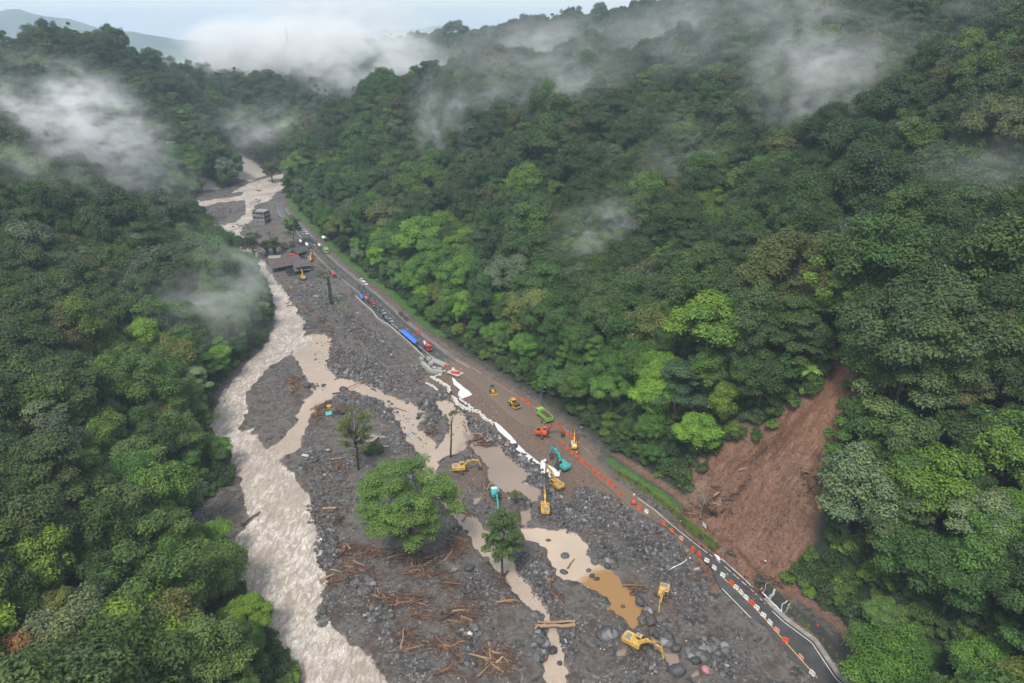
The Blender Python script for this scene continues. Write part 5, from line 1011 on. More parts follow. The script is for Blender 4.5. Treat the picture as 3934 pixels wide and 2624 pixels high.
for a in [('C',910,262,M_RED,'bright red pickup-sized car beside the parapet'),('C',1075,408,M_SIL,'upper of two silver grey cars on the parapet side'),('C',1180,532,M_SIL,'lower of two silver grey cars near the blue canopy'),('C',1342,438,M_BLK,'upper of two black cars on the forest side'),('C',1412,512,M_BLK,'lower of two black cars on the forest side'),
  ('B',1925,712,M_WHT,'upper of two white cars on the forest side'),('B',1975,758,M_WHT,'lower of two white cars on the forest side'),('B',1050,347,M_BLK,'black car by the small gabled hut',False,.7,2.0),('A',1640,828,M_WHT,'foremost white car in the queue behind the crowd'),('A',1665,853,M_SIL,'grey car in the queue behind the crowd'),('A',1700,878,M_WHT,'white car nearest the crowd'),('A',1655,885,M_SIL,'grey car on the river lane behind the crowd'),('A',1618,797,M_BLU,'blue car at the far end of the queue'),('A',1425,690,M_SIL,'grey car on the far road bend')]: car(*a)
# ================================================================== BARRIERS, WALLS, PEOPLE, BUILDINGS
M_BOR = paint('orange_plastic', (.82,.09,.025), .45, .25); M_BWH = paint('white_plastic', (.80,.76,.73), .45, .25); M_BPK = paint('faded_pink_plastic', (.80,.34,.28), .5, .2)
def barrier_mesh(m):
    bm = bmesh.new(); prism(bm, [(-.28,0),(-.28,.18),(-.14,.45),(-.11,.95),(.11,.95),(.14,.45),(.28,.18),(.28,0)], -.62, .62)
    bx(bm, -.09,.09,-.22,.22,.95,1.03); bmesh.ops.bevel(bm, geom=bm.edges[:], offset=.025, segments=1, affect='EDGES'); me = bpy.data.meshes.new('barrier_body'); bm.to_mesh(me); bm.free(); me.materials.append(m); return me
BARM = {'orange':barrier_mesh(M_BOR),'white':barrier_mesh(M_BWH),'pale pink':barrier_mesh(M_BPK)}
bm = bmesh.new(); bx(bm, -.145,.145,-.36,-.2,.42,.7); bx(bm, -.145,.145,.2,.36,.42,.7); BHOLE = bpy.data.meshes.new('fork_slot'); bm.to_mesh(BHOLE); bm.free(); BHOLE.materials.append(M_DARK)
bars = [('D',1205,722,'orange'),('D',1245,752,'orange'),('D',1305,798,'orange'),('D',1885,1232,'orange'),('D',1925,1268,'orange'),('D',1957,1327,'orange'),('D',2015,1372,'orange'),('D',1800,1390,'orange'),('D',1880,1458,'orange'),('D',1955,1532,'orange')]
bars += [('F',x,y,'orange') for x, y in ((70,28),(152,98),(233,163),(318,238),(390,290),(468,333),(545,391),(617,460),(713,573),(1008,793))]+[('F',1115,848,'white'),('F',1370,1028,'orange'),('F',1495,1133,'orange'),('F',1637,1253,'pale pink'),('F',1815,1412,'orange'),('F',1908,1488,'orange')]
bars += [('G',x,y,c) for x, y, c in ((330,298,'white'),(413,378,'white'),(505,458,'white'),(600,543,'orange'),(652,593,'white'),(707,648,'white'),(760,703,'white'),(822,760,'orange'),(877,813,'white'),(950,896,'white'),(1022,978,'white'),(1097,1063,'pale pink'),(1190,1168,'orange'),(1360,1361,'pale pink'),(1485,1533,'white'))]
bars += [('B',1160,190,'orange'),('B',1235,185,'orange'),('C',1590,690,'orange'),('C',1570,665,'orange')]
cnt = {}
ORD = ['first','second','third','fourth','fifth','sixth','seventh','eighth','ninth','tenth','eleventh','twelfth','thirteenth','fourteenth','fifteenth','sixteenth']
rq = np.random.default_rng(55)
for i, (k, x, y, c) in enumerate(bars):
    p = GW(k, x, y, 3.3); j = int(np.argmin(np.hypot(ER[:,0]-p[0], ER[:,1]-p[1]))); d = ER[max(j-3,0)]-ER[min(j+3,nseg-1)]; rz = math.atan2(d[1], d[0])+math.pi/2+rq.normal(0,.18)
    row = {'D':'beside the brown fill road','F':'along the broken road edge above the pool','G':'along the yellow centre line','B':'closing the road by the crowd','C':'across from the blue canopy'}[k]; q = cnt.get((k,c),0); cnt[(k,c)] = q+1
    t = thing('water_barrier', f'{c} plastic water barrier {row}', 'barrier', (p[0], p[1], max(gz(*p), ROAD_Z if k in 'GF' else 0)), rz, 'plastic road barriers'); t.scale = (1.15,)*3
    obj('shell', BARM[c], None, t); obj('fork_slot', BHOLE, None, t)
# warning tape strung between the barriers
M_TAPE = simple('yellow_tape', (.75,.50,.05), .6)
def strip3(name, pts, wdt, m, label, cat):
    P, F = tube(np.array(pts, float), np.full(len(pts), wdt/2), 5); return tag(obj(name, raw_mesh(name, P, F, True), m), label, cat)
strip3('warning_tape', [(*GW('F', x, y, 3.9), 3.85) for x, y in ((1370,1028),(1495,1133),(1637,1253))], .09, M_TAPE, 'yellow warning tape between the barriers above the pool', 'tape')
# signal trolley and signs
p, rz = face('F', (915,725), (905,640), 3.0); t = thing('warning_trolley', 'orange and yellow warning trolley with mast on the narrow lane', 'trolley', (*p, ROAD_Z), rz)
box_part('box', (-.8,.6,-.5,.5,.4,1.2), M_BOR, t, .05); wheels(t, (-.4,), .6, .35, .18); bm = bmesh.new(); bar(bm, (.3,0,1.2), (.6,0,3.0), .12); bar(bm, (.3,0,1.2), (.9,.7,.4), .1); bar(bm, (.3,0,1.2), (.9,-.7,.4), .1); bm_obj('mast', bm, M_YEL, t); box_part('lamp', (.45,.75,-.35,.35,2.95,3.3), M_WHT, t, .03)
for k, x, y, lb in (('F',1980,1085,'small white sign board on the landslide foot'),('B',1770,350,'white sign board above the grass verge')):
    p = GW(k, x, y, 4.0); t = thing('sign_board', lb, 'sign', (*p, gz(*p)), R(20)); bm = bmesh.new(); bx(bm, -.05,.05,-.9,.9,1.0,2.2); bm_obj('panel', bm, M_WHT, t); bm = bmesh.new(); bar(bm, (0,-.6,0), (0,-.6,1.0), .08); bar(bm, (0,.6,0), (0,.6,1.0), .08); bm_obj('post', bm, M_GREY, t)
# ------------------------------------------------------------------ walls
def moss_material(name, mossy=1.0):
    m, t, b = material(name); pos = wcoord(t); n = noise(t, .5, 6, .65, pos); n2 = noise(t, 3, 5, .6, pos)
    st = ramp(t, n2.outputs[0], [(.3,(.022,.020,.018)),(.7,(.075,.070,.062))]); mo = ramp(t, n2.outputs[0], [(.3,(.045,.075,.006)),(.7,(.15,.20,.015))]); f = ramp(t, n.outputs[0], [(.52-.14*mossy,(0,0,0)),(.62-.10*mossy,(1,1,1))])
    t.links.new(mixc(t, f, st, mo), b.inputs['Base Color']); b.inputs['Roughness'].default_value = .9; bump(t, n2.outputs[0], .7, .2, b); return m
M_MOSS = moss_material('mossy_stone', 1.0); M_WETW = moss_material('dark_wet_stone', -.2); M_CONW = simple('weathered_concrete', (.23,.22,.205), .8, 0, .45, .5); M_CAP = simple('white_cap', (.42,.41,.39), .7, 0, .2, .7)
def wall(name, path, z0, z1, th, m, label, kind=None, lean=0.0, cap=None):
    """stone wall along a plan line; th to the left of the line's direction"""
    p = resample(path, 1.2); n = len(p); d = np.gradient(p, axis=0); d /= np.linalg.norm(d, axis=1)[:,None]; nr = np.stack([-d[:,1], d[:,0]], 1)
    z0 = np.broadcast_to(z0, n).astype(float); z1 = np.broadcast_to(z1, n).astype(float); jz = .06*fbm(p[:,0], p[:,1], 2, 4)
    a = np.c_[p, z0]; b = np.c_[p+nr*lean, z1+jz]; c = np.c_[p+nr*(lean+th), z1+jz]; e = np.c_[p+nr*th, z0]; V_ = np.vstack([a,b,c,e]); s = np.arange(n-1); F = []
    for q in range(3): F.append(np.stack([q*n+s, q*n+s+1, (q+1)*n+s+1, (q+1)*n+s], 1))
    o = obj(name, raw_mesh(name, V_, np.vstack(F)), m)
    if cap is not None:
        cz = z1+jz+.02; a2 = np.c_[p+nr*(lean-.06), cz]; b2 = np.c_[p+nr*(lean-.06), cz+.14]; c2 = np.c_[p+nr*(lean+th+.06), cz+.14]; e2 = np.c_[p+nr*(lean+th+.06), cz]
        obj('coping', raw_mesh('coping', np.vstack([a2,b2,c2,e2]), np.vstack([np.stack([q*n+s, q*n+s+1, (q+1)*n+s+1, (q+1)*n+s], 1) for q in range(3)])), cap, o)
    return tag(o, label, 'wall')
out = nrm
wp = (ER+out*1.55)[(ER[:,1] > 151) & (ER[:,1] < 191)]; wall('retaining_wall', wp[::-1], ROAD_Z-.2, np.interp(wp[::-1][:,1][np.linspace(0,len(wp)-1,len(resample(wp[::-1],1.2))).astype(int)], [150,160,185,192], [ROAD_Z+2.6,ROAD_Z+3.5,ROAD_Z+3.4,ROAD_Z+2.0]), .5, M_MOSS, 'mossy green retaining wall above the narrow lane', lean=.25)
wp = (ER+out*1.5)[(ER[:,1] > 94) & (ER[:,1] < 140)]; wall('retaining_wall', wp[::-1], ROAD_Z-.2, ROAD_Z+3.1, .5, M_WETW, 'dark wet retaining wall with small waterfalls by the near lane', lean=1.0)
pw = EL[(ER[:,1] > 276) & (ER[:,1] < 358)] if False else RLW[(RLW[:,1] > 276) & (RLW[:,1] < 362)]
wall('parapet_wall', pw[::-1]-np.array((.25,.15)), -.6, ROAD_Z+.75, .35, M_CONW, 'stained concrete river wall with white coping below the parked cars', cap=M_CAP)
# kerb line and gutter on the forest side
def ribbon(name, path, off0, off1, z, m, th=.0, kind='structure'):
    n = len(path[0]); c, nn = path; a = c+nn*off0; b = c+nn*off1; zz_ = np.full((n,1), z); V_ = np.vstack([np.c_[a, zz_-th], np.c_[a, zz_], np.c_[b, zz_], np.c_[b, zz_-th]]); s = np.arange(n-1)
    return tag(obj(name, raw_mesh(name, V_, np.vstack([np.stack([q*n+s, q*n+s+1, (q+1)*n+s+1, (q+1)*n+s], 1) for q in range(3)])), m), kind=kind)
M_GUT = simple('pale_gutter_concrete', (.26,.235,.205), .7, 0, .35, .6)
sel = (ER[:,1] > 96) & (ER[:,1] < 136); ribbon('gutter', (ER[sel], out[sel]), -.05, 1.25, ROAD_Z+.10, M_GUT, .2)
sel = (ER[:,1] > 262) & (ER[:,1] < 560); ribbon('kerb', (ER[sel], out[sel]), .0, .45, ROAD_Z+.28, M_CONW, .4)
# small waterfalls over the dark wall
m, t_, b_ = material('falling_water'); nn_ = noise(t_, 5, 4, .7, wcoord(t_)); b_.inputs['Base Color'].default_value = (.72,.75,.77,1); b_.inputs['Roughness'].default_value = .35; t_.links.new(ramp(t_, nn_.outputs[0], [(.38,(.05,.05,.05)),(.62,(.9,.9,.9))]), b_.inputs['Alpha']); M_FALL = m
m, t_, b_ = material('white_water'); nn_ = noise(t_, 6, 5, .7, wcoord(t_)); t_.links.new(ramp(t_, nn_.outputs[0], [(.3,(.55,.57,.58)),(.7,(.88,.9,.9))]), b_.inputs['Base Color']); b_.inputs['Roughness'].default_value = .4; M_WW = m
for i, (x, y, wd_) in enumerate(((945,580,.12),(1068,655,.6),(1140,755,.28),(1185,800,.08),(1210,820,.07),(1160,785,.08))):
    p = GW('G', x, y, 6.0); j = int(np.argmin(np.hypot(ER[:,0]-p[0], ER[:,1]-p[1]))); d = ER[min(j+2,nseg-1)]-ER[j-2]; d /= np.linalg.norm(d); nn = out[j]; base = ER[j]
    P = []; ns_ = 9
    for q in range(ns_):
        f = q/(ns_-1); o_ = 2.62-1.75*f**.55; zc = ROAD_Z+3.25-3.0*f**1.5
        for r_ in range(5): uu = (r_/4-.5)*wd_*(1+.5*f); P.append((*(base+nn*(o_-.12*(1-(2*r_/4-1)**2))+d*(uu+.25*math.sin(q*.9+i*2))), zc+random.uniform(-.08,.08)))
    ii = np.arange(ns_*5).reshape(ns_,5); o = obj('waterfall', raw_mesh('waterfall', np.array(P), np.stack([ii[:-1,:-1].ravel(), ii[:-1,1:].ravel(), ii[1:,1:].ravel(), ii[1:,:-1].ravel()], 1), True), M_FALL); tag(o, ('thin upper waterfall over the dark wall','widest waterfall over the dark wall','second widest waterfall over the dark wall','fine trickle below the waterfalls','lowest fine trickle over the dark wall','narrow trickle between the waterfalls')[i], 'waterfall', 'waterfalls over the dark roadside wall')
def foam(name, k, pts, wdt, z, label):
    p = resample(np.array([GW(k, *q, z) for q in pts]), .4); n = len(p); d = np.gradient(p, axis=0); d /= np.linalg.norm(d, axis=1)[:,None]; nr = np.stack([-d[:,1], d[:,0]], 1); P = []
    for i in range(n):
        for r_ in range(5): w_ = wdt*(.6+.5*fbm(np.array([i*.31]), np.array([.5]), 2, 8)[0]); q = p[i]+nr[i]*(r_/4-.5)*w_; P.append((*q, max(z, gz(*q))+.06+.08*random.random()))
    ii = np.arange(n*5).reshape(n,5); o = obj(name, raw_mesh(name, np.array(P), np.stack([ii[:-1,:-1].ravel(), ii[:-1,1:].ravel(), ii[1:,1:].ravel(), ii[1:,:-1].ravel()], 1), True), M_WW); return tag(o, label, 'runoff')
foam('runoff_water','G',[(480,270),(560,340),(650,420),(740,500),(830,590)],.28,ROAD_Z+.02,'white runoff streaming along the gutter')
foam('runoff_water','G',[(930,640),(1000,710),(1080,790),(1150,860)],.5,ROAD_Z+.12,'foaming pool of runoff under the waterfalls')
foam('runoff_water','H',[(2180,285),(2100,290),(2050,330),(1960,370),(1910,400)],.4,.8,'white spill water below the broken road edge')
foam('runoff_water','G',[(415,230),(440,250),(470,295)],1.2,ROAD_Z+.02,'white splash on the narrow lane')
o = box_part('broken_kerb', (-1.0,1.0,-.3,.3,0,.5), M_CAP, None, .04); p = GW('H', 2215, 390, .8); o.location = (*p, gz(*p)); o.rotation_euler = (.1,.2,.5); tag(o, 'broken white kerb piece on the rubble below the road', 'kerb piece')
# ------------------------------------------------------------------ people
def person_mesh(seed, stride=.18, arm=.2):
    me = bpy.data.meshes.new('figure')
    V_ = [(0,0,.95),(0,0,1.2),(0,0,1.42),(0,0,1.52),(0,0,1.66),(0,0,1.76),
          (.02,.10,.90),(stride*.5,.11,.5),(stride*.35,.11,.08),(stride*.35+.14,.12,.04),(.02,-.10,.90),(-stride*.4,-.11,.5),(-stride,-.11,.10),(-stride+.14,-.12,.04),
          (0,.19,1.40),(.02,.25,1.12),(arm,.24,.90),(arm+.06,.23,.82),(0,-.19,1.40),(-.02,-.25,1.12),(arm*.5,-.25,.88),(arm*.5+.05,-.24,.80)]
    E_ = [(0,1),(1,2),(2,3),(3,4),(4,5),(0,6),(6,7),(7,8),(8,9),(0,10),(10,11),(11,12),(12,13),(2,14),(14,15),(15,16),(16,17),(2,18),(18,19),(19,20),(20,21)]
    Rr = [.15,.15,.15,.065,.105,.085,.09,.065,.05,.045,.09,.065,.05,.045,.075,.05,.042,.035,.075,.05,.042,.035]
    me.from_pydata(V_, E_, []); o = bpy.data.objects.new('figure', me); col.objects.link(o)
    md = o.modifiers.new('skin', 'SKIN'); 
    for i, r_ in enumerate(Rr): me.skin_vertices[0].data[i].radius = (r_, r_)
    me.skin_vertices[0].data[0].use_root = True
    sb = o.modifiers.new('sub', 'SUBSURF'); sb.levels = 1; sb.render_levels = 1
    dg = bpy.context.evaluated_depsgraph_get(); ev = o.evaluated_get(dg); out_ = bpy.data.meshes.new_from_object(ev); bpy.data.objects.remove(o); return out_
def cloth(name):
    m, t, b = material(name); oi = N(t, 'ShaderNodeObjectInfo'); tcn = N(t, 'ShaderNodeTexCoord'); sx_ = N(t, 'ShaderNodeSeparateXYZ'); t.links.new(tcn.outputs['Object'], sx_.inputs[0])
    # trousers below the waist, shirt above, skin above the collar, hair on top
    def step(z): 
        q = N(t, 'ShaderNodeMath', operation='GREATER_THAN'); t.links.new(sx_.outputs['Z'], q.inputs[0]); q.inputs[1].default_value = z; return q.outputs[0]
    c = mixc(t, step(.93), (.03,.032,.04), oi.outputs['Color']); c = mixc(t, step(1.5), c, (.32,.19,.13)); c = mixc(t, step(1.70), c, (.02,.016,.014)); t.links.new(c, b.inputs['Base Color']); b.inputs['Roughness'].default_value = .8; return m
PM = [person_mesh(i, s_, a_) for i, (s_, a_) in enumerate(((.05,.05),(.3,.25),(.18,-.12)))]; M_CL = cloth('clothing')
for q in PM: q.materials.clear(); q.materials.append(M_CL); q.polygons.foreach_set('use_smooth', [True]*len(q.polygons))
SH = {'red':(.55,.04,.04),'dark blue':(.03,.05,.15),'black':(.03,.03,.03),'white':(.7,.7,.7),'hi-vis yellow':(.65,.7,.05),'orange':(.8,.2,.03),'grey':(.2,.2,.21),'blue':(.06,.2,.5),'brown':(.16,.10,.07)}
rp_ = np.random.default_rng(21)
def person(k, x, y, c, label, z=3.0, grp=None):
    p = GW(k, x, y, z); g = max(gz(*p), 0)
    if sdpoly(np.array([p[0]]), np.array([p[1]]), ROADPOLY)[0] < 0: g = ROAD_Z
    o = obj('person', PM[int(rp_.integers(3))], None, None, (p[0], p[1], g), rp_.uniform(0,6.28)); o.color = (*SH[c], 1); tag(o, label, 'person', grp)
for a in [('F',1942,1390,'red','person in red shirt walking on the wet lane'),('G',972,290,'white','person in white shirt on the landslide footpath',6),('G',1545,985,'red','person in red on the path right of the dark wall',6.5),('G',1582,1030,'dark blue','person in dark blue on the path right of the dark wall',6.5),
  ('E',2018,385,'hi-vis yellow','worker in hi-vis vest beside the road verge'),('E',2052,375,'black','worker in dark clothes and helmet beside the hi-vis worker'),('D',1540,1105,'orange','worker in orange vest behind the dump truck'),('D',1490,1090,'black','worker in black by the dump truck wheel'),
  ('C',1018,325,'blue','person in blue standing on the road by the red car'),('C',875,165,'black','person in black on the road by the tarps'),('C',1440,680,'orange','person in orange by the blue canopy edge'),('C',1282,660,'hi-vis yellow','person in hi-vis yellow at the canopy corner'),('C',1265,640,'hi-vis yellow','second hi-vis person at the canopy corner'),('C',1235,630,'dark blue','person in dark blue near the lower grey car'),('C',1370,590,'grey','person in grey mid-road above the blue canopy'),
  ('C',1800,720,'white','person in white on the forest verge'),('C',1155,160,'white','person in white under the forest edge')]: person(*a)
for i, (x, y) in enumerate([(700,30),(715,45),(705,10),(770,40),(790,70),(795,90),(735,100),(755,85),(785,20),(740,115)]): person('C', x, y, ('black','dark blue','grey','brown')[i % 4], f"person in {('black','dark blue','grey','brown')[i % 4]} in the small group above the tarps", 3.0, 'bystanders above the tarps')
ccol = ['dark blue','black','grey','white','blue','black','brown']
for i in range(105):
    x = 985+rp_.random()*270; y = 60+rp_.random()*90+(x-985)*.18
    if i > 75: x, y = 1060+rp_.random()*120, 190+rp_.random()*110
    c = ccol[int(rp_.integers(7))]; person('B', x, y, c, f"person in {c} in the {'crowd filling the road' if i <= 75 else 'group beside the white tents'}", 3.0, 'crowd on the far road')
# motorbikes parked along the parapet
def bike_mesh():
    bm = bmesh.new()
    prism(bm, [(-.55,.55),(-.6,.85),(-.1,.8),(.35,.95),(.5,.7),(.2,.35),(-.3,.35)], -.13, .13); bar(bm, (.45,0,.95), (.7,0,.3), .08); bar(bm, (.42,-.33,1.05), (.42,.33,1.05), .05); bx(bm, -.6,.1,-.12,.12,.82,.9); me = bpy.data.meshes.new('bike'); bm.to_mesh(me); bm.free(); return me
BKM = bike_mesh(); BKM.materials.append(M_BLK); bm = bmesh.new(); cyl_y(bm, 0, 0, .3, -.05, .05, 12); BKW = bpy.data.meshes.new('bike_wheel'); bm.to_mesh(BKW); bm.free(); BKW.materials.append(M_RUB)
for i in range(26):
    f = i/25; x = 800+f*830+rp_.normal(0,5); y = 235+f*745+rp_.normal(0,5)
    if 1200 < x < 1330: continue
    p = GW('C', x+30*(f < .3), y, 3.0); t = thing('motorbike', f"black motorbike parked by the parapet, {'above the grey cars' if f < .35 else 'beside the blue canopy' if f > .55 else 'by the grey cars'}", 'motorbike', (*p, ROAD_Z), 1.0+rp_.normal(0,.25), 'motorbikes along the parapet'); obj('frame', BKM, None, t)
    for wx in (-.6,.68): obj('wheel', BKW, None, t, (wx, 0, .3))
# ------------------------------------------------------------------ canopies and tarps
M_TARP = simple('blue_tarpaulin', (.045,.16,.62), .5, 0, .12, 1.0); M_TWH = simple('white_tent_cloth', (.75,.75,.74), .7, 0, .08); M_TRED = simple('red_tarpaulin', (.70,.06,.06), .6, 0, .1)
def canopy(k, c4, z, ridge, m, label, name='canopy_tent', sag=.15):
    """c4: four eave corners in a plan window, long sides 0-1 and 3-2"""
    q = [GW(k, *c, z) for c in c4]; ctr = sum(q)/4; t = thing(name, label, 'canopy', (ctr[0], ctr[1], ROAD_Z)); nu, nv = 13, 9; P = []
    for i in range(nu):
        for j in range(nv):
            u, v = i/(nu-1), j/(nv-1); a = q[0]*(1-u)+q[1]*u; b = q[3]*(1-u)+q[2]*u; c = a*(1-v)+b*v
            zz_ = z-ROAD_Z + ridge*(1-abs(2*v-1)) - sag*abs(math.sin(u*math.pi*4))*(1-.3*v) + random.uniform(-.02,.02); P.append((c[0]-ctr[0], c[1]-ctr[1], zz_))
    ii = np.arange(nu*nv).reshape(nu,nv); o = obj('roof_cloth', raw_mesh('roof_cloth', np.array(P), np.stack([ii[:-1,:-1].ravel(), ii[:-1,1:].ravel(), ii[1:,1:].ravel(), ii[1:,:-1].ravel()], 1), True), m, t)
    for u in (0,.5,1):
        for s_ in ((q[0],q[1]),(q[3],q[2])):
            c = s_[0]*(1-u)+s_[1]*u-ctr; bm = bmesh.new(); bar(bm, (c[0],c[1],0), (c[0],c[1],z-ROAD_Z), .09); bm_obj('post', bm, M_GREY, t)
    return t
canopy('C',[(1320,672),(1535,858),(1612,832),(1412,655)],5.6,.6,M_TARP,'long blue tarpaulin canopy over the parapet lane')
canopy('C',[(712,140),(745,188),(788,170),(758,122)],4.8,.8,M_TARP,'small blue tarp shelter beside the parapet end'); canopy('C',[(790,155),(805,185),(850,170),(835,150)],4.8,.4,M_TRED,'small red tarp shelter beside the blue one')
canopy('B',[(970,92),(1000,125),(1042,115),(1012,85)],6.0,1.0,M_TWH,'upper white tent in the crowd'); canopy('B',[(1065,145),(1100,170),(1142,158),(1105,132)],6.0,1.0,M_TWH,'lower white tent in the crowd'); canopy('B',[(1255,150),(1275,172),(1318,165),(1295,143)],5.5,.5,M_TWH,'pale stall roof on the forest side of the crowd')
canopy('A',[(1865,905),(1880,930),(1935,925),(1910,900)],6.5,.5,M_TWH,'roadside stall roof at the forest edge'); canopy('B',[(1440,565),(1465,610),(1535,600),(1510,560)],4.8,.6,M_TRED,'red and white stall roof on the gravel lot')
# orange floats and gear on the broken parapet end
o = box_part('concrete_slab', (-3.2,3.2,-2.0,2.0,-.35,0), M_CAP, None, .05); p = GW('C', 2150, 1300, 3.0); o.location = (*p, ROAD_Z+.15); o.rotation_euler = (0,.03,R(-35)); tag(o, 'tilted white slab at the broken parapet end', 'slab')
for i, (x, y, c) in enumerate(((2085,1240,'orange'),(2105,1295,'orange'),(2140,1300,'orange'),(2160,1300,'orange'),(2185,1305,'orange'),(2205,1300,'orange'),(2120,1245,'white'),(2005,1195,'orange'))):
    p = GW('C', x, y, 3.6); t = thing('water_barrier', f'{c} plastic barrier on the tilted white slab', 'barrier', (*p, ROAD_Z+.3), rp_.uniform(0,3), 'plastic road barriers'); obj('shell', BARM[c], None, t); obj('fork_slot', BHOLE, None, t)
# ------------------------------------------------------------------ poles
M_POLE = simple('pole_steel', (.16,.16,.16), .6, .2, .2)
def pole(k, x, y, h, label, z=3.0, arms=True, lamp=False):
    p = GW(k, x, y, z); t = thing('utility_pole', label, 'pole', (*p, gz(*p)), R(30), 'poles along the road'); P, F = tube(np.array([(0,0,-.3),(0,0,h*.5),(0,0,h)]), [.15,.13,.09], 8); obj('shaft', raw_mesh('shaft', P, F, True), M_POLE, t); bm = bmesh.new()
    if lamp:
        bm.free(); o = box_part('solar_panel', (-.8,.8,-.5,.5,0,.06), M_BLU if False else M_GLS, t, .01); o.location = (0,0,h); o.rotation_euler = (R(15),0,0); bm = bmesh.new(); bar(bm, (0,0,h-1.2), (1.4,0,h-1.0), .06); bm_obj('lamp_arm', bm, M_POLE, t); box_part('lamp_head', (1.3,1.8,-.12,.12,h-1.08,h-.98), M_WHT, t, .02)
    else:
        bar(bm, (0,-.8,h-.4), (0,.8,h-.4), .09); bar(bm, (0,-.6,h-1.0), (0,.6,h-1.0), .09); bm_obj('cross_arm', bm, M_POLE, t); bm = bmesh.new()
        for yy in (-.7,0,.7): bx(bm, -.05,.05,yy-.05,yy+.05,h-.36,h-.15)
        bm_obj('insulator', bm, M_WHT, t)
pole('C',1000,392,7,'utility pole between the red car and grey cars'); pole('C',1275,655,9,'left of twin poles at the blue canopy corner'); pole('C',1293,665,9,'right of twin poles at the blue canopy corner'); pole('C',1665,1030,9,'left of twin poles by the tanker truck'); pole('C',1683,1010,9,'right of twin poles by the tanker truck'); pole('C',2045,1215,8,'pole by the broken parapet end')
pole('D',1490,835,9.5,'solar lamp pole above the dump truck',3.5,False,True); pole('D',1475,740,5,'short solar lamp pole behind the dump truck',4.0,False,True); pole('C',1880,850,7,'pole on the forest verge opposite the tanker',3.5); pole('B',2175,870,8,'pole on the forest verge above the parked cars',4.0); pole('A',1375,700,8,'pole at the far road bend',2.0); pole('A',1345,620,7,'farthest pole by the gravel lot',2.0); pole('D',2030,1330,7,'leaning lamp pole behind the small excavator',4.0,False,True)
# ------------------------------------------------------------------ buildings
M_ROOF = simple('brown_metal_roof', (.095,.062,.062), .6, 0, .25, .6); M_ROOFG = simple('grey_brown_roof', (.075,.072,.074), .6, 0, .3, .8); M_TIMB = simple('dark_timber', (.06,.048,.040), .85, 0, .3, 1.0); M_TIN = simple('pale_tin_roof', (.30,.30,.29), .5, .2, .25, .8); M_BGRY = simple('raw_concrete', (.24,.245,.25), .85, 0, .3, .4)
def roof_panels(parent, x0, x1, y0, y1, z0, z1, m, n, name='roof_panel', th=.08, drop=()):
    """one slope of a roof as separate sheets running from eave (y0,z0) to ridge (y1,z1)"""
    for i in range(n):
        if i in drop: continue
        a = x0+(x1-x0)*i/n+.01; b = x0+(x1-x0)*(i+1)/n-.01; dz = .03*(i % 2); bm = bmesh.new(); v = [bm.verts.new(q) for q in ((a,y0,z0+dz),(b,y0,z0+dz),(b,y1,z1+dz),(a,y1,z1+dz),(a,y0,z0+dz+th),(b,y0,z0+dz+th),(b,y1,z1+dz+th),(a,y1,z1+dz+th))]
        for f in ((0,3,2,1),(4,5,6,7),(0,1,5,4),(1,2,6,5),(2,3,7,6),(3,0,4,7)): bm.faces.new([v[j] for j in f])
        bm_obj(name, bm, m, parent)
p = GW('B', 745, 405, 5.0); g = gz(*p); t = thing('restaurant_hall', 'long brown-roofed hall beside the road, left by the flood', 'building', (*p, g), R(36))
roof_panels(t, -10,10,-7.5,1,3.2,6.6,M_ROOF,14); roof_panels(t, -10,10,7.5,1,3.6,6.6,M_ROOF,14)
for x_ in (-9.5,-5,0,5,9.5):
    for y_ in (-6.2,6.2): box_part('post', (x_-.14,x_+.14,y_-.14,y_+.14,-1,3.7), M_TIMB, t, 0)
box_part('wall', (-9.3,9.3,5.7,5.9,0,3.4), M_TIMB, t, 0); box_part('wall', (-9.5,-9.3,-6,6,0,3.4), M_TIN, t, 0); box_part('floor_slab', (-9.8,9.8,-6.4,6.4,-1.2,.15), M_BGRY, t, 0)
p = GW('B', 985, 470, 5.0); g = gz(*p); t = thing('wrecked_house', 'wrecked dark timber house with one roof slope slid to the ground', 'building', (*p, g), R(22))
roof_panels(t, -4,6.5,-5.0,1.0,5.0,7.8,M_ROOFG,9); roof_panels(t, -4,6.5,5.5,1.0,5.2,7.8,M_ROOFG,9)
o = thing('x','x','x'); bpy.data.objects.remove(o)
sl_ = bpy.data.objects.new('fallen_roof', None); col.objects.link(sl_); sl_.parent = t
for i in range(7):
    bm = bmesh.new(); a = -4.4+i*1.25; L = 6+random.uniform(-.6,.6); bx(bm, 0,1.15,-L/2,L/2,-.04,.04); q = bm_obj('roof_panel', bm, M_ROOFG, sl_); q.location = (-5.6+.35*i*.3, -4+i*1.25, 2.6+random.uniform(-.2,.2)); q.rotation_euler = (random.uniform(-.1,.1), R(52)+random.uniform(-.1,.1), R(90)+random.uniform(-.15,.15))
for x_ in (-3.6,1.2,6):
    for y_ in (-4,4): box_part('post', (x_-.16,x_+.16,y_-.16,y_+.16,-1,5.0), M_TIMB, t, 0)
box_part('upper_floor', (-3.8,6.2,-4.2,4.2,2.4,2.7), M_BGRY, t, 0); box_part('beam', (-3.8,6.2,-4.25,-4.0,4.5,4.8), M_TIMB, t, 0); box_part('wall', (-3.8,6.2,3.9,4.1,0,4.7), M_TIMB, t, 0); box_part('wall', (6.0,6.2,-1,4,2.7,4.7), M_TIMB, t, 0)
for i in range(10):
    bm = bmesh.new(); bar(bm, (-6+random.uniform(-2,1),-5+random.uniform(-2,3),.2), (-3+random.uniform(-2,1),-3+random.uniform(-2,3),2.8+random.uniform(-1,1)), .18); bm_obj('broken_beam', bm, M_TIMB, t)
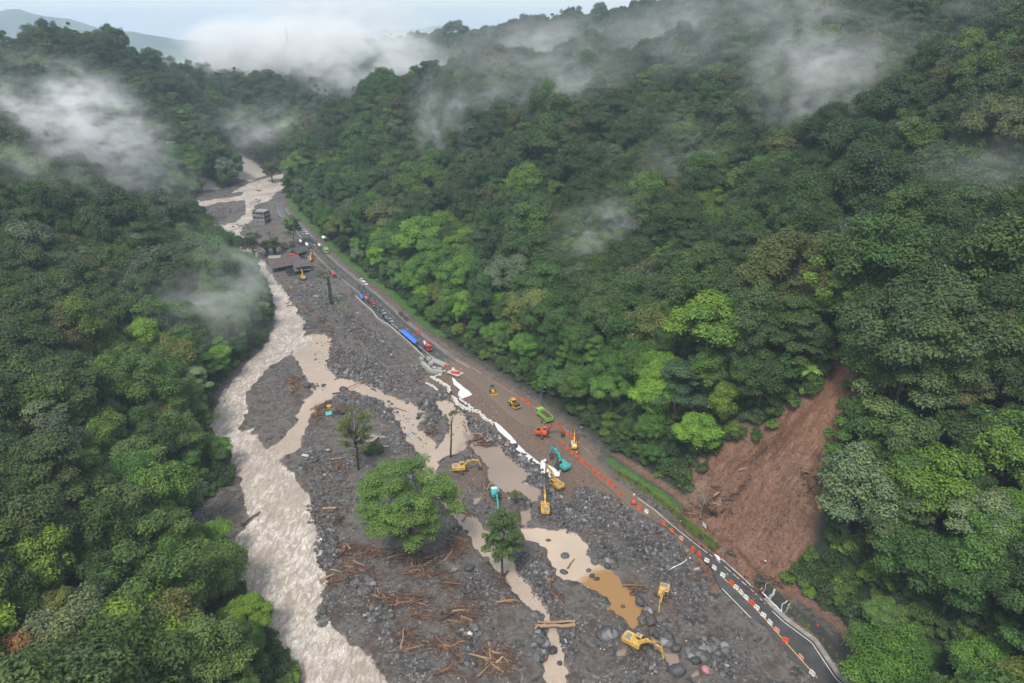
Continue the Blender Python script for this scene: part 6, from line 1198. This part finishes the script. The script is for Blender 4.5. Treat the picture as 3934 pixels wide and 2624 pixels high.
p = GW('B', 965, 265, 4.0); g = gz(*p); t = thing('gabled_hut', 'small hut with steep patched gable roof next to the crowd', 'building', (*p, g), R(60))
roof_panels(t, -4.5,4.5,-3.6,0,2.8,5.6,M_ROOFG,8); roof_panels(t, -4.5,4.5,3.6,0,2.8,5.6,M_TIN,8,drop=(3,))
box_part('wall', (-4,4,2.7,2.9,0,2.9), M_TIMB, t, 0); box_part('wall', (-4,4,-2.9,-2.7,0,2.9), M_TIMB, t, 0); box_part('wall', (-4,-3.8,-2.7,2.7,0,2.9), M_TIMB, t, 0); bm = bmesh.new(); v = [bm.verts.new(q) for q in ((-4.1,-3.0,2.9),(-4.1,3.0,2.9),(-4.1,0,5.3))]; bm.faces.new(v); bm_obj('gable', bm, M_TIMB, t); box_part('awning', (-5.8,-4.1,-2.4,2.4,2.3,2.4), M_TRED, t, 0)
p = GW('B', 605, 340, 3.0); t = thing('lean_to', 'pale tin lean-to roof behind the brown hall', 'shed', (*p, gz(*p)), R(10)); roof_panels(t, -4,4,-2.2,2.2,2.4,3.0,M_TIN,7); [box_part('post', (x_-.1,x_+.1,y_-.1,y_+.1,-.5,2.6), M_TIMB, t, 0) for x_ in (-3.6,3.6) for y_ in (-1.9,1.9)]
p = GW('A', 1200, 752, 1.0); g = gz(*p); t = thing('concrete_building', 'bare grey three-storey concrete building by the far river', 'building', (*p, g), R(-14))
for f in range(4): box_part('floor_slab', (-5,5,-4.5,4.5,f*3.3-.35,f*3.3), M_BGRY, t, 0)
for x_ in (-4.7,-1.6,1.6,4.7):
    for y_ in (-4.2,4.2): box_part('column', (x_-.25,x_+.25,y_-.25,y_+.25,-1,9.7), M_BGRY, t, 0)
for f in range(3):
    for a, b in ((-4.45,-1.85),(-1.35,1.35),(1.85,4.45)):
        w_ = box_part('wall_panel', (a,b,-4.15,-4.0,f*3.3,f*3.3+(1.3 if f else 2.9)), M_CONW, t, 0)
        if f: box_part('window', (a+.1,b-.1,-4.05,-3.98,f*3.3+1.3,f*3.3+2.9), M_GLS, w_, 0)
    for a, b in ((-3.9,-.1),(.1,3.9)):
        w_ = box_part('wall_panel', (4.5,4.65,a,b,f*3.3,f*3.3+1.3), M_CONW, t, 0); box_part('window', (4.48,4.6,a+.1,b-.1,f*3.3+1.3,f*3.3+2.9), M_GLS, w_, 0)
box_part('parapet', (-4.9,4.9,-4.5,-4.3,9.9,10.5), M_BGRY, t, 0); box_part('water_tank', (-4.4,-2.6,-3.8,-2.4,9.9,11.0), M_DARK, t, .1)
# wrecked sheds on the gravel
def shed(k, x, y, w_, d_, h, rz, mr, label, z=.4):
    p = GW(k, x, y, z); t = thing('shed', label, 'shed', (*p, gz(*p)-.2), rz); roof_panels(t, -w_/2,w_/2,-d_/2,0,h,h+d_*.32,mr,5); roof_panels(t, -w_/2,w_/2,d_/2,0,h,h+d_*.32,mr,5)
    box_part('wall', (-w_*.44,w_*.44,-d_*.42,-d_*.38,0,h), M_TIMB, t, 0); box_part('wall', (-w_*.44,-w_*.40,-d_*.4,d_*.4,0,h), M_TIMB, t, 0); box_part('wall', (w_*.40,w_*.44,-d_*.4,d_*.4,0,h), M_TIMB, t, 0); return t
M_RDB = simple('dark_red_roof', (.085,.045,.045), .7, 0, .3, 1.0); M_TLR = simple('teal_roof', (.09,.36,.36), .6, 0, .25, 1.0)
shed('J',415,345,5.2,4.6,1.5,R(75),M_RDB,'sunken hut with dark red roof on the gravel bar'); shed('J',295,365,2.4,2.6,.5,R(20),M_TLR,'collapsed teal roof beside the red-roofed hut')
p = GW('J', 297, 300, .6); o = box_part('wrecked_stall', (-.8,.8,-.7,.7,0,1.2), M_YEL, None, .03); o.location = (*p, gz(*p)); o.rotation_euler = (.15,.1,.4); tag(o, 'small yellow box wreck above the teal roof', 'wreck')
p = GW('J', 690, 610, .6); t = thing('ruined_floor', 'ruined floor with yellow edge beam behind the bare tree', 'ruin', (*p, gz(*p)), R(-25)); box_part('slab', (-3.2,3.2,-2.6,2.6,-.3,.25), M_CONW, t, .02); box_part('edge_beam', (3.2,3.5,-2.8,2.8,0,.7), M_YEL2, t, .02)
for i in range(5): bm = bmesh.new(); bar(bm, (random.uniform(-3,3),random.uniform(-2,2),.3), (random.uniform(-3,3),random.uniform(-2,2),1.0), .14); bm_obj('beam', bm, M_TIMB, t)
for k, x, y, L, rz, m_, lb in (('J',1125,570,4.5,R(-50),M_TIN,'long bluish tin sheet stranded in the channel'),('J',830,600,2.2,R(10),M_TIN,'pale blue sheet by the ruined floor'),('J',865,700,2.0,R(15),M_TIN,'pale sheet near the big tree top'),('J',770,578,1.0,R(20),M_TIN,'small pale sheet beside the yellow beam'),('J',60,790,2.6,R(-10),M_CAP,'pale slab half buried on the left gravel bank'),('J',290,732,1.6,R(10),M_CAP,'white scrap on the left gravel bank'),('L',1760,400,1.2,0,M_CAP,'white sack below the parapet'),('L',2010,690,1.3,0,M_CAP,'white sack below the blue canopy'),('C',1180,1030,1.6,0,M_CAP,'white sack on the gravel below the tanker'),('B',950,903,1.4,0,M_TARP,'small blue tarp scrap by the upper rapids'),('B',1240,930,2.8,.3,M_CAP,'white debris sheet left of the vine-clad tree')):
    p = GW(k, x, y, .4); bm = bmesh.new(); bmesh.ops.create_grid(bm, x_segments=6, y_segments=4, size=.5)
    for v in bm.verts: v.co = Vector((v.co.x*L, v.co.y*L*.45, random.uniform(0,.22)))
    o = bm_obj('scrap_sheet', bm, m_, None); so_ = o.modifiers.new('t','SOLIDIFY'); so_.thickness = .06; o.location = (*p, max(gz(*p), WATER_Z)+.2); o.rotation_euler = (.1,.08,rz); tag(o, lb, 'scrap')
# gravel heap beside the road
m, t_, b_ = material('dark_gravel_heap'); nn_ = noise(t_, 2.5, 6, .7, wcoord(t_)); t_.links.new(ramp(t_, nn_.outputs[0], [(.3,(.03,.031,.033)),(.7,(.085,.086,.09))]), b_.inputs['Base Color']); b_.inputs['Roughness'].default_value = .9; bump(t_, nn_.outputs[0], .6, .3, b_)
p = GW('B', 1230, 610, 1.0); bm = bmesh.new(); bmesh.ops.create_grid(bm, x_segments=40, y_segments=30, size=1)
for v in bm.verts:
    r_ = math.hypot(v.co.x, v.co.y); hgt = max(0, 1-r_)**1.0*3.6; v.co = Vector((v.co.x*8.5, v.co.y*6, hgt-.3+.25*float(fbm(np.array([v.co.x*6]), np.array([v.co.y*6]), 3, 5)[0])*(hgt > .1)))
o = bm_obj('gravel_heap', bm, m, None, smooth=True); o.location = (*p, gz(*p)); tag(o, 'dark gravel heap beside the wrecked house', 'gravel heap')
# radio mast beyond the valley
p = PD(661, 108, 960); t = thing('radio_mast', 'thin red and white radio mast above the cloud', 'mast', (p[0], p[1], p[2]-32), .4); bm = bmesh.new(); hM = 58
for a in range(3):
    an = a*2.094; bar(bm, (2.2*math.cos(an),2.2*math.sin(an),0), (.5*math.cos(an),.5*math.sin(an),hM), .35)
for i in range(14):
    z0 = i*hM/14; r0 = 2.2-1.7*i/14; r1 = 2.2-1.7*(i+1)/14
    for a in range(3): an = a*2.094; bn = an+2.094; bar(bm, (r0*math.cos(an),r0*math.sin(an),z0), (r1*math.cos(bn),r1*math.sin(bn),z0+hM/14), .2)
bm_obj('lattice', bm, M_POLE, t); bm = bmesh.new(); bar(bm, (0,0,hM), (0,0,hM+5), .25); bm_obj('antenna', bm, M_RED, t)
# ================================================================== SINGLE TREES ON THE RIVER BED AND AT THE SLOPES
def solo(name, label, k, x, y, lobes, n, size, tint, r, top=None, z=.3, bark=None, vine=0, seed=1, inner=.1, flat=.5, every=1, extra=0, rz=0.0, wp=None):
    rng = np.random.default_rng(seed); p = wp if wp is not None else GW(k, x, y, z); t = thing(name, label, 'tree', (p[0], p[1], gz(p[0], p[1])), rz); tP, tF = trunk_for(lobes, rng, r, top, every, -1.0); parts = [(tP, tF)]
    L = np.asarray(lobes)
    for _ in range(extra):      # bare twigs
        l = L[rng.integers(len(L))]; d = rng.normal(size=3); d[2] = abs(d[2])+.3; d /= np.linalg.norm(d); s = l[:3]-d*l[3]*.8; parts.append(limb(s, s+d*l[3]*rng.uniform(1.2,2.4), .06, .015, rng, 4, .02, 3))
    P, F = merge(parts); obj('trunk', quad_mesh('solo_trunk', P, F, None, (bark or M_BARK,), smooth=True), None, t)
    if n:
        cP, cF, cC = leaf_cards(lobes, n, size, rng, flat, inner); c = obj('crown', quad_mesh('solo_crown', cP, cF, cC, (M_LEAF,)), None, t); c.color = (*tint, 1)
    if vine:
        vl = [(rng.normal(0,.2), rng.normal(0,.2), vine*(i+.5)/12, rng.uniform(.7,1.15), 1.0) for i in range(12)]; cP, cF, cC = leaf_cards(vl, 2200, .22, rng); c = obj('climbing_vine', quad_mesh('solo_vine', cP, cF, cC, (M_LEAF,)), None, t); c.color = (.035,.085,.02,1)
    return t
def blob(rng, n, R_, z0, z1, r0, r1, fl=.6, prof=None):
    out_ = []
    for i in range(n):
        z = rng.uniform(z0, z1); f = (z-z0)/(z1-z0); rm = R_*(prof(f) if prof else 1); a = rng.uniform(0,6.283); q = rm*math.sqrt(rng.uniform(.1,1)); rr_ = rng.uniform(r0,r1); out_.append((q*math.cos(a), q*math.sin(a), z, rr_, rr_*fl))
    return out_
rng = np.random.default_rng(301)
big = []
for i in range(125):
    d = rng.normal(size=3); d[2] = d[2]*.75+.12; d /= np.linalg.norm(d); q = rng.uniform(.70,1.0); rr_ = rng.uniform(1.3,2.9)
    big.append((d[0]*14.4*q*(1+.12*math.sin(3*math.atan2(d[1],d[0])+1)), d[1]*14.0*q, 18.0+d[2]*11.0*q, rr_, rr_*rng.uniform(.42,.65)))
for i in range(26): big.append((rng.normal(0,4.5), rng.normal(0,4.5), rng.uniform(13,24), rng.uniform(1.5,2.5), 1.2))
solo('rain_tree','great bright green tree standing alone among driftwood on the river bed','I',1250,290,big,44000,.27,(.105,.190,.038),.95,21,seed=11,flat=.6,inner=.14,every=4)
rng = np.random.default_rng(302)
solo('sparse_tree','sparse-leaved tree with dark branches on the grey bar','J',595,930,blob(rng,70,7.6,9.5,24,.8,1.7,.7,lambda f: .55+.9*f-.9*f*f),4400,.26,(.105,.14,.028),.45,13,seed=12,extra=160,bark=M_BARK_WET)
rng = np.random.default_rng(303)
solo('thin_bare_tree','thin nearly bare tree beside the mound excavator','J',1520,800,[(0.6,.2,17.5,.7,.6),(2.2,.5,18.2,1.1,.6),(1.4,-.2,18.6,.9,.5),(-.8,.3,15.5,.6,.5),(-1.2,0,17.3,.5,.5),(.5,.5,13,.4,.4),(-.5,-.4,11.5,.4,.4),(.9,0,9.5,.5,.4)],420,.26,(.10,.105,.03),.36,17,seed=13,extra=18,bark=M_BARK_WET,vine=0)
rng = np.random.default_rng(304)
solo('dark_river_tree','dense dark green tree on a straight trunk by the narrow stream','I',2170,540,blob(rng,60,5.4,8.5,22.5,.9,1.7,.75,lambda f: .75+.9*f-1.2*f*f),9500,.27,(.066,.118,.026),.36,16,seed=14,every=2)
rng = np.random.default_rng(305)
solo('far_vine_tree','dark vine-clad tree left of the hall','A',1110,1150,blob(rng,32,6.0,9,17,1.4,2.4,.6),6500,.36,(.045,.070,.024),.6,13,seed=15,vine=11,extra=25,z=1)
rng = np.random.default_rng(306)
solo('light_green_tree','light green slender tree behind the gabled hut','A',1560,1010,blob(rng,34,5.6,9,21,1.4,2.4,.6),7500,.36,(.085,.190,.045),.4,16,seed=16,z=2)
rng = np.random.default_rng(307)
solo('short_vine_tree','short vine-clad tree just behind the brown hall','A',1255,1110,blob(rng,20,4.2,6,10,1.1,1.9,.6),3600,.36,(.05,.09,.028),.5,8,seed=17,vine=7,z=1)
solo('short_vine_tree','second vine-clad tree right of the short one','A',1340,1105,blob(rng,18,4.0,6,11,1.1,1.9,.6),3200,.36,(.065,.095,.030),.45,8,seed=18,vine=7,z=1)
rng = np.random.default_rng(308)
solo('umbrella_tree','dark umbrella-shaped tree at the far river bend','A',1310,275,blob(rng,38,9.5,9,18,2.0,3.4,.6,lambda f: 1.05-.5*f*f),8500,.5,(.05,.08,.035),.75,12,seed=19,z=1)
rng = np.random.default_rng(309)
solo('tall_vine_tree','tall vine-wrapped tree with bare top beside the gravel heap','B',1460,1060,[(rng.normal(0,2.2),rng.normal(0,2.2),rng.uniform(13,22),.7,.6) for i in range(18)]+[(-4.5,0,16,1.5,.6),(-3.5,1,17.5,1.3,.6)],1100,.28,(.09,.14,.03),.5,19,seed=20,vine=14,extra=70,z=.6)
rng = np.random.default_rng(310)
solo('bare_bush','small leafless tree by the far channel','A',1290,915,[(rng.normal(0,1.5),rng.normal(0,1.5),rng.uniform(3,6),.5,.4) for i in range(10)],0,.2,(.1,.1,.1),.2,5,seed=21,extra=25,z=1)
solo('stump_shoots','small stump with leafy shoots beside the dark tree','E',1090,1120,[(rng.normal(0,.8),rng.normal(0,.8),rng.uniform(2,4.5),.6,.45) for i in range(9)],420,.24,(.11,.14,.03),.22,4,seed=22,z=.2)
solo('low_shrub','low green shrub behind the bare tree','J',740,735,blob(rng,16,3.4,.4,1.8,.8,1.4,.7),1700,.26,(.05,.08,.025),.1,1.5,seed=23)
solo('yellow_shrub','pale yellow green shrubs on the flat by the far hall','A',1480,1040,blob(rng,18,4.5,.6,3.2,1.0,1.8,.6),1900,.34,(.11,.125,.045),.15,2.5,seed=24,z=1)
solo('dead_tree','leafless grey tree fallen forward at the landslide foot','M',340,1310,[(rng.normal(-1,2.2),rng.normal(1,2.0),rng.uniform(5,11),.5,.5) for i in range(20)],0,.2,(.1,.1,.1),.28,7,seed=25,extra=70,bark=M_BARK_PALE,z=8)
solo('dead_tree','leafless brown brushwood heap right of the grey dead tree','M',420,1320,[(rng.normal(0,2.4),rng.normal(0,2),rng.uniform(1,4),.5,.5) for i in range(24)],120,.2,(.10,.06,.03),.2,3,seed=26,extra=120,bark=M_BARK_WET,z=8)
solo('snag','pale forked dead branch rising from the bushes by the near lane','G',1860,1070,[(0,0,9,.4,.3),(-2.5,.3,6.5,.3,.3),(2.2,0,7.5,.3,.3),(1.8,.3,5,.3,.3),(-1.5,0,5,.3,.3)],0,.2,(.1,.1,.1),.22,8.5,seed=27,extra=10,bark=M_BARK_PALE,z=10)
# palms and tree ferns (rooted on the slope where their crowns show)
def palm(vx_, vy_, data, h, label, tint=(.06,.11,.03), s=1.0, name='palm_tree'):
    x, y, z = slope_hit(vx_, vy_, h*s); t = thing(name, label, 'palm' if name == 'palm_tree' else 'fern', (x, y, z), random.uniform(0,6.28)); t.scale = (s,)*3; obj('trunk', data[0], None, t); c = obj('crown', data[1], None, t); c.color = (*tint, 1); return t
palm(*V('N',1200,415), PALM[0], 13, 'tall palm leaning out at the rapids mud bank', (.07,.115,.04), 1.15); palm(*V('N',1195,690), PALM[1], 10, 'palm below the mud bank among dark trees', (.055,.095,.032), 1.1); palm(*V('N',640,210), PALM[1], 14, 'palm with drooping fronds high on the left slope', (.05,.085,.035), 1.3)
palm(2132,100, PALM[0], 19, 'taller of two palms near the upper right corner', (.07,.10,.05), 1.5); palm(2163,108, PALM[1], 17, 'shorter of two palms near the upper right corner', (.075,.105,.05), 1.5); palm(1135,380, PALM[0], 16, 'palm clump on the middle right slope', (.06,.09,.04), 1.4); palm(1835,315, PALM[1], 16, 'palm in the mist on the right slope', (.07,.10,.05), 1.4)
for a in ((1866,768,'bright green tree fern above the landslide scar',(.13,.24,.05),1.5),(1895,760,'smaller bright tree fern above the landslide scar',(.12,.22,.05),1.1),(2095,700,'large tree fern right above the scar',(.10,.19,.05),1.9),(2022,758,'arching tree fern near the scar top',(.11,.20,.055),1.5),(1985,735,'dark tree fern near the scar top',(.08,.14,.04),1.3)): palm(a[0], a[1], FERN[len(a[2]) % 2], 11, a[2], a[3], a[4], 'tree_fern')
for k, x, y, lb in (('B',1650,1345,'lone slim palm on the debris bank, upper of two'),('B',1668,1330,'second slim palm on the debris bank, lower')):
    p = GW(k, x, y, .4); h = 15 if 'upper' in lb else 10; t = thing('palm_tree', lb, 'palm', (*p, gz(*p)), .3); tp, cp = palm_data(50+h, h=h, fr=2.2, nf=11, droop=.9); obj('trunk', tp, None, t); c = obj('crown', cp, None, t); c.color = (.08,.17,.03,1)

# ------------------------------------------------------------------ tell look-alikes apart by their order across the view
NUM = ['first','second','third','fourth','fifth','sixth','seventh','eighth','ninth','tenth','eleventh','twelfth','thirteenth','fourteenth','fifteenth','sixteenth','seventeenth','eighteenth','nineteenth','twentieth']
def single_out():
    by = {}
    for o in col.objects:
        if o.parent is None and 'label' in o and 'category' in o: by.setdefault(o['label'], []).append(o)
    for lb, os_ in by.items():
        if len(os_) < 2: continue
        os_.sort(key=lambda o: proj(*o.location)[0]); nlen = len(lb.split())
        for i, o in enumerate(os_):
            sfx = 'from the' if nlen+4 <= 16 else 'from'
            if nlen+3 <= 16: 
                w_ = NUM[i] if i < 20 else None
                j = len(os_)-1-i
                if w_ is None and j < 20: o['label'] = lb+f', {NUM[j]} {sfx} right'
                elif w_: o['label'] = lb+f', {w_} {sfx} left'
single_out()
# ================================================================== FAR COUNTRY, MIST, HAZE
def far_hills():
    # plain far below and two blue ridges beyond the valley mouth
    m, t, b = material('far_country'); pos = wcoord(t); n = noise(t, .004, 6, .6, pos)
    t.links.new(ramp(t, n.outputs[0], [(.35,(.03,.055,.03)),(.6,(.06,.09,.045)),(.75,(.12,.12,.08))]), b.inputs['Base Color']); b.inputs['Roughness'].default_value = .9
    xs = np.linspace(-9500, 5500, 170); ys = np.linspace(1850, 10500, 130); X, Y = np.meshgrid(xs, ys); X = X.ravel(); Y = Y.ravel()
    Z = np.full_like(X, -170.0)
    Z += 385*np.exp(-((X+3900+.12*(Y-5200))/2300)**2-((Y-5400)/900)**2)*(1+.5*fbm(X/700, Y/700, 4, 5))
    Z += 250*np.exp(-((X+900)/2600)**2-((Y-9200)/900)**2)*(1+.5*fbm(X/1000, Y/1000, 4, 15))
    Z += 60*fbm(X/900, Y/900, 4, 25)
    i = np.arange(len(X)).reshape(130, 170); F = np.stack([i[:-1,:-1].ravel(), i[:-1,1:].ravel(), i[1:,1:].ravel(), i[1:,:-1].ravel()], 1)
    tag(obj('hills', raw_mesh('hills', np.c_[X, Y, Z], F, True), m), kind='structure')
far_hills()
def mist_material(name, dens, scale, lo, hi, stretch=(1,1,1), colr=(.975,.982,.99)):
    m = bpy.data.materials.new(name); m.use_nodes = True; t = m.node_tree; t.nodes.clear()
    out = N(t, 'ShaderNodeOutputMaterial'); pv = N(t, 'ShaderNodeVolumePrincipled'); t.links.new(pv.outputs[0], out.inputs['Volume'])
    pv.inputs['Color'].default_value = (*colr, 1); pv.inputs['Anisotropy'].default_value = 0.0
    tcn = N(t, 'ShaderNodeTexCoord'); ln = N(t, 'ShaderNodeVectorMath', operation='LENGTH')
    pos = wcoord(t); mpn = N(t, 'ShaderNodeMapping'); mpn.inputs['Scale'].default_value = stretch; t.links.new(pos, mpn.inputs[0])
    nn = noise(t, scale*1.5, 5, .62, mpn.outputs[0], .45)
    t.links.new(tcn.outputs['Object'], ln.inputs[0])
    mr = N(t, 'ShaderNodeMapRange', interpolation_type='SMOOTHSTEP'); t.links.new(ln.outputs['Value'], mr.inputs[0]); mr.inputs[1].default_value = 1.0; mr.inputs[2].default_value = .1; mr.inputs[3].default_value = 0; mr.inputs[4].default_value = 1
    m3 = N(t, 'ShaderNodeMapRange', interpolation_type='SMOOTHSTEP'); t.links.new(nn.outputs[0], m3.inputs[0]); m3.inputs[1].default_value = lo; m3.inputs[2].default_value = hi; m3.inputs[3].default_value = 0; m3.inputs[4].default_value = dens
    m2 = N(t, 'ShaderNodeMath', operation='MULTIPLY'); t.links.new(m3.outputs[0], m2.inputs[0]); t.links.new(mr.outputs[0], m2.inputs[1])
    nf_ = noise(t, scale*4.5, 4, .6, mpn.outputs[0], .8); m4 = N(t, 'ShaderNodeMapRange', interpolation_type='SMOOTHSTEP'); t.links.new(nf_.outputs[0], m4.inputs[0]); m4.inputs[1].default_value = .36; m4.inputs[2].default_value = .64; m4.inputs[3].default_value = .15; m4.inputs[4].default_value = 1.5
    m5 = N(t, 'ShaderNodeMath', operation='MULTIPLY'); t.links.new(m2.outputs[0], m5.inputs[0]); t.links.new(m4.outputs[0], m5.inputs[1])
    t.links.new(m5.outputs[0], pv.inputs['Density']); return m
def mist(vx_, vy_, d, wpx, hpx, depth, dens, scale=.03, lo=.42, hi=.72, tilt=0.0, stretch=(.75,1,1.25), label=None):
    p = PD(vx_, vy_, d); bm = bmesh.new(); bmesh.ops.create_icosphere(bm, subdivisions=2, radius=1.08); me = bpy.data.meshes.new('mist'); bm.to_mesh(me); bm.free()
    me.materials.append(mist_material('mist', dens, scale, lo, hi, stretch))
    o = obj('mist', me, None, None, p); o.scale = (wpx/FV*d/2, depth/2, hpx/FV*d/2); o.rotation_euler = (0, tilt, 0)
    return tag(o, label, 'mist', None, 'stuff')
mist(175,285,400,520,330,70,0.1000,.030,.40,.66, R(24), label='thick white mist bank in front of the left hill')
mist(300,400,425,420,230,60,0.0385,.034,.42,.68, R(20), label='thin mist trailing off the left mist bank')
mist(60,420,345,520,260,60,0.0248,.022,.42,.72, label='thin mist low on the left slope')
mist(640,125,960,560,210,200,0.1100,.0075,.38,.60, label='bright cloud filling the valley mouth')
mist(860,160,860,520,250,160,0.0900,.0085,.40,.62, R(16), label='bright cloud against the valley spur')
mist(760,60,1250,620,170,260,0.0375,.006,.40,.62, label='white cloud top rising over the valley mouth')
mist(440,175,930,520,130,130,0.0338,.011,.42,.66, label='thin mist behind the left hill')
mist(1010,300,500,190,460,60,0.0330,.022,.42,.68, R(6), (1.1,1.1,.8), label='upright wisp of mist on the right slope')
mist(1230,200,520,640,360,90,0.0198,.015,.40,.68, label='wide veil of mist across the right slope')
mist(1150,100,800,820,200,130,0.0121,.010,.40,.68, label='mist veil under the right skyline')
mist(1500,90,600,800,260,110,0.0143,.013,.40,.68, label='mist veil high on the right slope')
mist(1720,70,470,760,330,90,0.0220,.015,.40,.68, label='mist bank under the top edge')
mist(1890,210,345,520,480,70,0.0303,.020,.42,.68, R(-10), label='grey mist drifting up the right slope')
mist(2200,120,360,620,420,80,0.0187,.018,.42,.70, label='mist at the upper right corner')
mist(1400,530,318,360,240,45,0.0385,.030,.43,.68, label='small mist puff over the right slope')
mist(1590,390,350,340,340,50,0.0248,.028,.43,.70, label='faint mist puff on the right slope')
mist(2270,380,228,380,380,45,0.0220,.030,.43,.72, label='thin mist before the right frame edge')
mist(540,650,300,420,340,50,0.0303,.024,.42,.70, label='smoky mist over the left bank trees')
mist(400,700,285,520,330,50,0.0165,.024,.42,.72, label='faint mist on the left slope')
mist(620,310,700,460,190,80,0.0193,.015,.42,.70, label='mist in the far side valley')
# even air
bm = bmesh.new(); bmesh.ops.create_cube(bm, size=1); hm = bpy.data.meshes.new('haze'); bm.to_mesh(hm); bm.free()
hmt = bpy.data.materials.new('haze_air'); hmt.use_nodes = True; t = hmt.node_tree; t.nodes.clear(); out = N(t, 'ShaderNodeOutputMaterial'); pv = N(t, 'ShaderNodeVolumePrincipled')
pv.inputs['Color'].default_value = (.64,.80,.97,1); pv.inputs['Density'].default_value = .00014; pv.inputs['Anisotropy'].default_value = 0; t.links.new(pv.outputs[0], out.inputs['Volume'])
hm.materials.append(hmt); hz_ = obj('haze', hm, None, None, (-2000, 5250, -10)); hz_.scale = (16000, 11000, 640); tag(hz_, 'pale blue air that veils the far hills', 'haze', None, 'stuff')
